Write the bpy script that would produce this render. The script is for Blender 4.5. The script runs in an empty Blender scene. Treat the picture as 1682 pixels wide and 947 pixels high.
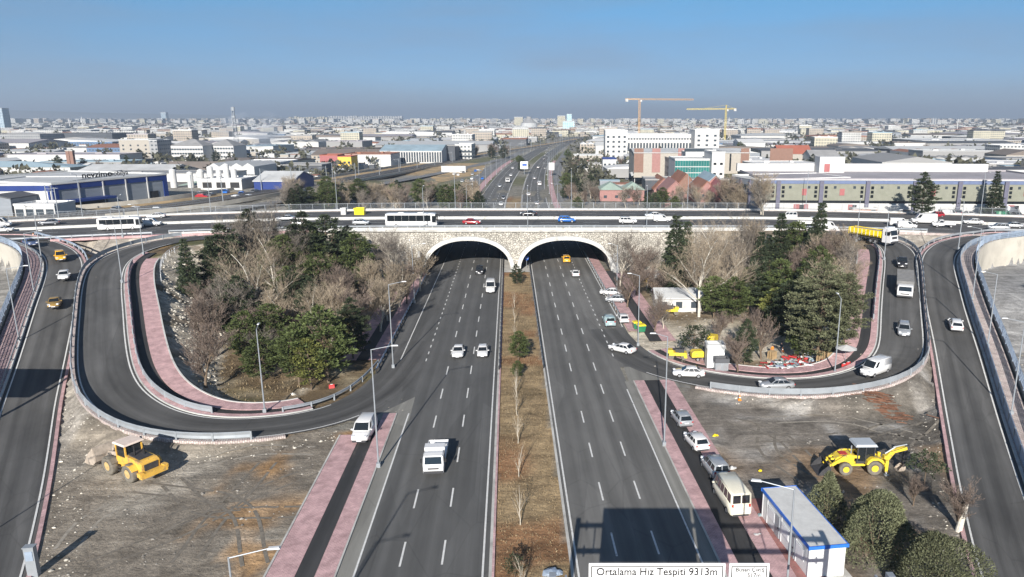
import bpy, math, random
import numpy as np
from mathutils import Vector, Matrix
R = math.radians
rnd = random.Random(7)
SC = bpy.context.scene
COL = SC.collection

# ------------------------------------------------------------------ camera
F, CX, CY, H = 1190.0, 935.0, 473.5, 36.0
PITCH = R(13.24)
ST, CT = math.sin(PITCH), math.cos(PITCH)
cam_d = bpy.data.cameras.new('camera')
cam = bpy.data.objects.new('camera', cam_d); COL.objects.link(cam)
cam.location = (0, 0, H); cam.rotation_euler = (R(90) - PITCH, 0, 0)
cam_d.sensor_width = 36; cam_d.lens = F / 1682 * 36
cam_d.shift_x = -(CX - 841) / 1682
cam_d.clip_start = 0.5; cam_d.clip_end = 40000
SC.camera = cam

def G(px, py, z=0.0):
    """ground point seen at a pixel of the photograph, at height z"""
    v = (py - CY) / F
    d = (H - z) / (ST + v * CT)
    return (px - CX) / F * d, d * (CT - v * ST)
def dep(X, Y, z=0.0): return Y * CT + (H - z) * ST
def HW(u, Y): return (u - 0.081 * (Y - 53.6), Y)

# ------------------------------------------------------------------ objects
def tag(o, label=None, cat=None, group=None, kind=None):
    if label: o['label'] = label
    if cat: o['category'] = cat
    if group: o['group'] = group
    if kind: o['kind'] = kind
    return o
def empty(name, loc=(0, 0, 0), rz=0.0, label=None, cat=None, group=None):
    o = bpy.data.objects.new(name, None); COL.objects.link(o)
    o.location = loc; o.rotation_euler = (0, 0, rz); o.empty_display_size = .2
    return tag(o, label, cat, group)
def put(name, me, parent=None, loc=None, rot=None):
    o = bpy.data.objects.new(name, me); COL.objects.link(o)
    if parent is not None: o.parent = parent
    if loc is not None: o.location = loc
    if rot is not None: o.rotation_euler = rot
    return o
KIDS = {}
def copy_tree(root, loc, rz, label=None, scale=None, group=None, mats=None):
    """copy a thing with its parts and sub-parts (mesh data shared)"""
    r = root.copy(); COL.objects.link(r)
    r.location = loc; r.rotation_euler = (0, 0, rz)
    if scale is not None: r.scale = (scale, scale, scale) if not isinstance(scale, tuple) else scale
    if label: r['label'] = label
    if group: r['group'] = group
    def rec(src, dst):
        for ch in src.children:
            c = ch.copy(); COL.objects.link(c); c.parent = dst
            rec(ch, c)
    rec(root, r)
    return r

class MB:
    def __init__(s): s.v = []; s.f = []; s.m = []; s.uv = None
    def add(s, vs, fs, mi=0):
        b = len(s.v); s.v.extend(vs); s.f.extend([tuple(b + i for i in f) for f in fs]); s.m.extend([mi] * len(fs)); return s
    def box(s, c, d, rz=0.0, mi=0, top=1.0, M=None):
        cx, cy, cz = c; x, y, z = d[0] / 2, d[1] / 2, d[2] / 2
        vs = []
        for k, t in ((-z, 1.0), (z, top)):
            for a, b in ((-x, -y), (x, -y), (x, y), (-x, y)):
                a *= t; b *= t
                vs.append((cx + a * math.cos(rz) - b * math.sin(rz), cy + a * math.sin(rz) + b * math.cos(rz), cz + k))
        if M is not None: vs = [tuple(M @ Vector(p)) for p in vs]
        return s.add(vs, [(3, 2, 1, 0), (4, 5, 6, 7), (0, 1, 5, 4), (1, 2, 6, 5), (2, 3, 7, 6), (3, 0, 4, 7)], mi)
    def tube(s, a, b, r0, r1=None, n=8, mi=0, caps=True):
        r1 = r0 if r1 is None else r1
        a = Vector(a); b = Vector(b); d = (b - a)
        if d.length < 1e-6: return s
        d.normalize(); up = Vector((0, 0, 1)) if abs(d.z) < .95 else Vector((1, 0, 0))
        x = d.cross(up).normalized(); y = d.cross(x)
        vs = []
        for p, r in ((a, r0), (b, r1)):
            for i in range(n):
                t = 2 * math.pi * i / n
                vs.append(tuple(p + x * (r * math.cos(t)) + y * (r * math.sin(t))))
        fs = [(i, (i + 1) % n, n + (i + 1) % n, n + i) for i in range(n)]
        if caps: fs += [tuple(range(n - 1, -1, -1)), tuple(range(n, 2 * n))]
        return s.add(vs, fs, mi)
    def prism(s, poly, z0, z1, mi=0, axis='z', off=(0, 0, 0)):
        """polygon extruded; axis y: poly in (x,z) extruded from y=z0 to z1"""
        n = len(poly); vs = []
        for k in (z0, z1):
            for a, b in poly:
                p = (a, b, k) if axis == 'z' else ((a, k, b) if axis == 'y' else (k, a, b))
                vs.append((p[0] + off[0], p[1] + off[1], p[2] + off[2]))
        fs = [(i, (i + 1) % n, n + (i + 1) % n, n + i) for i in range(n)] + [tuple(range(n - 1, -1, -1)), tuple(range(n, 2 * n))]
        return s.add(vs, fs, mi)
    def loft(s, rings, mi=0, cap=True):
        n = len(rings[0]); vs = [p for r in rings for p in r]; fs = []
        for k in range(len(rings) - 1):
            for i in range(n):
                fs.append((k * n + i, k * n + (i + 1) % n, (k + 1) * n + (i + 1) % n, (k + 1) * n + i))
        if cap: fs += [tuple(range(n - 1, -1, -1)), tuple((len(rings) - 1) * n + i for i in range(n))]
        return s.add(vs, fs, mi)
    def slab(s, q, t, mi=0):
        """quad (4 points) thickened outwards along its normal by t"""
        q = [Vector(p) for p in q]; nrm = (q[1] - q[0]).cross(q[3] - q[0]).normalized() * t
        vs = [tuple(p) for p in q] + [tuple(p + nrm) for p in q]
        return s.add(vs, [(3, 2, 1, 0), (4, 5, 6, 7), (0, 1, 5, 4), (1, 2, 6, 5), (2, 3, 7, 6), (3, 0, 4, 7)], mi)
    def mesh(s, name, mats, smooth=False):
        me = bpy.data.meshes.new(name); me.from_pydata(s.v, [], s.f)
        if not isinstance(mats, (list, tuple)): mats = [mats]
        for m in mats: me.materials.append(m)
        if len(mats) > 1: me.polygons.foreach_set('material_index', s.m)
        if smooth:
            me.polygons.foreach_set('use_smooth', [True] * len(s.f))
        me.update(); return me
    def build(s, name, mats, parent=None, smooth=False, loc=None):
        me = s.mesh(name, mats, smooth)
        if parent is None and loc is None:      # put the origin at the mesh's own foot
            n = len(me.vertices); co = np.empty(n * 3, np.float32); me.vertices.foreach_get('co', co); co = co.reshape(-1, 3)
            c = np.array([(co[:, 0].min() + co[:, 0].max()) / 2, (co[:, 1].min() + co[:, 1].max()) / 2, co[:, 2].min()], np.float32)
            me.vertices.foreach_set('co', (co - c).ravel()); me.update(); loc = tuple(float(x) for x in c)
        return put(name, me, parent, loc)

# ------------------------------------------------------------------ materials
def nodes(m): return m.node_tree.nodes, m.node_tree.links
def mat(name, col, rough=.6, metal=0.0, spec=.4, var=.0, vscale=1.0, bump=0.0, bscale=8.0, coat=0.0, coord='Object', island=0.0, vrand=0.0, dark=None, dfac=.5, dscale=.3, stretch=None):
    m = bpy.data.materials.new(name); m.use_nodes = True
    N, L = nodes(m); b = N['Principled BSDF']
    b.inputs['Roughness'].default_value = rough; b.inputs['Metallic'].default_value = metal
    b.inputs['Specular IOR Level'].default_value = spec; b.inputs['Coat Weight'].default_value = coat
    b.inputs['Coat Roughness'].default_value = .08
    c = (*col, 1) if len(col) == 3 else col
    b.inputs['Base Color'].default_value = c
    cur = None
    tc = N.new('ShaderNodeTexCoord'); src = tc.outputs[coord]
    if coord == 'World':
        pass
    if stretch:
        mp = N.new('ShaderNodeMapping'); mp.inputs['Scale'].default_value = stretch; L.new(src, mp.inputs[0]); src = mp.outputs[0]
    def noise(sc, det=5):
        n = N.new('ShaderNodeTexNoise'); n.inputs['Scale'].default_value = sc; n.inputs['Detail'].default_value = det
        n.inputs['Roughness'].default_value = .62; L.new(src, n.inputs['Vector']); return n.outputs['Fac']
    def mul(a, fac_out, lo, hi, f0=.3, f1=.7):
        mr = N.new('ShaderNodeMapRange'); mr.inputs[1].default_value = f0; mr.inputs[2].default_value = f1
        mr.inputs[3].default_value = lo; mr.inputs[4].default_value = hi; L.new(fac_out, mr.inputs[0])
        vm = N.new('ShaderNodeVectorMath'); vm.operation = 'SCALE'
        if a is None: vm.inputs[0].default_value = c[:3]
        else: L.new(a, vm.inputs[0])
        L.new(mr.outputs[0], vm.inputs['Scale']); return vm.outputs[0]
    if var > 0: cur = mul(cur, noise(vscale), 1 - var, 1 + var)
    if island > 0:
        g = N.new('ShaderNodeNewGeometry'); cur = mul(cur, g.outputs['Random Per Island'], 1 - island, 1 + island, 0, 1)
    if vrand > 0:
        oi = N.new('ShaderNodeObjectInfo'); cur = mul(cur, oi.outputs['Random'], 1 - vrand, 1 + vrand, 0, 1)
    if dark is not None:
        mr = N.new('ShaderNodeMapRange'); mr.inputs[1].default_value = dfac; mr.inputs[2].default_value = dfac + .12
        L.new(noise(dscale, 8), mr.inputs[0])
        mx = N.new('ShaderNodeMix'); mx.data_type = 'RGBA'; L.new(mr.outputs[0], mx.inputs[0])
        if cur is None: mx.inputs[6].default_value = c
        else: L.new(cur, mx.inputs[6])
        mx.inputs[7].default_value = (*dark, 1); cur = mx.outputs[2]
    if cur is not None: L.new(cur, b.inputs['Base Color'])
    if bump > 0:
        bp = N.new('ShaderNodeBump'); bp.inputs['Strength'].default_value = bump; bp.inputs['Distance'].default_value = .05
        L.new(noise(bscale), bp.inputs['Height']); L.new(bp.outputs[0], b.inputs['Normal'])
    return m
M = {}
def solid(n, col, **k): M[n] = mat(n, col, **k); return M[n]
solid('steel', (.42, .44, .46), rough=.42, metal=.6, var=.12, vscale=.8)
solid('galv', (.34, .37, .4), rough=.45, metal=.3, var=.15, vscale=.5)
solid('rail_blue', (.36, .44, .55), rough=.45, metal=.3, var=.2, vscale=.4)
solid('white_metal', (.6, .61, .62), rough=.4, var=.05)
solid('concrete', (.5, .49, .46), rough=.85, var=.2, vscale=.4, bump=.2, dark=(.34, .33, .31), dfac=.55, dscale=.35)
solid('wall_beige', (.5, .47, .41), rough=.85, var=.12, vscale=.3, dark=(.4, .38, .33), dfac=.55, dscale=.2)
solid('concrete_white', (.56, .56, .54), rough=.8, var=.12, vscale=.5, dark=(.38, .37, .34), dfac=.56, dscale=.6)
solid('concrete_dark', (.2, .2, .2), rough=.9, var=.2, vscale=.4)
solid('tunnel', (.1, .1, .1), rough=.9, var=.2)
solid('rubber', (.025, .025, .027), rough=.85)
solid('dusty_rubber', (.17, .155, .13), rough=.95, var=.25, vscale=3)
solid('rim', (.45, .46, .48), rough=.35, metal=.6)
solid('glass', (.014, .018, .022), rough=.06, spec=.8)
solid('glass_green', (.03, .16, .15), rough=.1, spec=.8, var=.3, vscale=.15)
solid('glass_pane', (.05, .065, .08), rough=.12, spec=.7)
solid('black', (.02, .02, .022), rough=.6)
solid('dark_trim', (.05, .05, .055), rough=.6)
solid('lamp_white', (.8, .82, .84), rough=.15, spec=.8)
solid('lamp_red', (.45, .02, .015), rough=.25)
solid('lamp_orange', (.8, .25, .02), rough=.3)
solid('chassis', (.06, .06, .065), rough=.7, var=.3)
solid('plate', (.75, .76, .78), rough=.5)
solid('sign_white', (.82, .83, .84), rough=.45)
solid('sign_blue', (.02, .09, .38), rough=.45)
solid('ink', (.012, .012, .014), rough=.5)
solid('rim_dusty', (.5, .36, .16), rough=.8, var=.2, vscale=3)
solid('orange_paint', (.78, .46, .08), rough=.42, coat=.3, var=.08, dark=(.4, .26, .12), dfac=.53, dscale=1.8)
solid('yellow_paint', (.78, .58, .05), rough=.4, coat=.3, var=.08, dark=(.34, .27, .12), dfac=.53, dscale=1.8)
solid('mud_metal', (.4, .34, .28), rough=.9, var=.3, vscale=2, bump=.4)
solid('dark_metal', (.05, .05, .055), rough=.6, var=.3, vscale=3)
solid('cabin_wall', (.72, .74, .74), rough=.5, var=.05, vscale=1.0)
solid('cabin_roof', (.62, .62, .6), rough=.6, var=.1, vscale=1.5, dark=(.5, .49, .46), dfac=.6, dscale=1.2)
solid('cabin_blue', (.03, .16, .62), rough=.45, var=.1)
solid('bark_pale', (.46, .42, .35), rough=.9, var=.3, vscale=3)
solid('bark_dark', (.16, .12, .085), rough=.95, var=.3, vscale=3)
solid('bark_birch', (.6, .57, .5), rough=.9, var=.25, vscale=4)
solid('twig_grey', (.2, .175, .15), rough=.95, island=.35, vrand=.2)
solid('twig_red', (.19, .148, .122), rough=.95, island=.35, vrand=.2)
solid('twig_tan', (.28, .23, .17), rough=.95, island=.35, vrand=.2)
def leafmat(n, col, isl=.5):
    m = mat(n, col, rough=.75, spec=.2, island=isl, vrand=.25); M[n] = m
    return m
leafmat('needle_green', (.07, .09, .032)); leafmat('needle_dark', (.042, .056, .03)); leafmat('needle_grey', (.13, .14, .08), .45); leafmat('needle_blue', (.085, .1, .07)); leafmat('needle_yellow', (.13, .14, .04))

def paint(name, col, metal=.0, rough=.3):
    return solid(name, col, rough=rough, metal=metal, coat=.6, vrand=.0, var=.05, vscale=1.2)
paint('p_white', (.7, .7, .7)); paint('p_silver', (.45, .47, .49), .4); paint('p_grey', (.16, .17, .19), .3); paint('p_black', (.025, .025, .03))
paint('p_blue', (.02, .14, .5)); paint('p_navy', (.1, .14, .26), .2); paint('p_red', (.35, .02, .03)); paint('p_taxi', (.75, .4, .03)); paint('p_olive', (.3, .19, .05)); paint('p_teal', (.38, .5, .52), .2)
paint('p_yellow', (.85, .65, .02)); paint('p_green', (.03, .2, .1)); paint('p_cream', (.78, .74, .6)); paint('p_orange', (.7, .2, .03))

# ------------------------------------------------------------------ sun, sky
SUN_EL, SUN_AZ = 23.0, 5.0          # shadows fall away from the camera and 5 degrees to its right
sd = bpy.data.lights.new('sun', 'SUN'); sd.energy = 4.9; sd.angle = R(.53); sd.color = (1, .94, .86)
so = bpy.data.objects.new('sun', sd); COL.objects.link(so)
tov = Vector((-math.sin(R(SUN_AZ)) * math.cos(R(SUN_EL)), -math.cos(R(SUN_AZ)) * math.cos(R(SUN_EL)), math.sin(R(SUN_EL))))
so.rotation_euler = tov.to_track_quat('Z', 'Y').to_euler(); so.location = (0, -50, 120)
w = bpy.data.worlds.new('World'); SC.world = w; w.use_nodes = True
N, L = w.node_tree.nodes, w.node_tree.links
bg = N['Background']; sky = N.new('ShaderNodeTexSky'); sky.sky_type = 'NISHITA'; sky.sun_disc = False
sky.sun_elevation = R(SUN_EL); sky.sun_rotation = R(180 + SUN_AZ)
sky.altitude = 1000; sky.air_density = 1.0; sky.dust_density = 0.2; sky.ozone_density = 3.0
bg.inputs[1].default_value = .052
tc = N.new('ShaderNodeTexCoord'); sx = N.new('ShaderNodeSeparateXYZ'); L.new(tc.outputs['Generated'], sx.inputs[0])
# a smoggy blue-grey layer of winter air low over the plain, and a few faint high clouds
mr = N.new('ShaderNodeMapRange'); mr.inputs[1].default_value = 0.0; mr.inputs[2].default_value = .30; mr.inputs[3].default_value = 1; mr.inputs[4].default_value = 0
L.new(sx.outputs['Z'], mr.inputs[0])
mr.inputs[1].default_value = 0; mr.inputs[2].default_value = .4; mr.inputs[3].default_value = 0; mr.inputs[4].default_value = 1
ramp = N.new('ShaderNodeValToRGB'); L.new(mr.outputs[0], ramp.inputs[0]); el = ramp.color_ramp.elements
el[0].position = 0; el[0].color = (.56, .76, 1.3, 1); el[1].position = 1; el[1].color = (.85, .97, 1.0, 1)
for p_, c_ in ((.19, (.53, .77, 1.08, 1)), (.4, (.5, .93, 1.13, 1))): e_ = el.new(p_); e_.color = c_
mx = N.new('ShaderNodeMix'); mx.data_type = 'RGBA'; mx.blend_type = 'MULTIPLY'; mx.inputs[0].default_value = 1; L.new(sky.outputs[0], mx.inputs[6]); L.new(ramp.outputs[0], mx.inputs[7])
mp = N.new('ShaderNodeMapping'); mp.inputs['Scale'].default_value = (1.5, 1.5, 9); L.new(tc.outputs['Generated'], mp.inputs[0])
nz = N.new('ShaderNodeTexNoise'); nz.inputs['Scale'].default_value = 2.2; nz.inputs['Detail'].default_value = 6; L.new(mp.outputs[0], nz.inputs['Vector'])
cr = N.new('ShaderNodeMapRange'); cr.inputs[1].default_value = .42; cr.inputs[2].default_value = .75; cr.inputs[3].default_value = 0; cr.inputs[4].default_value = .4; L.new(nz.outputs['Fac'], cr.inputs[0])
mc = N.new('ShaderNodeMix'); mc.data_type = 'RGBA'; L.new(cr.outputs[0], mc.inputs[0]); L.new(mx.outputs[2], mc.inputs[6]); mc.inputs[7].default_value = (3.6, 4.0, 5.0, 1)
L.new(mc.outputs[2], bg.inputs[0])
SC.view_settings.view_transform = 'Standard'; SC.view_settings.look = 'None'; SC.view_settings.gamma = 1; SC.view_settings.exposure = 0.72
SC.view_settings.use_curve_mapping = False
SC.render.engine = 'CYCLES'
SC.cycles.max_bounces = 5; SC.cycles.diffuse_bounces = 3; SC.cycles.glossy_bounces = 2; SC.cycles.transmission_bounces = 2; SC.cycles.volume_bounces = 0
SC.cycles.use_denoising = True; SC.cycles.use_adaptive_sampling = True; SC.cycles.adaptive_threshold = .02
SC.cycles.caustics_reflective = False; SC.cycles.caustics_refractive = False
# ------------------------------------------------------------------ road centre lines (x, y, z)
def catmull(P, step=1.5):
    P = [np.array(p, float) for p in P]; P = [2 * P[0] - P[1]] + P + [2 * P[-1] - P[-2]]; out = []
    for i in range(1, len(P) - 2):
        n = max(2, int(np.linalg.norm(P[i + 1] - P[i]) / step))
        for k in range(n):
            t = k / n
            out.append(.5 * ((2 * P[i]) + (-P[i - 1] + P[i + 1]) * t + (2 * P[i - 1] - 5 * P[i] + 4 * P[i + 1] - P[i + 2]) * t * t + (-P[i - 1] + 3 * P[i] - 3 * P[i + 1] + P[i + 2]) * t ** 3))
    out.append(P[-2]); A = np.array(out)
    for _ in range(6): A[1:-1] = .25 * A[:-2] + .5 * A[1:-1] + .25 * A[2:]
    return A
def fromp(L_, step=1.5): return catmull([(*G(a, b, c), c) for a, b, c in L_], step)
def fromp0(W_, L_, step=1.5): return catmull(W_ + [(*G(a, b, c), c) for a, b, c in L_], step)
def tangents(A):
    T = np.gradient(A[:, :2], axis=0); return T / np.maximum(np.linalg.norm(T, axis=1, keepdims=True), 1e-9)
def offset(A, o, dz=0.0):
    """o>0 is to the right of travel"""
    T = tangents(A); Nn = np.stack([T[:, 1], -T[:, 0]], 1)
    B = A.copy(); B[:, :2] += Nn * o; B[:, 2] += dz
    return B
def arclen(A): return np.concatenate([[0], np.cumsum(np.linalg.norm(np.diff(A, axis=0), axis=1))])
def cut(A, s0, s1, step=None):
    s = arclen(A); s1 = min(s1, s[-1]); n = max(2, int((s1 - s0) / (step or 1.5)) + 1); q = np.linspace(s0, s1, n)
    return np.stack([np.interp(q, s, A[:, k]) for k in range(3)], 1)

def decky(X):
    a = np.maximum(0, np.abs(X) - 35.0); lin = np.minimum(a, 105)
    return -0.0022 * lin ** 2 - .2 * (a - lin)
DZ = 10.0
dx = np.arange(-330, 331, 3.0)
DECK = np.stack([dx, 191.5 + decky(dx), np.full_like(dx, DZ)], 1)      # travels +X; right of travel is towards the camera
L1 = fromp0([(-240, 134, 10), (-175, 151, 10)], [(-10, 389, 10), (34, 393, 10), (66, 400, 9.7), (94, 413, 9.2), (106, 432, 8.6), (104, 458, 7.5), (94, 495, 6), (80, 550, 3.8), (64, 610, 1.9), (48, 665, .7), (32, 735, .1), (16, 800, 0), (-8, 880, 0), (-30, 947, 0), (-70, 1050, 0)])
L2 = fromp([(420, 386, 10), (360, 388.5, 10), (305, 392, 10), (250, 402, 9.85), (205, 417, 9.5), (178, 436, 8.9), (168, 468, 7.6), (167, 520, 6), (167, 560, 4.8), (172, 612, 3.5), (190, 650, 2.6), (222, 677, 1.9), (270, 696, 1.4), (330, 705, 1.0), (400, 705, .7), (480, 697, .35), (560, 678, .1), (615, 650, 0), (655, 612, 0), (690, 560, 0)])
R2 = fromp([(1290, 378, 10), (1350, 380, 10), (1405, 386, 10), (1447, 394, 9.9), (1472, 408, 9.5), (1480, 430, 8.8), (1480, 470, 7.5), (1480, 517, 6), (1481, 556, 4.8), (1478, 584, 4.0), (1464, 602, 3.4), (1440, 616, 2.8), (1405, 627, 2.2), (1360, 634, 1.7), (1305, 638, 1.1), (1250, 635, .7), (1195, 629, .4), (1140, 620, .15), (1090, 608, 0), (1050, 592, 0), (1018, 568, 0), (995, 540, 0)])
R1 = fromp0([(240, 124, 10), (175, 142, 10)], [(1700, 386, 10), (1640, 388, 10), (1598, 392, 9.9), (1566, 400, 9.6), (1546, 415, 9.2), (1540, 436, 8.6), (1546, 470, 7.3), (1554, 510, 5.9), (1570, 570, 3.9), (1584, 630, 2.2), (1598, 690, 1.0), (1612, 745, .4), (1626, 800, .1), (1650, 880, 0), (1672, 947, 0), (1720, 1060, 0)])
hc = [(*HW(-3.2, y), 0) for y in (14, 60, 110, 160, 200, 235)] + [(*G(a, b), 0) for a, b in ((843, 338), (848, 312), (856, 291), (869, 271), (886, 256), (908, 242), (938, 229), (985, 219))]
HWC = catmull(hc, 4.0)                       # travels away from the camera

def sstep(x, a, b):
    t = np.clip((x - a) / (b - a), 0, 1); return t * t * (3 - 2 * t)
def sdist(X, Y, A):
    """signed distance (right of travel positive) and height of the nearest sample"""
    T = tangents(A); bd = np.full(X.shape, 1e9); sd_ = np.zeros(X.shape); zz = np.zeros(X.shape)
    for k in range(len(A)):
        ddx = X - A[k, 0]; ddy = Y - A[k, 1]; d = np.hypot(ddx, ddy); m = d < bd
        s = ddx * T[k, 1] - ddy * T[k, 0]
        bd = np.where(m, d, bd); sd_ = np.where(m, s, sd_); zz = np.where(m, A[k, 2], zz)
    st_ = float(np.median(np.hypot(*np.diff(A[:, :2], axis=0).T))); al = np.sqrt(np.maximum(bd ** 2 - sd_ ** 2, 0))
    return np.where(al <= st_ * .8, sd_, bd * np.where(sd_ >= 0, 1, -1)), zz
def fill(sdv, z, wl, wr, sl, sr, drop=.16):
    o = np.maximum(0, np.maximum(-sdv - wl, 0)) * sl + np.maximum(0, sdv - wr) * sr
    return z - drop - o
def terr(X, Y):
    X = np.asarray(X, float); Y = np.asarray(Y, float); t = np.zeros(X.shape)
    near = (np.abs(X) < 230) & (Y > 5) & (Y < 300)
    if near.any():
        x, y = X[near], Y[near]; h = np.zeros(x.shape)
        d, z = sdist(x, y, L1); a = fill(d, z, 3.9, 6.4, .75, 9); h = np.maximum(h, a)
        d, z = sdist(x, y, L2); q = fill(d, z, 7.9, 4.2, .62, .75); h = np.maximum(h, np.where(z < .12, 0, q))
        d, z = sdist(x, y, R2); q = fill(d, z, 4.2, 7.9, .75, .62); h = np.maximum(h, np.where(z < .12, 0, q))
        d, z = sdist(x, y, R1); a = fill(d, z, 6.4, 3.9, 9, .75); h = np.maximum(h, a)
        c = 191.5 + decky(x)
        frontwall = (x > -63) & (x < 35); yard = (x < -105) | (x > 128)
        fs = np.where(frontwall | yard, 12.0, .62)
        fe = np.where(frontwall, c - 18.0, c - 20.5)
        q = DZ - .25 - np.maximum(0, fe - y) * fs - np.maximum(0, y - (c + 20)) * .6
        tun = (x > -41) & (x < 12); q = np.where(tun, 0, q)
        h = np.maximum(h, q)
        lim = np.full(x.shape, 99.0)
        for A in (L1, L2, R1, R2):
            d, z = sdist(x, y, A); lim = np.minimum(lim, z - .16 + np.maximum(0, np.abs(d) - 3.9) * .9)
        south = y < c - 17.5
        h = np.where(south, np.minimum(h, lim), h)
        d, z = sdist(x, y, L1); h = np.where((d > 6.3) & south, 5 * sstep(y, 106, 134), h)
        d, z = sdist(x, y, R1); h = np.where((d < -6.3) & south, 5 * sstep(y, 106, 134), h)
        uu = x + .081 * (y - 53.6) + 3.2; h = np.where((uu > -21.5) & (uu < 19.0) & (y < 171) , 0, h)
        t[near] = h
    pr = 8.6 * sstep(X, 34, 62) * (1 - sstep(Y, 330, 560)) * (Y > 190)
    pl = 8.2 * sstep(-X, 72, 112) * (1 - sstep(Y, 290, 470)) * (Y > 190)
    t = np.maximum(t, np.maximum(pr, pl))
    return t
GRID = None
def terrg(X, Y):
    X = np.asarray(X, float); Y = np.asarray(Y, float)
    i = np.clip(np.searchsorted(gx, X) - 1, 0, len(gx) - 2); j = np.clip(np.searchsorted(gy, Y) - 1, 0, len(gy) - 2)
    fx = np.clip((X - gx[i]) / (gx[i + 1] - gx[i]), 0, 1); fy = np.clip((Y - gy[j]) / (gy[j + 1] - gy[j]), 0, 1)
    return (GZ[j, i] * (1 - fx) + GZ[j, i + 1] * fx) * (1 - fy) + (GZ[j + 1, i] * (1 - fx) + GZ[j + 1, i + 1] * fx) * fy
def tz(x, y): return float(terrg(x, y))
def Gt(px, py):
    """point of the terrain seen at a pixel"""
    z = 0.0
    for _ in range(14):
        x, y = G(px, py, z); z = .5 * z + .5 * tz(x, y)
    x, y = G(px, py, z); return x, y, tz(x, y)

def Gs(px, py):
    z = 0.0
    for _ in range(14):
        x, y = G(px, py, z); z = .5 * z + .5 * float(terr(np.array([x]), np.array([y]))[0])
    x, y = G(px, py, z); return (x, y, z)
RAIL = catmull([Gs(a, b) for a, b in ((-60, 372), (40, 364), (120, 357), (210, 350), (300, 340), (420, 321), (560, 298), (700, 273), (830, 250), (905, 238), (960, 228))], 6.0)
RAIL[:, 2] += .7
# ------------------------------------------------------------------ ground sheet
def axis(lo, hi, n0, step, far, grow=1.16):
    a = list(np.arange(lo, hi + .01, step)); s = step; v = hi; o = []
    while v < far[1]: s = min(s * grow, 1500); v += s; o.append(v)
    s = step; v = lo; q = []
    while v > far[0]: s = min(s * grow, 1500); v -= s; q.append(v)
    return np.array(q[::-1] + a + o)
gx = axis(-150, 150, 0, 1.0, (-16000, 16000)); gy = axis(32, 232, 0, 1.0, (-600, 22000))
GX, GY = np.meshgrid(gx, gy); GZ = terr(GX, GY)
rng = np.random.default_rng(3)
def vnoise(x, y, s, seed=0):
    """cheap smooth value noise"""
    r = np.random.default_rng(seed); tab = r.random((64, 64)); x = x / s; y = y / s
    xi = np.floor(x).astype(int); yi = np.floor(y).astype(int); fx = x - xi; fy = y - yi; fx = fx * fx * (3 - 2 * fx); fy = fy * fy * (3 - 2 * fy)
    g = lambda a, b: tab[a % 64, b % 64]
    return (g(xi, yi) * (1 - fx) + g(xi + 1, yi) * fx) * (1 - fy) + (g(xi, yi + 1) * (1 - fx) + g(xi + 1, yi + 1) * fx) * fy
dH, _ = sdist(GX[:, :], GY[:, :], HWC[HWC[:, 1] < 1200][::3])
onhw = (dH > -24.5) & (dH < 26.5) & (GY < 260)
dl1, _ = sdist(GX, GY, L1[::2]); dl2, _ = sdist(GX, GY, L2[::2]); dr1, _ = sdist(GX, GY, R1[::2]); dr2, _ = sdist(GX, GY, R2[::2])
free = (np.minimum(np.minimum(np.abs(dl1), np.abs(dr1)), np.minimum(np.abs(dl2), np.abs(dr2))) > 9.5) & ~onhw & (np.abs(GY - 191.5) > 24) & (GY < 400) & ~((dl1 > 6) & (GY < 170)) & ~((dr1 < -6) & (GY < 170))
rough = (vnoise(GX, GY, 9, 1) - .5) * .5 + (vnoise(GX, GY, 3.1, 2) - .5) * .35 + (vnoise(GX, GY, 1.7, 5) - .5) * .2
GZ = GZ + np.where(free, rough, 0) * np.where((GY < 80) & (np.abs(GX) < 62), .45, 1)
slopey = (np.abs(np.gradient(GZ, axis=0)) + np.abs(np.gradient(GZ, axis=1))) * (np.abs(GX) < 150) * (GY > 32) * (GY < 232)
GZ = GZ + np.where((slopey > .5) & (slopey < 2.0) , (vnoise(GX, GY, 2.3, 8) - .5) * .55 + (vnoise(GX, GY, 1.3, 9) - .5) * .35, 0)
# hills beyond the city on the left of the horizon
ang = np.degrees(np.arctan2(GX, GY)); dist = np.hypot(GX, GY)
GZ = GZ + sstep(dist, 9500, 14000) * (dist < 19500) * (120 * sstep(-ang, 10, 34) * (.6 + .6 * vnoise(GX, GY, 1600, 4)) + 25 * vnoise(GX, GY, 2600, 14))
# own colours of the soils
C = np.zeros((*GX.shape, 3)); C[:] = (.25, .235, .2)
def region(mask, col, soft=None):
    global C
    mk = mask.astype(float)[..., None] if soft is None else (mask * soft)[..., None]
    C = C * (1 - mk) + np.array(col) * mk
far = GY > 215
region(far, (.24, .225, .19)); region(far & (vnoise(GX, GY, 140, 6) > .5), (.30, .285, .25)); region(far & (vnoise(GX, GY, 90, 7) > .62), (.17, .17, .1))
n1 = vnoise(GX, GY, 7, 11); n2 = vnoise(GX, GY, 2.6, 12); n3 = vnoise(GX, GY, 14, 13)
isl_l = (GX < -20) & (GX > -110) & (GY > 72) & (GY < 174) & (dl2 < 0); isl_r = (GX > 8) & (GX < 110) & (GY > 85) & (GY < 174) & (dr2 > 0)
region(isl_l, (.17, .125, .075)); region(isl_l, (.13, .13, .06), sstep(n1, .45, .75)); region(isl_l, (.3, .25, .17), sstep(n2, .6, .9))
region(isl_r, (.24, .19, .13)); region(isl_r, (.52, .46, .36), sstep(n1, .4, .7)); region(isl_r & (GY > 128), (.2, .155, .1), .7 + 0 * n1)
steep = sstep(slopey, .35, .8) * (GY < 174)
region((isl_l | isl_r), (.56, .51, .42), sstep(slopey, .22, .5) * (GY < 174) * sstep(n2, .1, .4)); region((isl_l | isl_r), (.3, .25, .19), steep * sstep(n1, .62, .8))
outs = ~(isl_l | isl_r) & (GY < 174) & ~onhw
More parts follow.
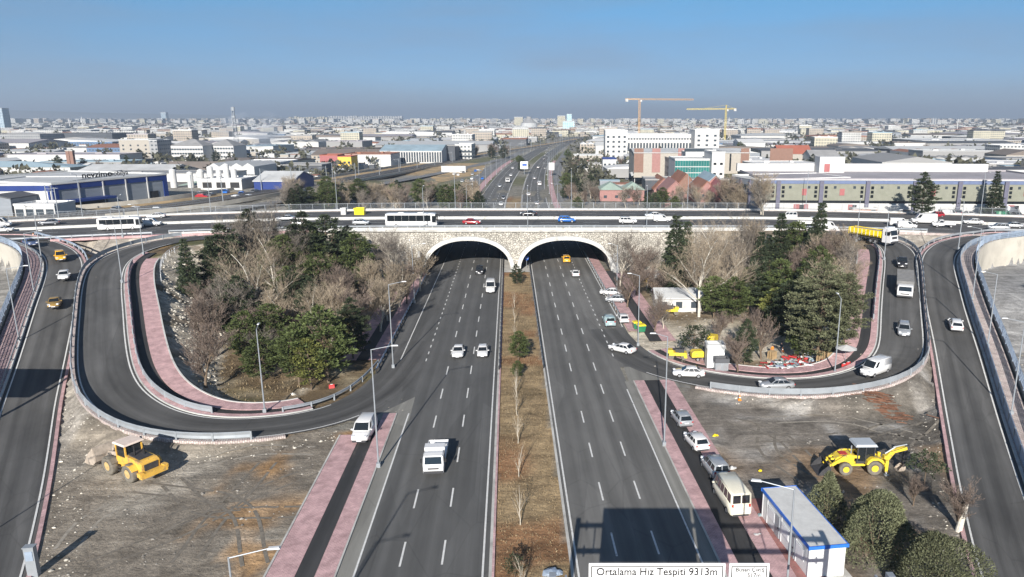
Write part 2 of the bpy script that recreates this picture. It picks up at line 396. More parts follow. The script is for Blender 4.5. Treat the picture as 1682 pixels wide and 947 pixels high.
region(outs, (.34, .31, .27), 1.0 + 0 * n1); region(outs, (.44, .4, .34), sstep(n2, .5, .85)); 
dirt_l = (GX > -57) & (GX < -22) & (GY < 80) & (dl2 > 0) & (dl1 < 0)
region(dirt_l, (.27, .235, .19)); region(dirt_l, (.17, .15, .12), sstep(n3, .42, .68)); region(dirt_l, (.4, .36, .3), sstep(n1, .55, .85)); region(dirt_l & (GX > -36), (.46, .27, .12), sstep(n2 * .6 + n1 * .5, .5, .72) * .8)
dirt_r = (GX > 15) & (GX < 62) & (GY < 102) & (dr2 < 0) & (dr1 > 0)
region(dirt_r, (.23, .205, .175)); region(dirt_r, (.15, .135, .115), sstep(n3, .4, .7)); region(dirt_r, (.38, .36, .33), sstep(n2 * .5 + n1 * .5, .52, .75)); region(dirt_r & (GY < 76), (.3, .215, .14), sstep(n1, .5, .8))
med = (dH > -3.6) & (dH < 3.4) & (GY < 330)
region(med, (.34, .25, .145)); region(med, (.27, .2, .115), sstep(n2, .5, .85)); region(med, (.3, .17, .09), sstep(n1, .62, .85))
for cx_, cy_, rr_ in [(*G(205, 403, 9.8), 9)]:
    region(np.hypot(GX - cx_, GY - cy_) < rr_, (.33, .2, .08), .8 + 0 * n1)
region((dl1 > 6.2) & (GY < 165) & (GX < -60), (.3, .29, .27)); region((dr1 < -6.2) & (GY < 168) & (GX > 50), (.33, .33, .33))
for px_, py_, rr_ in ((1190, 560, 8), (1215, 548, 7), (1120, 560, 8), (1160, 548, 6), (1100, 575, 5), (1250, 575, 6)): cx_, cy_ = G(px_, py_); region(isl_r & (np.hypot(GX - cx_, GY - cy_) < rr_), (.56, .5, .4), .55 + .4 * n2)
me = bpy.data.meshes.new('ground'); ny, nx = GX.shape
co = np.stack([GX, GY, GZ], -1).reshape(-1, 3).astype(np.float32)
idx = np.arange(ny * nx).reshape(ny, nx); q = np.stack([idx[:-1, :-1], idx[:-1, 1:], idx[1:, 1:], idx[1:, :-1]], -1).reshape(-1, 4)
me.vertices.add(len(co)); me.vertices.foreach_set('co', co.ravel())
me.loops.add(q.size); me.loops.foreach_set('vertex_index', q.ravel().astype(np.int32))
me.polygons.add(len(q)); me.polygons.foreach_set('loop_start', np.arange(0, q.size, 4, dtype=np.int32)); me.polygons.foreach_set('loop_total', np.full(len(q), 4, np.int32))
me.polygons.foreach_set('use_smooth', np.ones(len(q), bool)); me.update(); me.validate()
ca = me.color_attributes.new('soil', 'FLOAT_COLOR', 'POINT')
ca.data.foreach_set('color', np.concatenate([C.reshape(-1, 3), np.ones((ny * nx, 1))], 1).astype(np.float32).ravel())
gm = bpy.data.materials.new('soil'); gm.use_nodes = True; N, L = nodes(gm); b = N['Principled BSDF']; b.inputs['Roughness'].default_value = .95; b.inputs['Specular IOR Level'].default_value = .15
at = N.new('ShaderNodeAttribute'); at.attribute_name = 'soil'; tc = N.new('ShaderNodeTexCoord')
def nz_(sc, det=6, rg=.65, vec=None, dist=0):
    n = N.new('ShaderNodeTexNoise'); n.inputs['Scale'].default_value = sc; n.inputs['Detail'].default_value = det; n.inputs['Roughness'].default_value = rg; n.inputs['Distortion'].default_value = dist
    L.new(vec or tc.outputs['Object'], n.inputs['Vector']); return n.outputs['Fac']
def scale_(a, fac, lo, hi, f0, f1):
    m_ = N.new('ShaderNodeMapRange'); m_.inputs[1].default_value = f0; m_.inputs[2].default_value = f1; m_.inputs[3].default_value = lo; m_.inputs[4].default_value = hi; L.new(fac, m_.inputs[0])
    v_ = N.new('ShaderNodeVectorMath'); v_.operation = 'SCALE'; L.new(a, v_.inputs[0]); L.new(m_.outputs[0], v_.inputs['Scale']); return v_.outputs[0]
c1 = scale_(at.outputs['Color'], nz_(3.2, 8, .75), .72, 1.28, .3, .7)
c1 = scale_(c1, nz_(.35, 6, .6, dist=1.2), .6, 1.32, .3, .7)
mp = N.new('ShaderNodeMapping'); mp.inputs['Rotation'].default_value = (0, 0, R(35)); mp.inputs['Scale'].default_value = (.25, 1.7, 1); L.new(tc.outputs['Object'], mp.inputs[0])
c1 = scale_(c1, nz_(.8, 5, .6, mp.outputs[0], .6), .9, 1.1, .35, .65)
c1 = scale_(c1, nz_(.012, 4, .6), .85, 1.15, .3, .7)
mq = N.new('ShaderNodeMapping'); mq.inputs['Rotation'].default_value = (0, 0, R(-38)); mq.inputs['Scale'].default_value = (.12, .8, 1); L.new(tc.outputs['Object'], mq.inputs[0])
c1 = scale_(c1, nz_(.55, 7, .68, mq.outputs[0], 1.6), .66, 1.3, .3, .7)
L.new(c1, b.inputs['Base Color'])
bp = N.new('ShaderNodeBump'); bp.inputs['Strength'].default_value = .9; bp.inputs['Distance'].default_value = .18; L.new(nz_(2.4, 8, .7), bp.inputs['Height']); L.new(bp.outputs[0], b.inputs['Normal'])
me.materials.append(gm)
tag(put('ground', me), kind='structure')

# ------------------------------------------------------------------ ribbons and sweeps
def ribbon(mb, A, o0, o1, dz=0.0, skirt=0.0, mi=0, uvs=None):
    a = offset(A, o0, dz); c = offset(A, o1, dz); n = len(A); s = arclen(A)
    cols = [a, c]; us = [o0, o1]
    if skirt: cols = [a - [0, 0, skirt], a, c, c - [0, 0, skirt]]; us = [o0 - skirt, o0, o1, o1 + skirt]
    b0 = len(mb.v); k = len(cols)
    for i in range(n):
        for j in range(k): mb.v.append(tuple(cols[j][i]))
    for i in range(n - 1):
        for j in range(k - 1):
            mb.f.append((b0 + i * k + j, b0 + i * k + j + 1, b0 + (i + 1) * k + j + 1, b0 + (i + 1) * k + j)); mb.m.append(mi)
            if mb.uv is None: mb.uv = []
            mb.uv.extend([(us[j], s[i]), (us[j + 1], s[i]), (us[j + 1], s[i + 1]), (us[j], s[i + 1])])
    return mb
def flipup(me):
    me.update()
    return me
def rbuild(mb, name, mats, parent=None, kind='structure'):
    o_ = None
    me = mb.mesh(name, mats)
    if mb.uv and len(mb.uv) == len(me.loops):
        uvl = me.uv_layers.new(name='m'); uvl.data.foreach_set('uv', [c for p in mb.uv for c in p])
    o_ = put(name, me, parent)
    if kind and parent is None: tag(o_, kind=kind)
    return o_
def sweep(mb, A, prof, mi=0):
    """profile points (offset to the right, height) carried along A"""
    n = len(A); k = len(prof); cols = [offset(A, p[0], p[1]) for p in prof]; b0 = len(mb.v)
    for i in range(n):
        for j in range(k): mb.v.append(tuple(cols[j][i]))
    for i in range(n - 1):
        for j in range(k):
            j2 = (j + 1) % k
            mb.f.append((b0 + i * k + j, b0 + i * k + j2, b0 + (i + 1) * k + j2, b0 + (i + 1) * k + j)); mb.m.append(mi)
    mb.f.append(tuple(b0 + j for j in range(k))[::-1]); mb.f.append(tuple(b0 + (n - 1) * k + j for j in range(k))); mb.m += [mi, mi]
    return mb
def roadmat(name, col, tracks=(), light=.0, patch=.25, worn=None):
    m = bpy.data.materials.new(name); m.use_nodes = True; N, L = nodes(m); b = N['Principled BSDF']
    b.inputs['Roughness'].default_value = .82; b.inputs['Specular IOR Level'].default_value = .25
    uv = N.new('ShaderNodeUVMap'); uv.uv_map = 'm'
    def no(sc, su, sv, det=5, rg=.6):
        mp = N.new('ShaderNodeMapping'); mp.inputs['Scale'].default_value = (su, sv, 1); L.new(uv.outputs[0], mp.inputs[0])
        n = N.new('ShaderNodeTexNoise'); n.inputs['Scale'].default_value = sc; n.inputs['Detail'].default_value = det; n.inputs['Roughness'].default_value = rg; L.new(mp.outputs[0], n.inputs['Vector']); return n.outputs['Fac']
    cur = None
    def mul(fac, lo, hi, f0=.3, f1=.7):
        nonlocal cur
        mr = N.new('ShaderNodeMapRange'); mr.inputs[1].default_value = f0; mr.inputs[2].default_value = f1; mr.inputs[3].default_value = lo; mr.inputs[4].default_value = hi; L.new(fac, mr.inputs[0])
        v = N.new('ShaderNodeVectorMath'); v.operation = 'SCALE'
        if cur is None: v.inputs[0].default_value = col
        else: L.new(cur, v.inputs[0])
        L.new(mr.outputs[0], v.inputs['Scale']); cur = v.outputs[0]
    mul(no(1.0, .75, .012, 4), 1 - patch * .7, 1 + patch * .9)      # wheel tracks and paver joints run along the road
    mul(no(.25, 1, .35, 6), 1 - patch * .5, 1 + patch * .6)
    mul(no(14, 1, 1, 3, .8), .86, 1.14)
    sx_ = N.new('ShaderNodeSeparateXYZ'); L.new(uv.outputs[0], sx_.inputs[0])
    def mth(op, a, b_=None):
        n = N.new('ShaderNodeMath'); n.operation = op
        for i, v in enumerate((a, b_)):
            if v is None: continue
            if isinstance(v, (int, float)): n.inputs[i].default_value = v
            else: L.new(v, n.inputs[i])
        return n.outputs[0]
    wob = mth('ADD', sx_.outputs['X'], mth('MULTIPLY', no(.06, 0, 1, 2), .5))
    mul(mth('SINE', mth('MULTIPLY', wob, 3.49)), .93, 1.07, -1, 1)        # tyre-polished tracks, two to a lane
    vor = N.new('ShaderNodeTexVoronoi'); vor.inputs['Scale'].default_value = 1; mp_ = N.new('ShaderNodeMapping'); mp_.inputs['Scale'].default_value = (.28, .035, 1); L.new(uv.outputs[0], mp_.inputs[0]); L.new(mp_.outputs[0], vor.inputs['Vector'])
    sc_ = N.new('ShaderNodeSeparateColor'); L.new(vor.outputs['Color'], sc_.inputs[0]); mul(sc_.outputs[0], .9, 1.1, 0, 1)       # resurfaced panels
    crk = N.new('ShaderNodeTexVoronoi'); crk.feature = 'DISTANCE_TO_EDGE'; crk.inputs['Scale'].default_value = .22; mw = N.new('ShaderNodeMapping'); mw.inputs['Scale'].default_value = (1, .45, 1); L.new(uv.outputs[0], mw.inputs[0]); L.new(mw.outputs[0], crk.inputs['Vector'])
    mul(mth('ADD', crk.outputs['Distance'], mth('MULTIPLY', mth('GREATER_THAN', no(.12, 1, .3, 3), .53), .1)), .84, 1, 0, .012)   # a few sealed cracks
    if worn is not None:
        mr = N.new('ShaderNodeMapRange'); mr.inputs[1].default_value = worn[1]; mr.inputs[2].default_value = worn[1] + .1; L.new(no(.35, 1, .2, 8, .7), mr.inputs[0])
        mx = N.new('ShaderNodeMix'); mx.data_type = 'RGBA'; L.new(mr.outputs[0], mx.inputs[0]); L.new(cur, mx.inputs[6]); mx.inputs[7].default_value = (*worn[0], 1); cur = mx.outputs[2]
    L.new(cur, b.inputs['Base Color'])
    M[name] = m; return m
roadmat('asphalt', (.104, .104, .102)); roadmat('asphalt_right', (.138, .136, .13), patch=.3); roadmat('asphalt_new', (.095, .094, .094), patch=.3); roadmat('asphalt_ramp', (.093, .092, .09), patch=.45)
roadmat('asphalt_worn', (.23, .225, .205), patch=.3, worn=((.26, .25, .23), .55)); roadmat('asphalt_path', (.045, .045, .046), patch=.4, worn=((.12, .11, .1), .6))
roadmat('gravel_bed', (.15, .14, .13), patch=.35); roadmat('gravel_dark', (.1, .09, .08), patch=.5); roadmat('far_road', (.2, .2, .2), patch=.3)
def pavemat(name, c1, c2, sc=2.0, gro=(.3, .22, .21)):
    m = bpy.data.materials.new(name); m.use_nodes = True; N, L = nodes(m); b = N['Principled BSDF']; b.inputs['Roughness'].default_value = .85; b.inputs['Specular IOR Level'].default_value = .2
    uv = N.new('ShaderNodeUVMap'); uv.uv_map = 'm'; br = N.new('ShaderNodeTexBrick'); br.inputs['Scale'].default_value = sc; br.inputs['Color1'].default_value = (*c1, 1); br.inputs['Color2'].default_value = (*c2, 1); br.inputs['Mortar'].default_value = (*gro, 1)
    br.inputs['Mortar Size'].default_value = .03; L.new(uv.outputs[0], br.inputs['Vector'])
    n = N.new('ShaderNodeTexNoise'); n.inputs['Scale'].default_value = .7; n.inputs['Detail'].default_value = 8; n.inputs['Roughness'].default_value = .75; L.new(uv.outputs[0], n.inputs['Vector'])
    mr = N.new('ShaderNodeMapRange'); mr.inputs[1].default_value = .3; mr.inputs[2].default_value = .7; mr.inputs[3].default_value = .68; mr.inputs[4].default_value = 1.25; L.new(n.outputs['Fac'], mr.inputs[0])
    mr.inputs[3].default_value = .55; mr.inputs[4].default_value = 1.3; v = N.new('ShaderNodeVectorMath'); v.operation = 'SCALE'; L.new(br.outputs['Color'], v.inputs[0]); L.new(mr.outputs[0], v.inputs['Scale']); L.new(v.outputs[0], b.inputs['Base Color']); M[name] = m
pavemat('pink_paving', (.64, .43, .43), (.57, .37, .375), 1.6, gro=(.42, .28, .28)); pavemat('red_paving', (.42, .14, .12), (.36, .16, .14)); pavemat('pale_paving', (.6, .56, .52), (.52, .44, .42), 1.2); pavemat('block_paving', (.52, .4, .4), (.46, .33, .34), .9, (.12, .08, .08))
def whitemat():
    m = mat('road_paint', (.68, .68, .66), rough=.7, var=.12, vscale=2.0, dark=(.2, .2, .2), dfac=.6, dscale=2.4); M['road_paint'] = m
whitemat()

# ------------------------------------------------------------------ highway
HS = cut(HWC, 0, 5000, 3.0)
si = arclen(HS)
def yrange(A, y0, y1): m = (A[:, 1] >= y0) & (A[:, 1] <= y1); return A[m]
o3 = 3.2
mb = MB(); ribbon(mb, yrange(HS, 0, 262), -18.6, -3.45, .05); ribbon(mb, yrange(HS, 88, 262), -21.0, -18.6, .05); rbuild(mb, 'road_west', M['asphalt'])
mb = MB(); ribbon(mb, yrange(HS, 0, 262), 3.4, 14.6, .05); ribbon(mb, yrange(HS, 98, 262), 14.6, 18.6, .05); rbuild(mb, 'road_east', M['asphalt_right'])
mb = MB(); ribbon(mb, yrange(HS, 255, 3000), -16, -3.2, .06); ribbon(mb, yrange(HS, 255, 3000), 3.2, 15, .06); rbuild(mb, 'road_far', M['asphalt_right'])
mb = MB(); ribbon(mb, yrange(HS, 0, 88), -15.7, -14.4, .054); ribbon(mb, yrange(HS, 0, 97), 14.35, 15.55, .054)
rbuild(mb, 'shoulder', M['asphalt_worn'])
def strip(name, A, o0, o1, h, mt, skirt=.3): mb = MB(); ribbon(mb, A, o0, o1, h, skirt); return rbuild(mb, name, M[mt])
west = yrange(HS, 0, 87); west2 = yrange(HS, 0, 85.5)
strip('kerb', west, -15.85, -15.7, .16, 'concrete'); strip('pavement', west, -17.4, -15.86, .15, 'pink_paving'); strip('cycle_path', west2, -19.0, -17.4, .13, 'asphalt_path'); strip('pavement', yrange(HS, 0, 80), -21.3, -19.0, .15, 'pink_paving')
strip('kerb', yrange(HS, 0, 80), -21.5, -21.32, .19, 'concrete')
east = yrange(HS, 0, 97)
strip('kerb', east, 15.55, 15.7, .16, 'concrete'); strip('pavement', east, 15.7, 17.1, .15, 'pink_paving'); strip('cycle_path', east, 17.1, 19.3, .13, 'asphalt_path'); strip('pavement', yrange(HS, 0, 96), 19.3, 21.2, .15, 'pink_paving')
strip('pavement', yrange(HS, 0, 62), 21.2, 23.6, .14, 'red_paving')
# median kerbs
for a, b_ in ((-3.45, -3.2), (3.2, 3.45)): strip('kerb', yrange(HS, 0, 700), a, b_, .2, 'concrete')
strip('kerb', yrange(HS, 0, 172), -3.2, -3.0, .21, 'pink_paving')
strip('median_paving', yrange(HS, 168, 236), -3.0, 3.2, .15, 'concrete')
# beside the carriageways towards the underpass
strip('pavement', yrange(HS, 104, 250), -23.2, -21.2, .15, 'pink_paving'); strip('cycle_path', yrange(HS, 104, 172), -25.0, -23.2, .13, 'asphalt_path'); strip('pavement', yrange(HS, 106, 170), -27.3, -25.0, .15, 'pink_paving')
strip('pavement', yrange(HS, 118, 250), 18.8, 21.4, .15, 'pink_paving'); strip('cycle_path', yrange(HS, 112, 170), 21.4, 23.4, .13, 'asphalt_path'); strip('pavement', yrange(HS, 112, 168), 23.4, 25.8, .15, 'pink_paving')
for a, b_ in ((-21, -17.5), (17, 19.5)): strip('pavement', yrange(HS, 262, 640), a, b_, .15, 'pink_paving')
for a, b_ in ((-30, -21.5), (20, 26)): mb = MB(); ribbon(mb, yrange(HS, 262, 900), a, b_, .05); rbuild(mb, 'service_road', M['far_road'])
def flatpoly(name, pxs, z, mt):
    m2 = MB(); pts = [G(a, b) for a, b in pxs]; m2.add([(p[0], p[1], z) for p in pts], [tuple(range(len(pts)))]); m2.uv = [p for p in pts]; return rbuild(m2, name, M[mt])
flatpoly('merge_road', ((648, 596), (700, 560), (712, 600), (690, 660), (668, 694), (612, 690), (571, 692), (560, 684), (600, 660)), .047, 'asphalt_ramp')
flatpoly('merge_road', ((1003, 560), (1020, 590), (1035, 632), (1110, 636), (1180, 640), (1130, 628), (1075, 615), (1035, 590)), .047, 'asphalt_worn')
flatpoly('gore_dust', ((608, 688), (640, 672), (682, 652), (672, 690), (662, 700), (640, 694)), .058, 'asphalt_worn')
# markings
mb = MB()
def line(A, o, w_, dz=.062): ribbon(mb, A, o - w_ / 2, o + w_ / 2, dz)
line(yrange(HS, 0, 250), -3.95, .17); line(yrange(HS, 0, 88), -14.3, .17); line(yrange(HS, 104, 250), -18.1 - .2, .17); line(yrange(HS, 0, 250), 3.8, .17); line(yrange(HS, 0, 94), 14.2, .17); line(yrange(HS, 120, 250), 18.2, .17)
for o in (-10.8, -7.35, 7.25, 10.85):
    s = 3.0
    while s < 245: line(cut(HS, s, s + 3.6, 1.8), o, .17); s += 9.2
s = 92.0
while s < 245:
    line(cut(HS, s, s + 1.3, 1), -14.4, .17); line(cut(HS, s, s + 1.3, 1), 14.3, .17); s += 3.4
FA = yrange(HS, 262, 1500)
for o in (-15.6, -3.7, 3.7, 14.6): line(FA, o, .2, .07)
sf = arclen(HS)[np.searchsorted(HS[:, 1], 262)]
for o in (-11.6, -7.7, 7.4, 11.0):
    s = sf
    while s < 700: line(cut(HS, s, s + 4, 2), o, .22, .07); s += 10
# ramps
for A, nm in ((L1, 'ramp_road'), (L2, 'ramp_road'), (R2, 'ramp_road'), (R1, 'ramp_road')):
    m2 = MB(); ribbon(m2, A, -3.2, 3.2, .03 if A is not L2 and A is not R2 else .056); rbuild(m2, nm, M['asphalt_ramp'])
for A, (a, b_) in ((L1, (-2.75, 2.75)), (R1, (-2.75, 2.75)), (L2, (-2.85, 2.85)), (R2, (-2.85, 2.85))):
    sA = arclen(A)[-1]; e = {id(L2): 30, id(R2): 22}.get(id(A), 0)
    B = cut(A, 90 if A is L1 or A is R1 else 20, sA - e); line(B, a, .17, .07); line(B, b_, .17, .07)
# deck roadways
for a, b_ in ((1.9, 19.2), (-17.3, -1.2)): m2 = MB(); ribbon(m2, DECK, a, b_, .03); rbuild(m2, 'deck_road', M['asphalt_new'])
for o in (2.6, 17.2, -1.9, -15.6): line(DECK, o, .18, .045)
for o in (7.2, 11.6, -6.2, -10.6):
    s = 0
    while s < 655: line(cut(DECK, s, s + 4, 2), o, .16, .045); s += 11
rbuild(mb, 'road_markings', M['road_paint'])
# kerbs and pavements of the ramps
def sub(A, f0, f1): s = arclen(A)[-1]; return cut(A, s * f0, s * f1)
iL = cut(L2, 30, arclen(L2)[-1] - 33); iR = cut(R2, 28, arclen(R2)[-1] - 14)
for A, sg, tail in ((iL, -1, 0), (iR, 1, 0)):
    def st(n, a, b_, h, m_, AA=A): strip(n, AA, *( (a, b_) if sg > 0 else (-b_, -a)), h, m_, .35)
    sl = arclen(A)[-1]
    st('kerb', 3.2, 3.35, .17, 'concrete_white'); st('pavement', 3.35, 4.2, .16, 'pink_paving'); st('cycle_path', 4.2, 5.6, .04, 'asphalt_path', cut(A, 0, sl)); st('pavement', 5.6, 7.8, .12, 'pink_paving', cut(A, 6, sl)); st('kerb', 7.8, 8.0, .2, 'concrete_white', cut(A, 6, sl))
for A, sg in ((cut(L2, 12, arclen(L2)[-1] - 38), 1), (cut(R2, 12, arclen(R2)[-1] - 30), -1)):
    strip('kerb', A, *((3.2, 3.7) if sg > 0 else (-3.7, -3.2)), .15, 'pale_paving', .4)
for A, sg in ((cut(L1, 84, 1e4), 1), (cut(R1, 104, 1e4), -1)):
    def st(n, a, b_, h, m_): strip(n, A, *((a, b_) if sg > 0 else (-b_, -a)), h, m_, .35)
    st('kerb', 3.2, 3.5, .17, 'concrete_white'); st('pavement', 3.5, 6.1, .14, 'block_paving' if sg > 0 else 'pale_paving')
    strip('kerb', A, *((-3.55, -3.2) if sg > 0 else (3.2, 3.55)), .17, 'pink_paving', .5)
# pink tip pavements along the deck edge
strip('pavement', cut(DECK, 215, 275), 19.2, 20.4, .16, 'pink_paving', .5); strip('pavement', cut(DECK, 390, 440), 19.2, 20.2, .16, 'pale_paving', .5); strip('pavement', cut(DECK, 60, 640), -19.6, -17.3, .16, 'pale_paving', .5)
# railway on its embankment
m2 = MB(); sweep(m2, RAIL, ((-9, -1.4), (-5, .3), (5, .3), (9, -1.4))); rbuild(m2, 'railway_embankment', M['gravel_bed'])
for a_, b_, m_ in ((-8.4, -5.6, 'asphalt_path'), (5.4, 8.6, 'asphalt_path'), (-5.2, 5.2, 'gravel_dark')): m2 = MB(); ribbon(m2, RAIL, a_, b_, {-8.4: -.62, 5.4: -.62, -5.2: .33}[a_]); rbuild(m2, 'ballast', M[m_])
m2 = MB()
for o in (-3.1, -1.66, 1.66, 3.1): ribbon(m2, RAIL, o - .06, o + .06, .42, .1)
rbuild(m2, 'railway_tracks', M['steel'])
solid('tan_soil', (.42, .3, .16), rough=.95, var=.4, vscale=.15, dark=(.22, .19, .13), dfac=.5, dscale=.08)
m2 = MB(); ribbon(m2, RAIL, -17, -9.0, -.35); rbuild(m2, 'sand_bank', M['tan_soil'])
SR = catmull([(lambda q: (q[0], q[1], q[2] + .25))(Gs(a, b)) for a, b in ((300, 358), (420, 338), (500, 324), (570, 311), (640, 300), (720, 285), (790, 270), (830, 260))], 6)
m2 = MB(); ribbon(m2, SR, -4, 4, .12); rbuild(m2, 'side_road', M['far_road'])
m2 = MB(); pts = [G(a, b) for a, b in ((640, 318), (790, 285), (800, 268), (730, 268), (560, 300))]
m2.add([(p[0], p[1], .09) for p in pts], [tuple(range(len(pts)))]); tag(m2.build('field', M['tan_soil'], loc=(0, 0, 0)), kind='structure')
# ------------------------------------------------------------------ masonry
def stonemat(name, c1, c2, gap, sc):
    m = bpy.data.materials.new(name); m.use_nodes = True; N, L = nodes(m); b = N['Principled BSDF']; b.inputs['Roughness'].default_value = .9; b.inputs['Specular IOR Level'].default_value = .2
    tc = N.new('ShaderNodeTexCoord'); nz = N.new('ShaderNodeTexNoise'); nz.inputs['Scale'].default_value = .8; L.new(tc.outputs['Object'], nz.inputs['Vector'])
    ad = N.new('ShaderNodeVectorMath'); ad.operation = 'ADD'; L.new(tc.outputs['Object'], ad.inputs[0]); sv = N.new('ShaderNodeVectorMath'); sv.operation = 'SCALE'; sv.inputs['Scale'].default_value = .5; L.new(nz.outputs['Color'], sv.inputs[0]); L.new(sv.outputs[0], ad.inputs[1])
    v1 = N.new('ShaderNodeTexVoronoi'); v1.inputs['Scale'].default_value = sc; L.new(ad.outputs[0], v1.inputs['Vector'])
    v2 = N.new('ShaderNodeTexVoronoi'); v2.feature = 'DISTANCE_TO_EDGE'; v2.inputs['Scale'].default_value = sc; L.new(ad.outputs[0], v2.inputs['Vector'])
    mx = N.new('ShaderNodeMix'); mx.data_type = 'RGBA'; sp = N.new('ShaderNodeSeparateColor'); L.new(v1.outputs['Color'], sp.inputs[0]); L.new(sp.outputs[0], mx.inputs[0]); mx.inputs[6].default_value = (*c1, 1); mx.inputs[7].default_value = (*c2, 1)
    mr = N.new('ShaderNodeMapRange'); mr.inputs[1].default_value = .0; mr.inputs[2].default_value = .12; mr.inputs[3].default_value = 0; mr.inputs[4].default_value = 1; L.new(v2.outputs['Distance'], mr.inputs[0])
    m2 = N.new('ShaderNodeMix'); m2.data_type = 'RGBA'; L.new(mr.outputs[0], m2.inputs[0]); m2.inputs[6].default_value = (*gap, 1); L.new(mx.outputs[2], m2.inputs[7])
    n2 = N.new('ShaderNodeTexNoise'); n2.inputs['Scale'].default_value = .25; n2.inputs['Detail'].default_value = 6; L.new(tc.outputs['Object'], n2.inputs['Vector'])
    r2 = N.new('ShaderNodeMapRange'); r2.inputs[1].default_value = .3; r2.inputs[2].default_value = .7; r2.inputs[3].default_value = .75; r2.inputs[4].default_value = 1.2; L.new(n2.outputs['Fac'], r2.inputs[0])
    s2 = N.new('ShaderNodeVectorMath'); s2.operation = 'SCALE'; L.new(m2.outputs[2], s2.inputs[0]); L.new(r2.outputs[0], s2.inputs['Scale']); L.new(s2.outputs[0], b.inputs['Base Color'])
    bp = N.new('ShaderNodeBump'); bp.inputs['Strength'].default_value = .8; bp.inputs['Distance'].default_value = .12; L.new(mr.outputs[0], bp.inputs['Height']); L.new(bp.outputs[0], b.inputs['Normal']); M[name] = m
stonemat('rubble_masonry', (.6, .57, .5), (.4, .38, .34), (.2, .185, .165), 2.1)
stonemat('stone_pitching', (.58, .52, .4), (.44, .39, .3), (.22, .19, .15), .9)

# ------------------------------------------------------------------ overpass with its two vaults
ov = empty('overpass', (-14, 172, 0), label='stone-faced road overpass with two white-rimmed arched underpasses', cat='overpass')
def P(o, par=ov): o.location = Vector(o.location) - par.matrix_world.translation if False else Vector(o.location) - par.location; return o
W0, W1 = -63.0, 35.0
ARC = ((-24.3, 10.2, 7.5), (-.9, 10.9, 7.6))
def archz(x, Y=172.0, grow=0.0):
    sh = -.081 * (Y - 172); z = 0.0
    for c, a, b in ARC:
        t = abs(x - c - sh) / (a + grow)
        if t < 1: z = max(z, (b + grow) * (1 - t ** 2.25) ** (1 / 2.25))
    return z
def headwall(Y, name, flip=False, mtl='rubble_masonry'):
    mb = MB(); xs = sorted(set([W0, W1] + list(np.linspace(W0, W1, 99)) + [c + s * (a + .001 * k) - .081 * (Y - 172) for c, a, b in ARC for s in (-1, 1) for k in (-1, 1)]))
    dp = .45 * (1 if not flip else -1); n = len(xs)
    for i, x in enumerate(xs):
        zb = archz(x, Y); zb = zb if zb > 0 else -.4
        mb.v += [(x, Y, zb), (x, Y, 9.6), (x, Y + dp, zb), (x, Y + dp, 9.6)]
    for i in range(n - 1):
        a, b = i * 4, i * 4 + 4
        for f in ((a, b, b + 1, a + 1), (a + 2, a + 3, b + 3, b + 2), (a + 1, b + 1, b + 3, a + 3), (a, a + 2, b + 2, b)): mb.f.append(f); mb.m.append(0)
    return P(mb.build(name, M[mtl], ov, loc=(0, 0, 0)))
headwall(172.0, 'stone_wall'); headwall(218.0, 'stone_wall', True)
mb = MB(); mb.box(((W0 + W1) / 2, 191.6, 9.78), (W1 - W0 + .4, 40.2, .34)); mb.box(((W0 + W1) / 2, 172.1, 9.75), (W1 - W0 + .3, 1.1, .5)); P(mb.build('deck_slab', M['concrete'], ov, loc=(0, 0, 0)))
for c, a, b in ARC:
    NT = 40
    def ring(g, Y):
        out = [(c + a + g - .081 * (Y - 172), Y, -.3)]
        for k in range(NT + 1):
            th = math.pi * k / NT; cs, sn = math.cos(th), math.sin(th)
            out.append((c + math.copysign(abs(cs) ** (2 / 2.25), cs) * (a + g) - .081 * (Y - 172), Y, abs(sn) ** (2 / 2.25) * (b + g)))
        out.append((c - a - g - .081 * (Y - 172), Y, -.3)); return out
    mb = MB(); A_ = ring(0, 170.9); B_ = ring(.95, 170.9); C_ = ring(.95, 172.02); D_ = ring(0, 172.4); n = len(A_)
    mb.v = A_ + B_ + C_ + D_
    for r_ in range(4):
        for i in range(n - 1): mb.f.append((r_ * n + i, r_ * n + i + 1, ((r_ + 1) % 4) * n + i + 1, ((r_ + 1) % 4) * n + i)); mb.m.append(0)
    P(mb.build('portal_arch', M['white_metal'] if False else M['concrete_white'], ov, loc=(0, 0, 0)))
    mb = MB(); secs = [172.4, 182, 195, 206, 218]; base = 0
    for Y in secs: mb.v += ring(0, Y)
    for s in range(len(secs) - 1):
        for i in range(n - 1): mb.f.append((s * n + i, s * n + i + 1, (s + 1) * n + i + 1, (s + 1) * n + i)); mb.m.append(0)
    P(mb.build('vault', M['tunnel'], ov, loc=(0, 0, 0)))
# splayed concrete wing beside the left portal
for a_ in (((-35.9, 170.9, 2.2), (.5, 4.4, 5.2), .12), ((11.4, 170.9, 2.0), (1.5, 3.4, 4.6), -.1)): mb = MB(); mb.box(*a_); P(mb.build('wing_wall', M['concrete_white'], ov, loc=(0, 0, 0)))

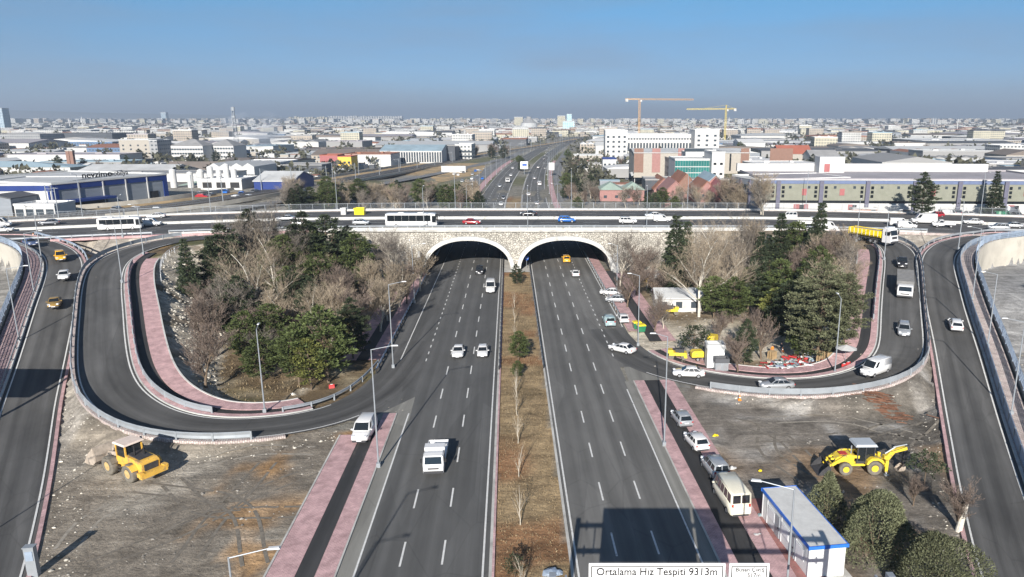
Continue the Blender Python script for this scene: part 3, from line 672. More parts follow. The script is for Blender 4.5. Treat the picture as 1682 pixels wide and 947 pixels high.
# ------------------------------------------------------------------ guard rails, barriers, fences
post_me = {}
def post_mesh(h, w_=.12, m_='galv'):
    k = (h, w_, m_)
    if k not in post_me: mb = MB(); mb.box((0, 0, h / 2 - .1), (w_, w_ * .7, h + .2)); post_me[k] = mb.mesh('post', M[m_])
    return post_me[k]
def rail(A, off, label, group, posts=4.0, prof=None, h=.85, m_='galv', name='guardrail', pm='galv', cat='guard rail', lo=.42, maxp=99):
    B = offset(A, off); o = B[len(B) // 2]; root = empty(name, tuple(o), 0, label, cat, group)
    C_ = B - o; mb = MB(); prof = prof or ((-.04, lo), (.05, lo + .08), (.0, (lo + h) / 2), (.05, h - .08), (-.04, h))
    sweep(mb, C_, prof); mb.build('rail', M[m_], root, loc=(0, 0, 0))
    if posts:
        s = arclen(C_)[-1]; n = min(maxp, int(s / posts) + 1); Q = cut(C_, 0, s, s / n)
        pme = post_mesh(h - .02, .2, pm)
        for q in Q[:n + 1][:100]: put('post', pme, root, tuple(q))
    return root
gl = 'guard rails along the ramps'
s2 = arclen(L2)[-1]; s3 = arclen(R2)[-1]
rail(cut(L2, 14, s2 - 41), 3.55, 'pale blue guard rail round the outer edge of the left loop ramp', gl, h=1.15, lo=.38)
rail(cut(L2, 40, s2 - 48), -3.95, 'grey guard rail on the pink kerb inside the left loop ramp', gl, h=1.0, lo=.2)
rail(cut(L2, s2 - 37, s2 - 12), -3.9, 'short guard rail beside the merge of the left loop ramp', gl, h=.85)
rail(cut(R2, 14, s3 - 32), -3.55, 'long guard rail round the outer edge of the right loop ramp', gl, h=1.15, lo=.38)
rail(cut(R2, 30, s3 - 72), 3.95, 'guard rail on the pink kerb inside the right loop ramp', gl, h=1.0, lo=.2)
rail(cut(L1, 80, 500), 3.6, 'guard rail between the far left ramp and its block paved footway', gl, h=.8)
rail(cut(L1, 120, 205), -3.8, 'guard rail on the strip dividing the two left ramps', gl, h=.85, m_='rail_blue')
rail(cut(R1, 100, 500), -3.7, 'blue-grey guard rail between the far right ramp and its pale footway', gl, h=1.5, lo=.1, m_='rail_blue')
rail(cut(R1, 132, 215), 3.8, 'guard rail on the strip dividing the two right ramps', gl, h=.85)
rail(yrange(HS, 98, 236), -3.25, 'guard rail on the west edge of the median near the underpass', gl, posts=3, h=.8, m_='galv', pm='black')
rail(yrange(HS, 98, 236), 3.25, 'guard rail on the east edge of the median near the underpass', gl, posts=3, h=.8, pm='black')
rail(yrange(HS, 100, 216), -20.9, 'dark blue guard rail leading into the left arch', gl, posts=2.4, h=.9, m_='rail_blue', pm='black')
rail(yrange(HS, 124, 216), 18.7, 'guard rail beside the pavement in the right arch', gl, posts=3, h=.85)
nj = ((-.3, 0), (-.12, .25), (-.1, .62), (.1, .62), (.12, .25), (.3, 0))
gb = 'barriers on the overpass'
rail(cut(DECK, 240, 425), 19.35, 'pale parapet with a rail above the stone arches of the overpass', gb, posts=3, h=1.05, lo=.7)
for a, b_, t in ((240, 425, 'low white parapet kerb over the stone arches'),):
    rail(cut(DECK, a, b_), 19.62, t, gb, posts=0, prof=((-.2, -.3), (-.2, .55), (.2, .55), (.2, -.3)), m_='concrete_white', name='parapet', cat='parapet')
rail(cut(DECK, 20, 640), .35, 'white concrete barrier dividing the two roadways of the overpass', gb, posts=0, prof=nj, m_='concrete_white', name='median_barrier', cat='barrier')
rail(cut(DECK, 120, 640), -17.5, 'white barrier along the far edge of the overpass road', gb, posts=0, prof=((-.18, 0), (-.18, .55), (.18, .55), (.18, 0)), m_='concrete_white', name='edge_barrier', cat='barrier')
rail(cut(DECK, 20, 236), 19.1, 'guard rail at the left end of the overpass road', gb, h=.8, lo=.4)
def fence(A, off, label, hgt=1.7, sp=2.5, bar=.25, m_='galv', name='railing_fence', group='railing fences', hb=(.15, 1.0), bw=.035, cat='fence'):
    B = offset(A, off); o = B[len(B) // 2]; root = empty(name, tuple(o), 0, label, cat, group); C_ = B - o
    mb = MB()
    for f in hb: sweep(mb, C_, ((-.03, hgt * f - .04), (-.03, hgt * f + .03), (.03, hgt * f + .03), (.03, hgt * f - .04)))
    Q = cut(C_, 0, arclen(C_)[-1], bar)
    for q in Q: mb.box((q[0], q[1], q[2] + hgt * .55), (bw, bw, hgt * .9))
    mb.build('bar_panel', M[m_], root, loc=(0, 0, 0))
    s = arclen(C_)[-1]; n = min(99, int(s / sp)); pme = post_mesh(hgt, .09, m_)
    for q in cut(C_, 0, s, s / n)[:100]: put('post', pme, root, tuple(q))
fence(cut(DECK, 170, 480), -20.2, 'long grey railing along the far footway of the overpass', 1.9, 3.2, .3)
fence(offset(cut(L1, 4, 500), 0, 1.0), 6.3, 'pale blue lattice fence above the white retaining wall, far left', 1.3, 2.2, .3, 'rail_blue', hb=(.1, .4, .7, 1.0), bw=.05)
fence(offset(cut(R1, 4, 500), 0, 1.0), -6.3, 'grey blue lattice fence above the retaining wall, far right', 1.3, 2.2, .3, 'rail_blue', hb=(.1, .4, .7, 1.0), bw=.05)
fence(cut(L2, 26, 52), -9.0, 'short thin railing above the rocky bank of the left loop', 1.1, 2.2, .9, 'white_metal', hb=(.5, 1.0))
fence(cut(R2, 26, 46), 9.0, 'short thin railing above the bank of the right loop', 1.1, 2.2, .9, 'white_metal', hb=(.5, 1.0))
rail(cut(RAIL, 30, 900), 9.6, 'low pale boundary wall along the near side of the railway', 'railway walls', posts=0, prof=((-.15, -.6), (-.15, .7), (.15, .7), (.15, -.6)), m_='wall_beige', name='boundary_wall', cat='wall')
rail(cut(RAIL, 30, 900), -18, 'pale boundary wall along the far side of the railway', 'railway walls', posts=0, prof=((-.15, -.9), (-.15, 1.0), (.15, 1.0), (.15, -.9)), m_='wall_beige', name='boundary_wall', cat='wall')
def retain(A, off, label):
    B = offset(A, off); o = B[len(B) // 2].copy(); o[2] = 0; mb = MB(); n = len(B); T = offset(A, off + (.35 if off > 0 else -.35))
    for i in range(n):
        for p, z in ((B[i], -.5), (B[i], B[i][2] + 1.0), (T[i], B[i][2] + 1.0), (T[i], -.5)): mb.v.append((p[0] - o[0], p[1] - o[1], z))
    for i in range(n - 1):
        for j in range(4): mb.f.append((i * 4 + j, i * 4 + (j + 1) % 4, i * 4 + 4 + (j + 1) % 4, i * 4 + 4 + j)); mb.m.append(0)
    ob = put('retaining_wall', mb.mesh('retaining_wall', M['wall_beige']), None, tuple(o)); tag(ob, label, 'wall', 'retaining walls of the outer ramps')
retain(cut(L1, 0, 500), 6.45, 'pale concrete retaining wall below the lattice fence of the far left ramp')
retain(cut(R1, 0, 500), -6.45, 'pale curved retaining wall below the lattice fence of the far right ramp')

# ------------------------------------------------------------------ street lamps
def lampmesh(h, arm, double=False):
    mb = MB(); mb.tube((0, 0, 0), (0, 0, h), .1, .055, 8); mb.box((0, 0, .2), (.4, .4, .5)); pole = mb.mesh('pole', M['galv'], False)
    mb = MB(); mb.tube((0, 0, h - .05), (arm * .9, 0, h + .35), .042, .03, 6)
    if double: mb.tube((0, 0, h - .05), (-arm * .9, 0, h + .35), .055, .04, 6)
    ar = mb.mesh('arm', M['galv'])
    mb = MB(); mb.box((0, 0, 0), (.7, .24, .1), top=.8); hd = mb.mesh('lamp_head', M['white_metal'])
    return pole, ar, hd
LAMPS = {}
def lamp(x, y, z, h, ang, arm, label, group='street lamps', double=False):
    k = (round(h, 1), arm, double)
    if k not in LAMPS: LAMPS[k] = lampmesh(*k)
    p, a, hd = LAMPS[k]
    r = empty('street_lamp', (x, y, z), R(ang), label, 'street lamp', group)
    put('pole', p, r); put('arm', a, r); put('lamp_head', hd, r, (arm, 0, h + .36))
    if double: put('lamp_head', hd, r, (-arm, 0, h + .36), (0, 0, math.pi))
    return r
for px, py, z, h, ang, arm, lab in (
    (622, 766, .1, 13.0, 5, 2.4, 'tall street lamp on the pink pavement beside the parked white van'),
    (435, 676, .7, 10.6, 100, 1.2, 'street lamp on the kerb inside the bottom of the left loop'),
    (646, 603, .1, 12.6, 8, 2.2, 'street lamp between the left loop and the highway'),
    (681, 497, .1, 11.6, 8, 2.4, 'street lamp on the verge just before the left arch'),
    (236, 417, 9.7, 9.5, 175, 1.5, 'street lamp inside the top bend of the left loop'),
    (201, 463, 8, 9.8, 178, 2.2, 'street lamp on the inner kerb of the left loop, with a drooping arm'),
    (68, 423, 9.1, 10.0, 180, 2.0, 'street lamp on the footway at the top of the far left ramp'),
    (57, 486, 6.0, 11.0, 10, 2.6, 'street lamp halfway down the far left footway'),
    (32, 562, 3.5, 11.2, 12, 2.6, 'street lamp near the left frame edge on the block paving'),
    (202, 389, 10, 9.0, 90, 1.5, 'street lamp on the edge of the overpass behind the small bus'),
    (1091, 731, .1, 12.8, 178, 1.6, 'tall street lamp on the narrow pink strip beside the parked cars'),
    (1048, 567, .1, 11.6, 178, 1.6, 'street lamp by the green and yellow bins'),
    (1013, 492, .1, 11.2, 178, 1.6, 'street lamp near the two cars under the bare tree'),
    (1371, 613, 1.9, 10.6, 90, 1.5, 'street lamp on the inner kerb at the bottom of the right loop'),
    (1407, 396, 9.8, 8.8, 60, 1.5, 'street lamp behind the yellow tipper trailer'),
    (1452, 426, 9, 9.4, 5, 2.4, 'street lamp beside the cab of the tipper truck'),
    (1574, 409, 9.8, 9.8, 90, 1.5, 'street lamp on the bend at the top of the far right ramp'),
    (1597, 493, 6.5, 12.0, 178, 2.0, 'street lamp on the upper footway of the far right ramp'),
    (1622, 569, 4.2, 10.6, 178, 2.0, 'street lamp on the middle of the far right footway'),
    (1661, 680, 1.4, 11.5, 170, 2.2, 'street lamp on the lower footway of the far right ramp'),
):
    lamp(*G(px, py, z), z, h, ang, arm, lab)
def lampat(xtop, ytop, h, ang, arm, lab, z0=0):
    x, y = G(xtop, ytop, z0 + h); lamp(x, y, z0, h, ang, arm, lab)
lampat(1305, 803, 12.8, 168, 2.4, 'street lamp in front of the blue-trimmed cabin')
lampat(375, 915, 12.8, 8, 2.4, 'street lamp whose top shows at the bottom edge over bare earth')
lamp(-19.5, 26, 0, 13, 5, 2.4, 'street lamp below the frame on the left pavement')
lamp(-52.5, 47, 0, 11, 10, 2.5, 'street lamp near the bottom left corner beside the far left ramp')
for k, s in enumerate(range(236, 440, 34)):
    q = cut(DECK, s, s + 1)[0]; lamp(q[0], q[1] + 20.6, DZ, 11.5, 270, 1.8, 'street lamp at the far railing of the overpass', 'lamps along the overpass')
for k, s in enumerate((150, 176, 205, 452, 482, 515, 545)):
    q = cut(DECK, s, s + 1)[0]; lamp(q[0], q[1] + 20.6, DZ, 11.5, 270, 1.8, 'street lamp at the far railing of the overpass', 'lamps along the overpass')
for px, py in ((867, 377), (1062, 377), (697, 377)): lamp(*G(px, py, DZ), DZ, 10.0, 90, 1.6, {867: 'street lamp on the parapet above the left edge of the right arch', 1062: 'street lamp on the parapet right of the arches', 697: 'street lamp on the parapet beside the coach'}[px], 'lamps on the near parapet')
s = sf + 8
while s < 900:
    q = cut(HS, s, s + 3)[0]
    for o, a in ((-17.2, 0), (16.6, 180)):
        p = offset(cut(HS, s, s + 6, 3), o)[0]; lamp(p[0], p[1], 0, 12.0, a, 2.2, 'street lamp beside the highway beyond the overpass, west side' if o < 0 else 'street lamp beside the highway beyond the overpass, east side', 'west lamps of the far highway' if o < 0 else 'east lamps of the far highway')
    s += 42
s = 20
sr = arclen(RAIL)[-1]
cm = MB(); cm.tube((0, 0, 0), (0, 0, 8.5), .16, .12, 6); cm = cm.mesh('mast', M['galv']); ca_ = MB(); ca_.box((-1.8, 0, 7.6), (3.8, .08, .08)); ca_.tube((-3.4, 0, 7.6), (0, 0, 8.4), .04, .04, 4); ca_ = ca_.mesh('bracket', M['galv'])
while s < sr - 20 and s < 1100:
    for o, rz in ((6, 0), (-6, math.pi)):
        p = offset(cut(RAIL, s, s + 12, 6), o)[0]; r = empty('catenary_mast', (p[0], p[1], p[2]), rz, 'grey overhead line mast beside the railway, %s' % ('near side' if o > 0 else 'far side'), 'mast', 'overhead line masts, %s' % ('near side' if o > 0 else 'far side')); put('mast', cm, r); put('bracket', ca_, r)
    s += 46

# ------------------------------------------------------------------ text and sign gantry
def text(body, size, mtl, parent, loc, rot, ext=.012, align='CENTER', sx=1.0, name='lettering'):
    cu = bpy.data.curves.new(name, 'FONT'); cu.body = body; cu.size = size; cu.extrude = ext; cu.align_x = align; cu.align_y = 'CENTER'; cu.offset = size * .012
    t = bpy.data.objects.new(name, cu); COL.objects.link(t); bpy.context.view_layer.update()
    me = bpy.data.meshes.new_from_object(t.evaluated_get(bpy.context.evaluated_depsgraph_get())); bpy.data.objects.remove(t); bpy.data.curves.remove(cu)
    me.materials.clear(); me.materials.append(M[mtl]); o = put(name, me, parent, loc, rot); o.scale = (sx, 1, 1); return o
def gantry(x0, x1, Y, zc, panels, label, zt=10.15, zb=6.5):
    g = empty('sign_gantry', (x0, Y, 0), 0, label, 'sign gantry', None)
    for x in (0, x1 - x0):
        mb = MB(); mb.box((x, 0, 4.6), (.42, .5, 9.2)); mb.box((x, 0, .2), (1, 1, .5)); mb.build('post', M['galv'], g, loc=(0, 0, 0))
    for z in zc:
        mb = MB(); mb.box(((x1 - x0) / 2, 0, z), (x1 - x0, .28, .24)); mb.box((.8, 0, z), (.12, .5, .5)); mb.box((x1 - x0 - .8, 0, z), (.12, .5, .5)); mb.build('beam', M['galv'], g, loc=(0, 0, 0))
    mb = MB()
    for x in np.linspace(1.6, x1 - x0 - 1.6, 8): mb.box((x, .02, (zc[0] + zc[1]) / 2), (.1, .1, zc[1] - zc[0]))
    mb.build('strut', M['galv'], g, loc=(0, 0, 0))
    for (a, b_, lines) in panels:
        mb = MB(); mb.box(((a + b_) / 2 - x0, -.3, (zt + zb) / 2), (b_ - a, .08, zt - zb)); pn = mb.build('sign_panel', M['sign_white'], g, loc=(0, 0, 0))
        mb = MB(); w_ = .06; i = .16; A0, A1, B0, B1 = a - x0 + i, b_ - x0 - i, zb + i, zt - i
        for c, d in (((A0 + A1) / 2, B1), ((A0 + A1) / 2, B0)): mb.box((c, -.35, d), (A1 - A0, .015, w_))
        for c in (A0, A1): mb.box((c, -.35, (B0 + B1) / 2), (w_, .015, B1 - B0 - w_))
        if len(lines) > 2: mb.box(((A0 + A1) / 2, -.352, lines[2]), (A1 - A0, .015, w_))
        mb.build('border', M['ink'], pn, loc=(0, 0, 0))
        for k, ln in enumerate(lines[:2]):
            if ln: text(ln[0], ln[1], 'ink', pn, ((a + b_) / 2 - x0 + ln[3], -.35, ln[2]), (R(90), 0, 0), sx=ln[4])
    return g
gantry(-1.0, 19.4, 38.6, (7.05, 8.75), [(1.17, 9.32, [('Ortalama Hız Tespiti 9313m', .7, 9.6, 0, .9)]), (9.55, 11.95, [('Büsan Çıkış', .38, 9.75, .05, .95), ('517m', .38, 9.37, .3, .95), 9.12])], 'sign gantry over the right carriageway with two white boards at the bottom edge')
gb2 = gantry(-86, -69.6, 78, (6.2, 8.6), [(-85, -70.4, [])], 'unseen gantry board just outside the left edge, added to shade the far left ramp', 9.6, 5.2) if True else None
# blank board added out of view to cast the shadow on the far left ramp
# ------------------------------------------------------------------ vehicles
def lerp3(a, b, t): return tuple(a[i] + (b[i] - a[i]) * t for i in range(3))
def pane(mb, q, u0, u1, v0, v1, t=.012, mi=0):
    """pane on quad q (bl, br, tr, tl) between fractions"""
    def pt(u, v): return lerp3(lerp3(q[0], q[1], u), lerp3(q[3], q[2], u), v)
    mb.slab([pt(u0, v0), pt(u1, v0), pt(u1, v1), pt(u0, v1)], t, mi)
def wheel_parts(root, x, y, r, w_, cache, rimm='rim', tyre='rubber'):
    k = (r, w_, rimm, tyre)
    if k not in cache:
        mb = MB(); n = 20; ri = .48 if tyre != 'rubber' else .6; prof = [(-w_ / 2, r * ri), (-w_ / 2, r * .93), (-w_ * .36, r), (w_ * .36, r), (w_ / 2, r * .93), (w_ / 2, r * ri)]
        rings = []
        for i in range(n): a = 2 * math.pi * i / n; rings.append([(p[1] * math.cos(a), p[0], p[1] * math.sin(a)) for p in prof])
        mb.loft(rings + [rings[0]], cap=False); t = mb.mesh('tyre', M[tyre], True)
        mb = MB(); mb.tube((0, -w_ * .46, 0), (0, w_ * .46, 0), r * (ri + .02), r * (ri + .02), 16)
        for s in (-1, 1): mb.tube((0, s * w_ * .4, 0), (0, s * w_ * .5, 0), r * .2, r * .15, 10)
        rm = mb.mesh('rim', M[rimm]); cache[k] = (t, rm)
    t, rm = cache[k]; wo = put('wheel', t, root, (x, y, r)); put('rim', rm, wo)
WC = {}
def greenhouse(base, roof, hwb, hwr, zb, zr):
    x0, x1 = base; r0, r1 = roof
    B = [(x0, -hwb, zb), (x1, -hwb, zb), (x1, hwb, zb), (x0, hwb, zb)]; T = [(r0, -hwr, zr), (r1, -hwr, zr), (r1, hwr, zr), (r0, hwr, zr)]
    return B, T
SPEC = {
 'sedan': dict(L=4.5, W=1.8, H=1.45, st=[(-2.25, .42, .8, .62), (-2.18, .3, .95, .8), (-1.75, .24, 1.0, .88), (-.8, .2, .95, .9), (.9, .2, .93, .9), (1.5, .22, .87, .89), (2.05, .26, .76, .83), (2.25, .36, .6, .66)], g=((-1.8, 1.08), (-1.05, .3)), belt=.93, hr=.6, wb=1.33, r=.32, side=((.04, .34), (.38, .66), (.7, .95))),
 'hatch': dict(L=4.0, W=1.76, H=1.5, st=[(-2.0, .42, .85, .7), (-1.96, .28, 1.0, .84), (-1.5, .22, 1.0, .88), (0, .2, .96, .88), (.95, .22, .94, .88), (1.5, .24, .86, .86), (1.85, .28, .74, .8), (2.0, .36, .58, .66)], g=((-1.93, 1.05), (-1.5, .3)), belt=.95, hr=.62, wb=1.25, r=.31, side=((.1, .32), (.36, .64), (.68, .94))),
 'suv': dict(L=4.5, W=1.88, H=1.7, st=[(-2.25, .48, .95, .75), (-2.2, .34, 1.1, .88), (-1.6, .28, 1.12, .93), (0, .26, 1.08, .94), (1.0, .26, 1.06, .94), (1.7, .3, .98, .92), (2.1, .34, .84, .86), (2.25, .42, .66, .72)], g=((-2.15, 1.15), (-1.8, .4)), belt=1.06, hr=.66, wb=1.35, r=.36, side=((.06, .3), (.34, .63), (.67, .94))),
 'caravan': dict(L=4.3, W=1.8, H=1.82, st=[(-2.15, .42, 1.0, .8), (-2.12, .28, 1.08, .88), (-1.5, .22, 1.08, .9), (0, .2, 1.05, .9), (1.0, .22, 1.02, .9), (1.6, .26, .9, .87), (1.95, .3, .78, .82), (2.15, .38, .62, .68)], g=((-2.11, 1.2), (-1.98, .42)), belt=1.05, hr=.72, wb=1.32, r=.31, side=((.05, .33), (.37, .65), (.69, .93))),
 'smallvan': dict(L=4.4, W=1.85, H=1.86, st=[(-2.2, .42, 1.1, .84), (-2.18, .28, 1.2, .91), (-1.5, .22, 1.2, .93), (0, .2, 1.14, .93), (1.0, .22, 1.08, .92), (1.6, .26, .96, .9), (2.05, .3, .82, .84), (2.2, .38, .64, .7)], g=((-2.17, 1.3), (-2.1, .55)), belt=1.1, hr=.78, wb=1.36, r=.32, side=((.72, .94),)),
 'van': dict(L=5.3, W=2.0, H=2.35, st=[(-2.65, .45, 1.3, .92), (-2.63, .3, 1.4, .98), (-1.5, .26, 1.4, 1.0), (.4, .26, 1.34, 1.0), (1.5, .28, 1.25, .99), (2.1, .3, 1.08, .95), (2.5, .34, .9, .9), (2.65, .42, .7, .76)], g=((-2.62, 1.95), (-2.56, 1.15)), belt=1.3, hr=.84, wb=1.7, r=.35, side=((.8, .95),)),
 'minibus': dict(L=5.6, W=2.02, H=2.5, st=[(-2.8, .45, 1.3, .94), (-2.78, .32, 1.4, .98), (-1.5, .28, 1.4, 1.01), (.4, .28, 1.34, 1.01), (1.7, .3, 1.22, 1.0), (2.3, .32, 1.08, .95), (2.65, .36, .9, .9), (2.8, .44, .7, .76)], g=((-2.77, 2.15), (-2.7, 1.5)), belt=1.3, hr=.86, wb=1.75, r=.36, side=((.04, .22), (.25, .42), (.45, .62), (.65, .78), (.82, .95))),
 'cab': dict(L=5.0, W=1.9, H=1.85, st=[(-.1, .5, 1.05, .9), (0, .4, 1.12, .93), (.9, .3, 1.1, .93), (1.5, .3, 1.02, .92), (2.2, .34, .86, .86), (2.5, .44, .66, .74)], g=((-.05, 1.55), (.1, .9)), belt=1.08, hr=.72, wb=1.55, r=.36, side=((.12, .85),)),
}
def car(kind, pm, root=None, extra=None):
    S = SPEC[kind]; W = S['W'] / 2; root = root or empty('car')
    mb = MB(); rings = []
    for x, z0, z1, hw in S['st']:
        rings.append([(x, -hw * .8, z0), (x, -hw, z0 + .12), (x, -hw * 1.0, (z0 + z1) / 2), (x, -hw * .97, z1 - .1), (x, -hw * .82, z1), (x, 0, z1 + .035), (x, hw * .82, z1), (x, hw * .97, z1 - .1), (x, hw * 1.0, (z0 + z1) / 2), (x, hw, z0 + .12), (x, hw * .8, z0)])
    mb.loft(rings)
    B, T = greenhouse(*S['g'], W * .95, W * S['hr'] / .66 * .8 if S['hr'] < .7 else W * S['hr'] / .8 * .86, S['belt'], S['H'] - .05)
    mb.add(B + T, [(0, 1, 5, 4), (1, 2, 6, 5), (2, 3, 7, 6), (3, 0, 4, 7)])
    (r0, r1) = S['g'][1]; hr = T[2][1]
    mb.loft([[(r0, -hr, S['H'] - .05), (r0 + .08, -hr * .8, S['H'] - .012), (r0 + .08, hr * .8, S['H'] - .012), (r0, hr, S['H'] - .05)], [((r0 + r1) / 2, -hr, S['H'] - .05), ((r0 + r1) / 2, -hr * .82, S['H'] + .01), ((r0 + r1) / 2, hr * .82, S['H'] + .01), ((r0 + r1) / 2, hr, S['H'] - .05)], [(r1, -hr, S['H'] - .05), (r1 - .05, -hr * .8, S['H'] - .015), (r1 - .05, hr * .8, S['H'] - .015), (r1, hr, S['H'] - .05)]])
    me = mb.mesh('body', M[pm], True)
    bm_ = put('body', me, root)
    # glass
    mb = MB(); pane(mb, (B[1], B[2], T[2], T[1]), .06, .94, .1, .93); put('windscreen', mb.mesh('windscreen', M['glass']), root)
    if kind != 'cab' or True:
        mb = MB(); q = (B[3], B[0], T[0], T[3])
        if kind in ('minibus', 'van', 'caravan'): pane(mb, q, .08, .47, .2, .88); pane(mb, q, .53, .92, .2, .88)
        else: pane(mb, q, .09, .91, .14, .9)
        put('rear_window', mb.mesh('rear_window', M['glass']), root)
    for sgn, q in ((-1, (B[0], B[1], T[1], T[0])), (1, (B[2], B[3], T[3], T[2]))):
        mb = MB()
        for a, b_ in S['side']:
            if sgn > 0: a, b_ = 1 - b_, 1 - a
            pane(mb, q, a, b_, .12, .88)
        put('side_window', mb.mesh('side_window', M['glass']), root)
    f = S['st'][-1]; g = S['st'][-3]; r = S['st'][0]
    xf = S['L'] / 2
    for s in (-1, 1):
        mb = MB(); mb.box((xf - .2, s * W * .68, g[2] - .1), (.3, .34, .16), s * -.35); put('headlight', mb.mesh('headlight', M['lamp_white']), root)
        if kind != 'cab': mb = MB(); mb.box((-xf + .05, s * W * .8, r[2] - .02), (.1, .2, .3 if kind in ('van', 'minibus', 'smallvan', 'caravan') else .16)); put('taillight', mb.mesh('taillight', M['lamp_red']), root)
        mb = MB(); mb.box((S['g'][0][1] - .35, s * (W + .1), S['belt'] + .06), (.14, .2, .13)); put('side_mirror', mb.mesh('side_mirror', M[pm]), root)
    mb = MB(); mb.box((xf - .06, 0, .36), (.16, W * 1.5, .22)); mb.box((xf - .1, 0, .58), (.12, W * .8, .14)); put('front_bumper', mb.mesh('front_bumper', M['dark_trim']), root)
    mb = MB(); mb.box((xf + .022, 0, .42), (.02, .52, .12)); put('number_plate', mb.mesh('number_plate', M['plate']), root)
    if kind != 'cab':
        mb = MB(); mb.box((-xf + .04, 0, .36), (.12, W * 1.5, .16)); put('rear_bumper', mb.mesh('rear_bumper', M['dark_trim']), root)
        mb = MB(); mb.box((-xf - .012, 0, .72 if kind != 'sedan' else .68), (.02, .52, .12)); put('number_plate', mb.mesh('number_plate', M['plate']), root)
    for x in (S['wb'], -S['wb']):
        for s in (-1, 1):
            if kind == 'cab' and x < 0: continue
            wheel_parts(root, x, s * (W - .09), S['r'], .21, WC)
    return root
def boxtruck(cabm, bedm, L=6.2, kind='flat', wcab=2.1):
    """forward-control truck; x forward"""
    root = empty('truck'); W = wcab / 2; xf = L / 2
    mb = MB(); rings = []
    for x, z0, z1, hw in ((xf - 1.75, .55, 2.25, W), (xf - 1.0, .5, 2.32, W), (xf - .35, .5, 2.26, W * .97), (xf - .3, .5, 1.35, W), (xf, .5, 1.25, W * .93)):
        rings.append([(x, -hw, z0), (x, -hw, z1 - .15), (x, -hw * .88, z1), (x, hw * .88, z1), (x, hw, z1 - .15), (x, hw, z0)])
    rings[3] = [(xf - .12, -W, .5), (xf - .12, -W, 1.3), (xf - .12, -W * .9, 1.42), (xf - .12, W * .9, 1.42), (xf - .12, W, 1.3), (xf - .12, W, .5)]
    mb.loft(rings); put('cab', mb.mesh('cab', M[cabm]), root)
    q = [(xf - .1, -W * .88, 1.42), (xf - .1, W * .88, 1.42), (xf - .34, W * .84, 2.16), (xf - .34, -W * .84, 2.16)]
    mb = MB(); pane(mb, q, .03, .97, .02, .97, .03); put('windscreen', mb.mesh('windscreen', M['glass']), root)
    for s in (-1, 1):
        mb = MB(); mb.box((xf - .95, s * (W + .005), 1.75), (.8, .03, .55)); put('side_window', mb.mesh('side_window', M['glass']), root)
        mb = MB(); mb.box((xf + .01, s * W * .7, .85), (.06, .34, .2)); put('headlight', mb.mesh('headlight', M['lamp_white']), root)
        mb = MB(); mb.box((xf - .3, s * (W + .18), 1.75), (.1, .2, .4)); put('side_mirror', mb.mesh('side_mirror', M['black']), root)
    mb = MB(); mb.box((xf + .02, 0, .6), (.1, W * 1.9, .25)); mb.box((xf - .03, 0, .98), (.08, W * 1.1, .16)); put('bumper', mb.mesh('bumper', M['dark_trim']), root)
    mb = MB(); mb.box((-.6, 0, .62), (L - 1.6, .8, .22)); put('chassis', mb.mesh('chassis', M['chassis']), root)
    bl = L - 2.0; bx = -L / 2 + bl / 2 + .05
    if kind == 'flat':
        mb = MB(); mb.box((bx, 0, .9), (bl, W * 2.05, .12))
        for s in (-1, 1): mb.box((bx, s * W * 1.02, 1.14), (bl, .05, .42))
        mb.box((-L / 2 + .06, 0, 1.14), (.05, W * 2.0, .42)); put('flatbed', mb.mesh('flatbed', M[bedm]), root)
        mb = MB(); mb.box((bx + bl / 2 + .0, 0, 1.7), (.1, W * 2.0, 1.5)); mb.box((bx + bl / 2 - .5, 0, 2.42), (1.0, W * 2, .07)); put('headboard', mb.mesh('headboard', M[bedm]), root)
    else:
        mb = MB(); mb.box((bx, 0, 1.75), (bl, W * 2.2, 1.7)); put('cargo_box', mb.mesh('cargo_box', M[bedm]), root)
        mb = MB()
        for k in range(9): mb.box((-L / 2 + .2 + k * (bl - .3) / 8, 0, 2.62), (.08, W * 2.2, .06))
        put('roof_bow', mb.mesh('roof_bow', M[bedm]), root)
    for x in (xf - 1.2, -L / 2 + 1.3):
        for s in (-1, 1): wheel_parts(root, x, s * (W - .16), .42, .3, WC)
    return root
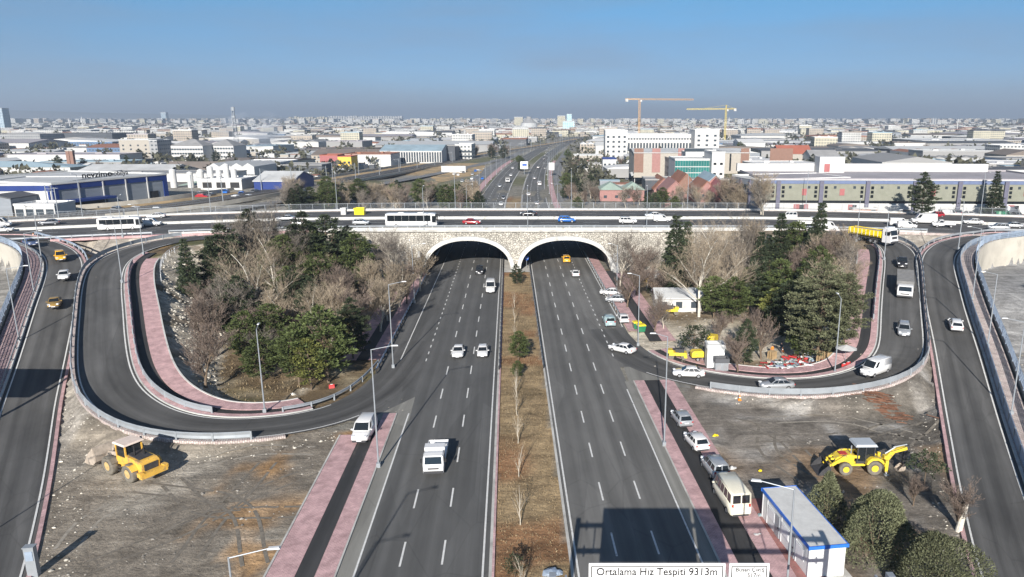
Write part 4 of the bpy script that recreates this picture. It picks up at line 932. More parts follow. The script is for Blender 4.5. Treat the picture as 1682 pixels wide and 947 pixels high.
def bus(L, H_, W2, big=True):
    root = empty('bus'); W = W2 / 2; xf = L / 2; mb = MB(); rings = []
    for x, z0, z1, k in ((-xf, .55, H_ - .35, .9), (-xf + .12, .4, H_ - .08, .98), (-xf + .8, .35, H_, 1), (xf - 1.3, .35, H_, 1), (xf - .35, .35, H_ - .12, .98), (xf - .02, .45, H_ * .45, .9)):
        hw = W * k; rings.append([(x, -hw, z0), (x, -hw, z1 - .3), (x, -hw * .9, z1 - .05), (x, 0, z1), (x, hw * .9, z1 - .05), (x, hw, z1 - .3), (x, hw, z0)])
    mb.loft(rings); put('body', mb.mesh('body', M['p_white']), root)
    zb, zt = H_ * .46, H_ * .87
    for s in (-1, 1):
        n = 6 if big else 5; x = -xf + .5
        for k in range(n):
            w_ = (L - 1.9) / n; mb = MB(); mb.box((x + w_ / 2, s * (W + .006), (zb + zt) / 2), (w_ - .03, .02, zt - zb)); put('side_window', mb.mesh('side_window', M['glass']), root); x += w_
        mb = MB(); mb.box((xf - .62, s * (W * .985 + .006), H_ * .6), (.95, .02, H_ * .46)); put('door_window', mb.mesh('door_window', M['glass']), root)
        mb = MB(); mb.box((xf + .02, s * W * .66, H_ * .27), (.08, .3, .2)); put('headlight', mb.mesh('headlight', M['lamp_white']), root)
        mb = MB(); mb.tube((xf - .2, s * W * .9, H_ - .5), (xf + .35, s * (W + .12), H_ - .7), .04, .04, 6); mb.box((xf + .35, s * (W + .12), H_ - .95), (.12, .22, .5)); put('side_mirror', mb.mesh('side_mirror', M['black']), root)
    q = [(xf + .0, -W * .88, H_ * .42), (xf + .0, W * .88, H_ * .42), (xf - .33, W * .9, H_ - .4), (xf - .33, -W * .9, H_ - .4)]
    mb = MB(); pane(mb, q, .02, .98, .05, .98, .05); put('windscreen', mb.mesh('windscreen', M['glass']), root)
    mb = MB(); mb.box((-xf - .0, 0, H_ * .68), (.05, W * 1.5, H_ * .25)); put('rear_window', mb.mesh('rear_window', M['glass']), root)
    for k in range(2):
        mb = MB(); mb.box((-L * .2 + k * L * .38, 0, H_ + .05), (.9 if not big else 1.4, W * 1.0, .16)); put('roof_hatch', mb.mesh('roof_hatch', M['cabin_wall']), root)
    for x in ((xf - 2.4, -xf + 2.6) if big else (xf - 1.9, -xf + 2.1)):
        for s in (-1, 1): wheel_parts(root, x, s * (W - .14), .48 if big else .4, .3, WC)
    return root
def tipper():
    root = empty('truck'); mb = MB(); rings = []
    for x, z1 in ((3.0, 3.4), (3.6, 3.7), (4.6, 3.55), (4.95, 2.1), (5.1, 1.2)):
        z0 = .6; hw = 1.22; rings.append([(x, -hw, z0), (x, -hw, z1 - .2), (x, -hw * .9, z1), (x, hw * .9, z1), (x, hw, z1 - .2), (x, hw, z0)])
    mb.loft(rings); mb.box((3.7, 0, 3.72), (1.0, 2.0, .2)); put('cab', mb.mesh('cab', M['p_white']), root)
    q = [(4.97, -1.08, 2.1), (4.97, 1.08, 2.1), (4.68, 1.04, 3.2), (4.68, -1.04, 3.2)]; mb = MB(); pane(mb, q, .02, .98, .05, .97, .04); put('windscreen', mb.mesh('windscreen', M['glass']), root)
    for s in (-1, 1):
        mb = MB(); mb.box((4.1, s * 1.225, 2.5), (.9, .03, .8)); put('side_window', mb.mesh('side_window', M['glass']), root)
        mb = MB(); mb.box((5.12, s * .95, 1.0), (.08, .4, .3)); put('headlight', mb.mesh('headlight', M['lamp_white']), root)
        mb = MB(); mb.box((4.9, s * 1.42, 2.7), (.15, .22, .8)); put('side_mirror', mb.mesh('side_mirror', M['black']), root)
    mb = MB(); mb.box((5.12, 0, .75), (.12, 2.3, .4)); mb.box((5.08, 0, 1.65), (.1, 1.5, .5)); put('grille', mb.mesh('grille', M['dark_trim']), root)
    mb = MB(); mb.box((-1.2, 0, .95), (8.6, .9, .3)); put('chassis', mb.mesh('chassis', M['chassis']), root)
    mb = MB()
    X0, X1 = -5.6, 2.5
    mb.loft([[(x, -.8, 1.3), (x, -1.2, 1.7), (x, -1.25, 2.8), (x, -1.15, 2.82), (x, -1.05, 1.75), (x, -.7, 1.42), (x, .7, 1.42), (x, 1.05, 1.75), (x, 1.15, 2.82), (x, 1.25, 2.8), (x, 1.2, 1.7), (x, .8, 1.3)] for x in (X0, X1)])
    for x in (X0, X1): mb.box((x, 0, 2.1), (.1, 2.4, 1.4))
    put('tipper_body', mb.mesh('tipper_body', M['p_yellow']), root)
    mb = MB(); mb.box(((X0 + X1) / 2, 0, 2.55), (X1 - X0 - .3, 2.2, .25)); put('load', mb.mesh('load', M['mud_metal']), root)
    mb = MB(); mb.box((0, 0, 0), (.1, .06, 1.2)); rbm = mb.mesh('side_rib', M['plate'])
    for k in range(8):
        for s in (-1, 1): put('side_rib', rbm, root, (X0 + .5 + k * 1.0, s * 1.26, 2.15))
    for x in (4.1, 1.4, .2, -2.6, -3.8, -5.0):
        for s in (-1, 1): wheel_parts(root, x, s * 1.0, .5, .34, WC)
    return root
PROTO = {}
def vehicle(kind, colr, x, y, z, ang, label, cat='car', name='parked_car', group=None, pitch=0.0, sc=1.0):
    k = (kind, colr)
    if k not in PROTO:
        if kind == 'coach': p = bus(12.4, 3.5, 2.5)
        elif kind == 'bus': p = bus(9.2, 3.0, 2.35, False)
        elif kind == 'flat': p = boxtruck('p_white', 'p_white')
        elif kind == 'boxy': p = boxtruck('p_white', 'canvas', 9.4, 'box', 2.4)
        elif kind == 'tipper': p = tipper()
        elif kind == 'pickup':
            p = car('cab', colr); mb = MB(); mb.box((-1.3, 0, .75), (2.45, 1.76, .14)); mb.box((-1.3, .88, .95), (2.45, .06, .5)); mb.box((-1.3, -.88, .95), (2.45, .06, .5)); mb.box((-2.5, 0, .95), (.06, 1.76, .5)); mb.box((-.12, 0, 1.2), (.06, 1.7, .9)); put('cargo_bed', mb.mesh('cargo_bed', M[colr]), p)
            for s in (-1, 1): wheel_parts(p, -1.55, s * .84, .36, .22, WC)
        else: p = car(kind, colr)
        PROTO[k] = p; o = p
    else:
        o = copy_tree(PROTO[k], (0, 0, 0), 0)
    o.name = name; o.location = (x, y, z); o.rotation_euler = (0, pitch, R(ang)); o.scale = (sc, sc, sc)
    for kk in ('group',):
        if kk in o: del o[kk]
    tag(o, label, cat, group); return o
solid('canvas', (.2, .2, .2), rough=.8, var=.15, vscale=2)
HWA = 90 + 4.63
def hd(A, x, y, rev=False):
    i = int(np.argmin(np.hypot(A[:, 0] - x, A[:, 1] - y))); i = min(max(i, 1), len(A) - 2); d = A[i + 1] - A[i - 1]; return math.degrees(math.atan2(d[1], d[0])) + (180 if rev else 0)
def V(kind, c, px, py, z, ang, label, cat='car', name='car', group=None, pitch=0, sc=1.0):
    x, y = G(px, py, z)
    if isinstance(ang, tuple): ang = hd(ang[0], x, y, ang[1])
    return vehicle(kind, c, x, y, z + .06, ang, label, cat, name, group, pitch, sc)
trf = 'vehicles driving on the highway'
D, U = HWA + 180, HWA
V('suv', 'p_black', 788, 449, 0, D, 'dark car with a bright front leaving the left arch', name='moving_car', group=trf)
V('van', 'p_white', 806, 478, 0, D, 'white van driving out of the left arch towards the viewer', 'van', 'moving_van', trf)
V('sedan', 'p_white', 753, 583, 0, D, 'white saloon in the middle lane beside a smaller white car', name='moving_car', group=trf)
V('hatch', 'p_white', 793, 583, 0, D, 'small white car nearest the median in the left carriageway', name='moving_car', group=trf, sc=.95)
V('flat', 'p_white', 717, 762, 0, D, 'white flatbed truck with a tall headboard on the left carriageway', 'truck', 'moving_truck', trf)
V('smallvan', 'p_taxi', 930, 430, 0, U, 'orange yellow car entering the right arch', name='moving_car', group=trf)
V('sedan', 'p_white', 945, 453, 0, U, 'white saloon following the orange car into the right arch', name='moving_car', group=trf)
V('smallvan', 'p_teal', 1000, 533, 0, U + 1, 'pale teal small van seen from behind on the right carriageway', 'van', 'moving_van', trf)
V('hatch', 'p_white', 1023, 528, 0, U + 1, 'white car stopped at the kerb beside the teal van', name='parked_car')
V('sedan', 'p_white', 1022, 578, 0, 142, 'white saloon merging from the right loop onto the highway', name='moving_car')
V('hatch', 'p_silver', 1011, 496, .1, 172, 'silver car half hidden under the bare tree', name='parked_car', sc=1.0)
V('sedan', 'p_white', 1003, 484, .1, 172, 'white car parked behind the silver one under the bare tree', name='parked_car')
lo = 'vehicles on the ramps'
V('sedan', 'p_white', 1131, 618, .2, 174, 'white saloon heading left at the bottom of the right loop', name='moving_car', group=lo)
V('sedan', 'p_silver', 1275, 638, .9, 183, 'silver saloon heading left round the bottom of the right loop', name='moving_car', group=lo)
V('van', 'p_white', 1437, 614, 2.9, 216, 'big white van turning the corner of the right loop', 'van', 'moving_van', lo, sc=.9)
V('hatch', 'p_silver', 1484, 547, 5.0, (R2, False), 'silver car coming down the right loop behind the white van', name='moving_car', group=lo, pitch=.1)
V('boxy', 'p_white', 1485, 479, 7.1, (R2, False), 'white truck with a grey covered load coming down the right loop', 'truck', 'moving_truck', lo, pitch=.08)
V('pickup', 'p_black', 1481, 437, 8.5, (R2, False), 'small dark pickup just behind the grey-covered truck', 'pickup', 'moving_pickup', lo)
V('tipper', 'x', 1434, 398, 9.95, 300, 'articulated tipper truck with a white cab and yellow body entering the right loop', 'truck', 'tipper_truck', lo)
V('hatch', 'p_white', 1569, 539, 4.9, (R1, True), 'white car driving up the far right ramp', name='moving_car', group=lo, pitch=-.1)
V('caravan', 'p_taxi', 100, 427, 8.9, (L1, False), 'bright orange-yellow taxi at the top of the far left ramp', 'taxi', 'moving_taxi', lo)
V('hatch', 'p_white', 106, 458, 7.7, (L1, False), 'white car between two taxis on the far left ramp', name='moving_car', group=lo)
V('sedan', 'p_olive', 91, 503, 5.8, (L1, False), 'dull brown-yellow taxi lowest on the far left ramp', 'taxi', 'moving_taxi', lo)
V('sedan', 'p_navy', 50, 403, 9.9, (L1, False), 'blue-grey car turning off the overpass into the far left ramp', name='moving_car', group=lo)
pk = 'vehicles parked on the right-hand pavement'
V('hatch', 'p_silver', 1119, 694, .15, HWA + 5, 'silver hatchback parked farthest up the pink pavement', name='parked_car', group=pk)
V('hatch', 'p_white', 1143, 732, .15, HWA + 8, 'white hatchback parked behind the silver one', name='parked_car', group=pk)
V('caravan', 'p_silver', 1173, 776, .15, HWA + 5, 'silver estate van with two rear doors parked before the white minibus', 'van', 'parked_van', pk)
V('minibus', 'p_cream', 1199, 827, .15, HWA + 3, 'cream-white minibus parked nearest the blue-trimmed cabin', 'minibus', 'parked_minibus', pk)
V('smallvan', 'p_white', 599, 716, .15, HWA + 176, 'white small van parked on the left pink pavement by the lamp', 'van', 'parked_van', sc=1.08)
dk = 'vehicles crossing the overpass'
def hd(A, x, y, rev=False):
    i = int(np.argmin(np.hypot(A[:, 0] - x, A[:, 1] - y))); i = min(max(i, 1), len(A) - 2); d = A[i + 1] - A[i - 1]; return math.degrees(math.atan2(d[1], d[0])) + (180 if rev else 0)
def VD(kind, c, px, py, label, cat='car', name='moving_car', rev=False, sc=1.0):
    x, y = G(px, py, DZ); sl = math.degrees(math.atan2(float(decky(np.array([x + 3.]))[0] - decky(np.array([x - 3.]))[0]), 6)); return vehicle(kind, c, x, y, DZ + .05, sl + (180 if rev else 0), label, cat, name, dk, 0, sc)
VD('sedan', 'p_white', 4, 381, 'white car at the extreme left of the overpass'); VD('van', 'p_white', -2, 373, 'white van behind the car at the extreme left of the overpass', 'van', 'moving_van')
VD('bus', 'x', 199, 377, 'white midibus with dark windows on the left of the overpass', 'bus', 'moving_bus'); VD('smallvan', 'p_white', 248, 371, 'white van just in front of the small bus', 'van', 'moving_van', sc=1.05)
VD('sedan', 'p_white', 257, 358, 'white car in the far roadway behind the midibus', rev=True); VD('sedan', 'p_grey', 82, 369, 'dark car in the far roadway, left of the midibus', rev=True)
VD('hatch', 'p_silver', 593, 369, 'silver car following the coach over the overpass'); VD('coach', 'x', 677, 373, 'long white coach with dark windows above the left arch', 'coach', 'moving_coach')
VD('sedan', 'p_red', 775, 368, 'dark red car ahead of the coach'); VD('sedan', 'p_black', 868, 354, 'black car in the far roadway between the arches', rev=True)
VD('suv', 'p_blue', 931, 365, 'bright blue car above the right arch'); VD('suv', 'p_white', 1031, 367, 'white estate car right of the blue car'); VD('sedan', 'p_white', 1073, 357, 'white car in the far roadway right of the arches', rev=True); VD('smallvan', 'p_white', 1087, 364, 'white small van beside the tall dark pine on the overpass', 'van', 'moving_van')
VD('sedan', 'p_white', 495, 370, 'white car seen through the bare branches left of the coach'); VD('sedan', 'p_silver', 470, 362, 'silver car in the far roadway behind bare branches', rev=True)
VD('caravan', 'p_white', 1294, 359, 'white van in the far roadway left of the tipper truck', 'van', 'moving_van', True, 1.05); VD('flat', 'p_red', 1330, 372, 'small truck behind the dark spruce on the overpass', 'truck', 'moving_truck', sc=.95); VD('van', 'p_white', 1358, 378, 'white van right in front of the tipper truck', 'van', 'moving_van', sc=.9)
VD('van', 'p_white', 1476, 371, 'white van behind the cab of the tipper', 'van', 'moving_van', sc=.85); VD('smallvan', 'p_white', 1489, 375, 'white small van beside the cab of the tipper', 'van', 'moving_van'); VD('van', 'p_white', 1517, 367, 'long white van in the far roadway right of the tipper', 'van', 'moving_van', True, 1.1)
VD('pickup', 'p_white', 1549, 373, 'white pickup in the right part of the overpass', 'pickup', 'moving_pickup', True); VD('sedan', 'p_white', 1598, 368, 'white saloon near the right end in the far roadway', rev=True); VD('suv', 'p_silver', 1640, 378, 'silver estate car near the right edge', rev=True); VD('sedan', 'p_silver', 1663, 374, 'silver saloon behind the estate at the right edge', rev=True)
fr = 'cars on the far highway'
for k, (kind, c, px, py, dr, lab) in enumerate((('hatch', 'p_silver', 821, 307, D, 'silver car left of the red and white truck beyond the overpass'), ('boxy', 'x', 834, 299, D, 'small box truck beyond the overpass'), ('hatch', 'p_grey', 827, 327, D, 'dark car with a white one just behind, beyond the overpass'), ('sedan', 'p_white', 823, 337, D, 'white car just beyond the far railing, left carriageway'), ('sedan', 'p_white', 842, 277, D, 'white car far down the left carriageway'), ('hatch', 'p_white', 839, 289, D, 'white car behind the box truck beyond the overpass'), ('hatch', 'p_white', 868, 321, U, 'white car in the right carriageway just beyond the overpass'), ('sedan', 'p_silver', 882, 336, U, 'silver car nearest the far railing in the right carriageway'), ('van', 'p_white', 886, 304, U, 'white van beyond the overpass in the right carriageway'), ('sedan', 'p_silver', 878, 294, U, 'silver car ahead of the white van'), ('sedan', 'p_white', 884, 276, U - 6, 'white car on the bend of the far highway'), ('hatch', 'p_grey', 893, 262, U - 8, 'grey car farthest along the bend'))):
    V(kind, c, px, py, 0, dr, lab, 'truck' if kind == 'boxy' else 'car', 'moving_truck' if kind == 'boxy' else 'moving_car', fr)

# ------------------------------------------------------------------ machines
def obb(mb, a, b, w_, h, mi=0):
    """beam from a to b in the x-z plane, width w_ (y), depth h"""
    a = Vector(a); b = Vector(b); d = (b - a); n = Vector((-d.z, 0, d.x)).normalized() * (h / 2); y = Vector((0, w_ / 2, 0))
    vs = [tuple(p + s * n + t * y) for p in (a, b) for s, t in ((-1, -1), (1, -1), (1, 1), (-1, 1))]
    mb.add(vs, [(3, 2, 1, 0), (4, 5, 6, 7), (0, 1, 5, 4), (1, 2, 6, 5), (2, 3, 7, 6), (3, 0, 4, 7)], mi)
def part(root, name, mt, fn, smooth=False):
    mb = MB(); fn(mb); return put(name, mb.mesh(name, M[mt], smooth), root)
def bucket(mb, x, z, w_, s=1.0, flip=1):
    pr = [(0, 1.0), (-.25, .55), (-.2, .15), (.1, -.1), (.55, -.2), (1.15, -.2), (1.15, -.14), (.58, -.1), (.16, 0), (-.1, .2), (-.14, .52), (.08, 1.0)]
    mb.prism([(x + flip * a * s, z + b * s) for a, b in pr], -w_ / 2, w_ / 2, axis='y')
    for k in (-1, 1): mb.prism([(x + flip * a * s, z + b * s) for a, b in ((.0, 1.0), (-.22, .5), (-.15, .1), (.12, -.12), (1.1, -.18), (.75, .35))], k * w_ / 2 - .03, k * w_ / 2 + .03, axis='y')
def wheel_loader():
    r = empty('wheel_loader', label='orange-yellow wheel loader with a dusty bucket standing on bare earth', cat='wheel loader')
    part(r, 'engine_hood', 'orange_paint', lambda m: (m.prism([(-3.3, 1.05), (-3.3, 1.95), (-2.9, 2.15), (-.7, 2.3), (-.7, .95)], -.85, .85, axis='y'), m.box((-3.55, 0, 1.0), (.5, 2.5, .5)), m.box((-3.5, 1.15, 1.15), (.55, .4, .4)), m.box((-3.5, -1.15, 1.15), (.55, .4, .4))))
    part(r, 'hood_top', 'dark_metal', lambda m: (m.prism([(-2.6, 2.19), (-2.6, 2.26), (-.8, 2.42), (-.8, 2.3)], -.62, .62, axis='y')))
    part(r, 'grille', 'dark_metal', lambda m: (m.box((-3.32, 0, 1.55), (.08, 1.3, .65))))
    part(r, 'exhaust', 'black', lambda m: (m.tube((-1.5, .35, 2.3), (-1.5, .35, 3.3), .09), m.tube((-1.9, -.3, 2.3), (-1.9, -.3, 2.9), .12)))
    part(r, 'chassis', 'orange_paint', lambda m: (m.box((-.9, 0, .95), (3.8, 1.0, .5)), m.prism([(.9, .8), (.9, 1.9), (1.6, 2.1), (2.3, 1.3), (2.4, .8)], -.5, .5, axis='y')))
    def cabf(m):
        for x in (-.75, .75):
            for y in (-.78, .78): m.box((x, y, 2.3), (.12, .12, 2.0))
        m.box((0, 0, 1.35), (1.6, 1.66, .35)); m.box((0, .78, 1.75), (1.5, .06, .5)); m.box((0, -.78, 1.75), (1.5, .06, .5))
    part(r, 'cab_frame', 'orange_paint', cabf); part(r, 'cab_glass', 'glass', lambda m: m.box((0, 0, 2.35), (1.46, 1.54, 1.65)))
    part(r, 'cab_roof', 'roof_pink', lambda m: m.box((0, 0, 3.33), (1.95, 1.95, .16), top=.92))
    for x in (1.55, -1.75):
        for s in (-1, 1):
            wheel_parts(r, x, s * 1.12, .92, .66, WC, 'rim_dusty', 'dusty_rubber')
            part(r, 'fender', 'dusty_rubber' if x > 0 else 'orange_paint', lambda m: m.prism([(x - .95, 1.35), (x - .55, 1.78), (x + .45, 1.78), (x + .8, 1.5), (x + .42, 1.68), (x - .5, 1.68), (x - .88, 1.3)], s * 1.12 - .33, s * 1.12 + .33, axis='y'))
    for s in (-1, 1): part(r, 'lift_arm', 'mud_metal', lambda m: (obb(m, (1.15, s * .55, 1.95), (2.5, s * .55, 1.75), .16, .4), obb(m, (2.4, s * .55, 1.8), (3.35, s * .55, .85), .16, .36), m.tube((1.1, s * .55, 1.2), (2.5, s * .55, 1.55), .09, .06)))
    part(r, 'linkage', 'mud_metal', lambda m: (obb(m, (1.6, 0, 2.0), (2.5, 0, 2.35), .25, .25), obb(m, (2.5, 0, 2.4), (2.9, 0, 1.2), .22, .26), obb(m, (2.8, 0, 1.4), (3.3, 0, 1.3), .2, .18)))
    part(r, 'bucket', 'mud_metal', lambda m: bucket(m, 3.5, .75, 3.1, 1.6))
    for s in (-1, 1): part(r, 'work_light', 'lamp_white', lambda m: m.box((.85, s * .7, 3.1), (.14, .2, .16)))
    part(r, 'step', 'dark_metal', lambda m: (m.box((.1, 1.0, .7), (.6, .25, .06)), m.box((.1, 1.0, 1.05), (.6, .25, .06))))
    return r
solid('roof_pink', (.72, .6, .52), rough=.6, var=.1, vscale=2)
wl = wheel_loader(); x, y = G(218, 776); a0 = G(170, 752); a1 = G(262, 788); wl.scale = (1.08,) * 3; wl.location = (x, y, 0.0); wl.rotation_euler = (0, 0, math.atan2(a0[1] - a1[1], a0[0] - a1[0]))
def backhoe():
    r = empty('backhoe_loader', label='yellow backhoe loader with a grey cab roof on dark stony ground', cat='backhoe loader')
    part(r, 'engine_hood', 'yellow_paint', lambda m: (m.prism([(.9, 1.2), (.9, 2.0), (1.3, 2.12), (2.7, 1.75), (2.9, 1.5), (2.9, 1.0)], -.5, .5, axis='y'), m.box((.2, 0, .95), (4.2, .8, .5))))
    part(r, 'hood_panel', 'panel_red', lambda m: (m.box((2.0, -.52, 1.62), (.9, .04, .26), 0), m.box((1.9, 0, 2.02), (.9, .7, .05))))
    part(r, 'grille', 'dark_metal', lambda m: m.box((2.93, 0, 1.25), (.08, .9, .6)))
    part(r, 'exhaust', 'galv', lambda m: m.tube((1.25, .35, 2.0), (1.25, .35, 3.0), .07))
    def cf(m):
        for xx in (-1.0, .75):
            for yy in (-.82, .82): m.box((xx, yy, 2.2), (.1, .1, 1.9))
        m.box((-.1, -.82, 2.2), (.08, .06, 1.8)); m.box((-.1, .82, 2.2), (.08, .06, 1.8)); m.box((-.1, 0, 1.3), (1.9, 1.6, .3))
    part(r, 'cab_frame', 'dark_metal', cf); part(r, 'cab_glass', 'glass', lambda m: m.box((-.12, 0, 2.25), (1.66, 1.56, 1.6)))
    part(r, 'cab_roof', 'cabin_grey', lambda m: m.box((-.1, 0, 3.18), (2.3, 1.95, .22), top=.88))
    for xx, rr in ((1.95, .66), (-1.05, .74)):
        for s in (-1, 1): wheel_parts(r, xx, s * 1.0, rr * 1.05, .48, WC, 'yellow_paint', 'dusty_rubber')
    for s in (-1, 1):
        part(r, 'rear_fender', 'yellow_paint', lambda m: m.prism([(-1.95, 1.35), (-1.75, 1.75), (-1.3, 1.95), (-.6, 1.95), (-.2, 1.6), (-.1, 1.25), (-.28, 1.25), (-.45, 1.5), (-.75, 1.72), (-1.3, 1.72), (-1.7, 1.45), (-1.8, 1.3)], s * 1.0 - .28, s * 1.0 + .28, axis='y'))
        part(r, 'lift_arm', 'yellow_paint', lambda m: (obb(m, (.5, s * .75, 1.9), (1.9, s * .75, 2.0), .14, .3), obb(m, (1.85, s * .75, 2.0), (3.3, s * .75, 1.0), .14, .3), m.tube((.9, s * .75, 1.3), (2.5, s * .75, 1.55), .08, .05), obb(m, (3.2, s * .6, 1.1), (3.7, s * .6, .6), .12, .2)))
    part(r, 'front_linkage', 'yellow_paint', lambda m: (m.tube((3.2, -.8, 1.0), (3.2, .8, 1.0), .09), obb(m, (2.6, .3, 1.5), (3.3, .3, 1.5), .12, .2), obb(m, (2.6, -.3, 1.5), (3.3, -.3, 1.5), .12, .2)))
    part(r, 'front_bucket', 'dark_metal', lambda m: bucket(m, 3.7, .2, 2.3, 1.0))
    part(r, 'stabilizer_frame', 'yellow_paint', lambda m: (m.box((-2.25, 0, 1.1), (.35, 2.1, .35)), m.box((-2.3, -.95, .95), (.3, .28, 1.3)), m.box((-2.3, .95, .95), (.3, .28, 1.3)), m.box((-2.6, 0, 1.3), (.5, .5, .8))))
    for s in (-1, 1): part(r, 'stabilizer_leg', 'galv', lambda m: (m.tube((-2.3, s * .95, .5), (-2.3, s * 1.15, .1), .07), m.box((-2.3, s * 1.15, .06), (.45, .35, .1))))
    part(r, 'boom', 'yellow_paint', lambda m: (obb(m, (-2.6, 0, 1.2), (-3.3, 0, 2.2), .34, .5), obb(m, (-3.2, 0, 2.15), (-4.7, 0, 2.55), .32, .42)))
    part(r, 'boom_cylinder', 'galv', lambda m: (m.tube((-2.5, 0, 1.9), (-3.5, 0, 2.6), .08), m.tube((-3.3, .0, 2.6), (-4.7, 0, 2.9), .07)))
    part(r, 'dipper_arm', 'dark_metal', lambda m: (obb(m, (-4.75, 0, 2.8), (-4.55, 0, .8), .3, .42)))
    part(r, 'rear_bucket', 'mud_metal', lambda m: bucket(m, -4.5, .15, .8, .62, 1))
    part(r, 'hose', 'black', lambda m: [m.tube((-3.0, k * .12, 2.2), (-4.6, k * .12, 2.75), .03, .03, 5) for k in (-2, -1, 1, 2)])
    return r
solid('panel_red', (.5, .05, .05), rough=.5); solid('cabin_grey', (.42, .46, .5), rough=.45, var=.1)
bh = backhoe(); x, y = G(1412, 772); bh.location = (x, y, 0.0); bh.rotation_euler = (0, 0, R(181))
# small yellow roller and compressor beside the loop road, small excavator farther back
def mini(label, cat, kind):
    r = empty(cat.replace(' ', '_'), label=label, cat=cat)
    if kind == 0:
        part(r, 'frame', 'yellow_paint', lambda m: (m.box((0, 0, .9), (2.6, 1.2, .5)), m.box((1.1, 0, 1.25), (.8, 1.1, .5)), m.box((-1.2, 0, .6), (.5, 1.3, .5))))
        part(r, 'engine', 'dark_metal', lambda m: (m.box((-.3, 0, 1.4), (1.3, .9, .55)), m.tube((-.7, .2, 1.6), (-.7, .2, 2.1), .06)))
        part(r, 'seat', 'black', lambda m: (m.box((.6, 0, 1.55), (.45, .5, .12)), m.box((.4, 0, 1.8), (.1, .5, .45))))
        for xx in (1.0, -.95): part(r, 'drum', 'dusty_rubber', lambda m: m.tube((xx, -.55, .45), (xx, .55, .45), .45, .45, 18))
    else:
        part(r, 'housing', 'yellow_paint', lambda m: (m.prism([(-1.0, .6), (-1.0, 1.35), (-.7, 1.6), (.7, 1.6), (1.0, 1.3), (1.0, .6)], -.6, .6, axis='y')))
        part(r, 'drawbar', 'dark_metal', lambda m: (m.box((1.5, 0, .5), (1.1, .12, .12)), m.box((0, 0, .5), (1.6, .9, .15))))
        for s in (-1, 1): wheel_parts(r, -.1, s * .7, .32, .18, WC)
    return r
o = mini('low yellow compactor with a dark engine beside the right loop road', 'road roller', 0); o.location = (*G(1113, 590), .1); o.rotation_euler = (0, 0, R(172)); o.name = 'road_roller'
o = mini('yellow towed compressor left of the white kiosk', 'compressor', 1); o.location = (*G(1145, 592), .1); o.rotation_euler = (0, 0, R(5)); o.name = 'compressor'
o = mini('yellow compressor standing behind the white kiosk', 'compressor', 1); o.location = (*G(1170, 566), .1); o.rotation_euler = (0, 0, R(60)); o.name = 'compressor'
o = mini('yellow roller standing near the low white shed', 'road roller', 0); o.location = (*G(1101, 517), .1); o.rotation_euler = (0, 0, R(5)); o.name = 'road_roller'
# ------------------------------------------------------------------ trees
def rv(r): 
    while True:
        v = Vector((r.uniform(-1, 1), r.uniform(-1, 1), r.uniform(-1, 1)))
        if .01 < v.length < 1: return v.normalized()
def strip_twig(mb, a, b, w0, w1, r):
    d = (b - a); s = d.cross(rv(r)); 
    if s.length < 1e-5: return
    s.normalize(); mb.add([tuple(a - s * w0), tuple(a + s * w0), tuple(b + s * w1), tuple(b - s * w1)], [(0, 1, 2, 3)])
def bare_tree(seed, h=12.0, spread=.55, kids=(5, 4, 4, 4, 4), bark='bark_pale', twig='twig_grey', stem=.28, tw=.016):
    r = random.Random(seed); tm = MB(); cm_ = MB(); nl = len(kids)
    def br(p, d, ln, rad, lv):
        seg = 3 if lv < 2 else 2; q = p
        for k in range(seg):
            d2 = (d + rv(r) * .16 + Vector((0, 0, .06 if lv else 0))).normalized(); e = q + d2 * ln / seg
            ra = rad * (1 - .45 * k / seg); rb = rad * (1 - .45 * (k + 1) / seg)
            if lv <= 1: tm.tube(q, e, ra, rb, 7 if lv == 0 else 5, caps=False)
            elif lv == 2: tm.tube(q, e, ra, rb, 3, caps=False)
            else: strip_twig(cm_, q, e, max(ra, tw * .8), max(rb, tw * .5), r)
            if lv < nl and (k > 0 or lv > 0):
                n = kids[lv] / (seg - (1 if lv == 0 else 0)); n = int(n) + (1 if r.random() < n % 1 else 0)
                for _ in range(n):
                    az = r.uniform(0, 2 * math.pi); perp = Vector((math.cos(az), math.sin(az), r.uniform(-.1, .5)))
                    t = r.random(); sp = q.lerp(e, t)
                    nd = (d2 * (1 - spread * .55) + perp * spread * r.uniform(.7, 1.25)).normalized()
                    br(sp, nd, ln * r.uniform(.5, .78) * (1.0 if lv else .95), max(rb * .6, .012), lv + 1)
            q = e; d = d2
        if lv == 0 or lv < nl: 
            if lv < nl: br(q, (d + rv(r) * .2).normalized(), ln * .62, rad * .55, lv + 1)
    br(Vector((0, 0, -.2)), Vector((0, 0, 1)), h * (stem + .1), h * .0135 + .02, 0)
    zmax = max([v[2] for v in cm_.v] + [1]); k = h / zmax
    for b_ in (tm, cm_): b_.v = [(v[0] * k, v[1] * k, v[2] * k) for v in b_.v]
    return tm.mesh('trunk', M[bark], True), cm_.mesh('crown', M[twig])
def sprig(mb, p, d, L_, w_, r):
    s = d.cross(rv(r)).normalized() * w_; e = p + d * L_; m_ = p + d * L_ * .45
    mb.add([tuple(p), tuple(m_ + s), tuple(e), tuple(m_ - s)], [(0, 1, 2, 3)])
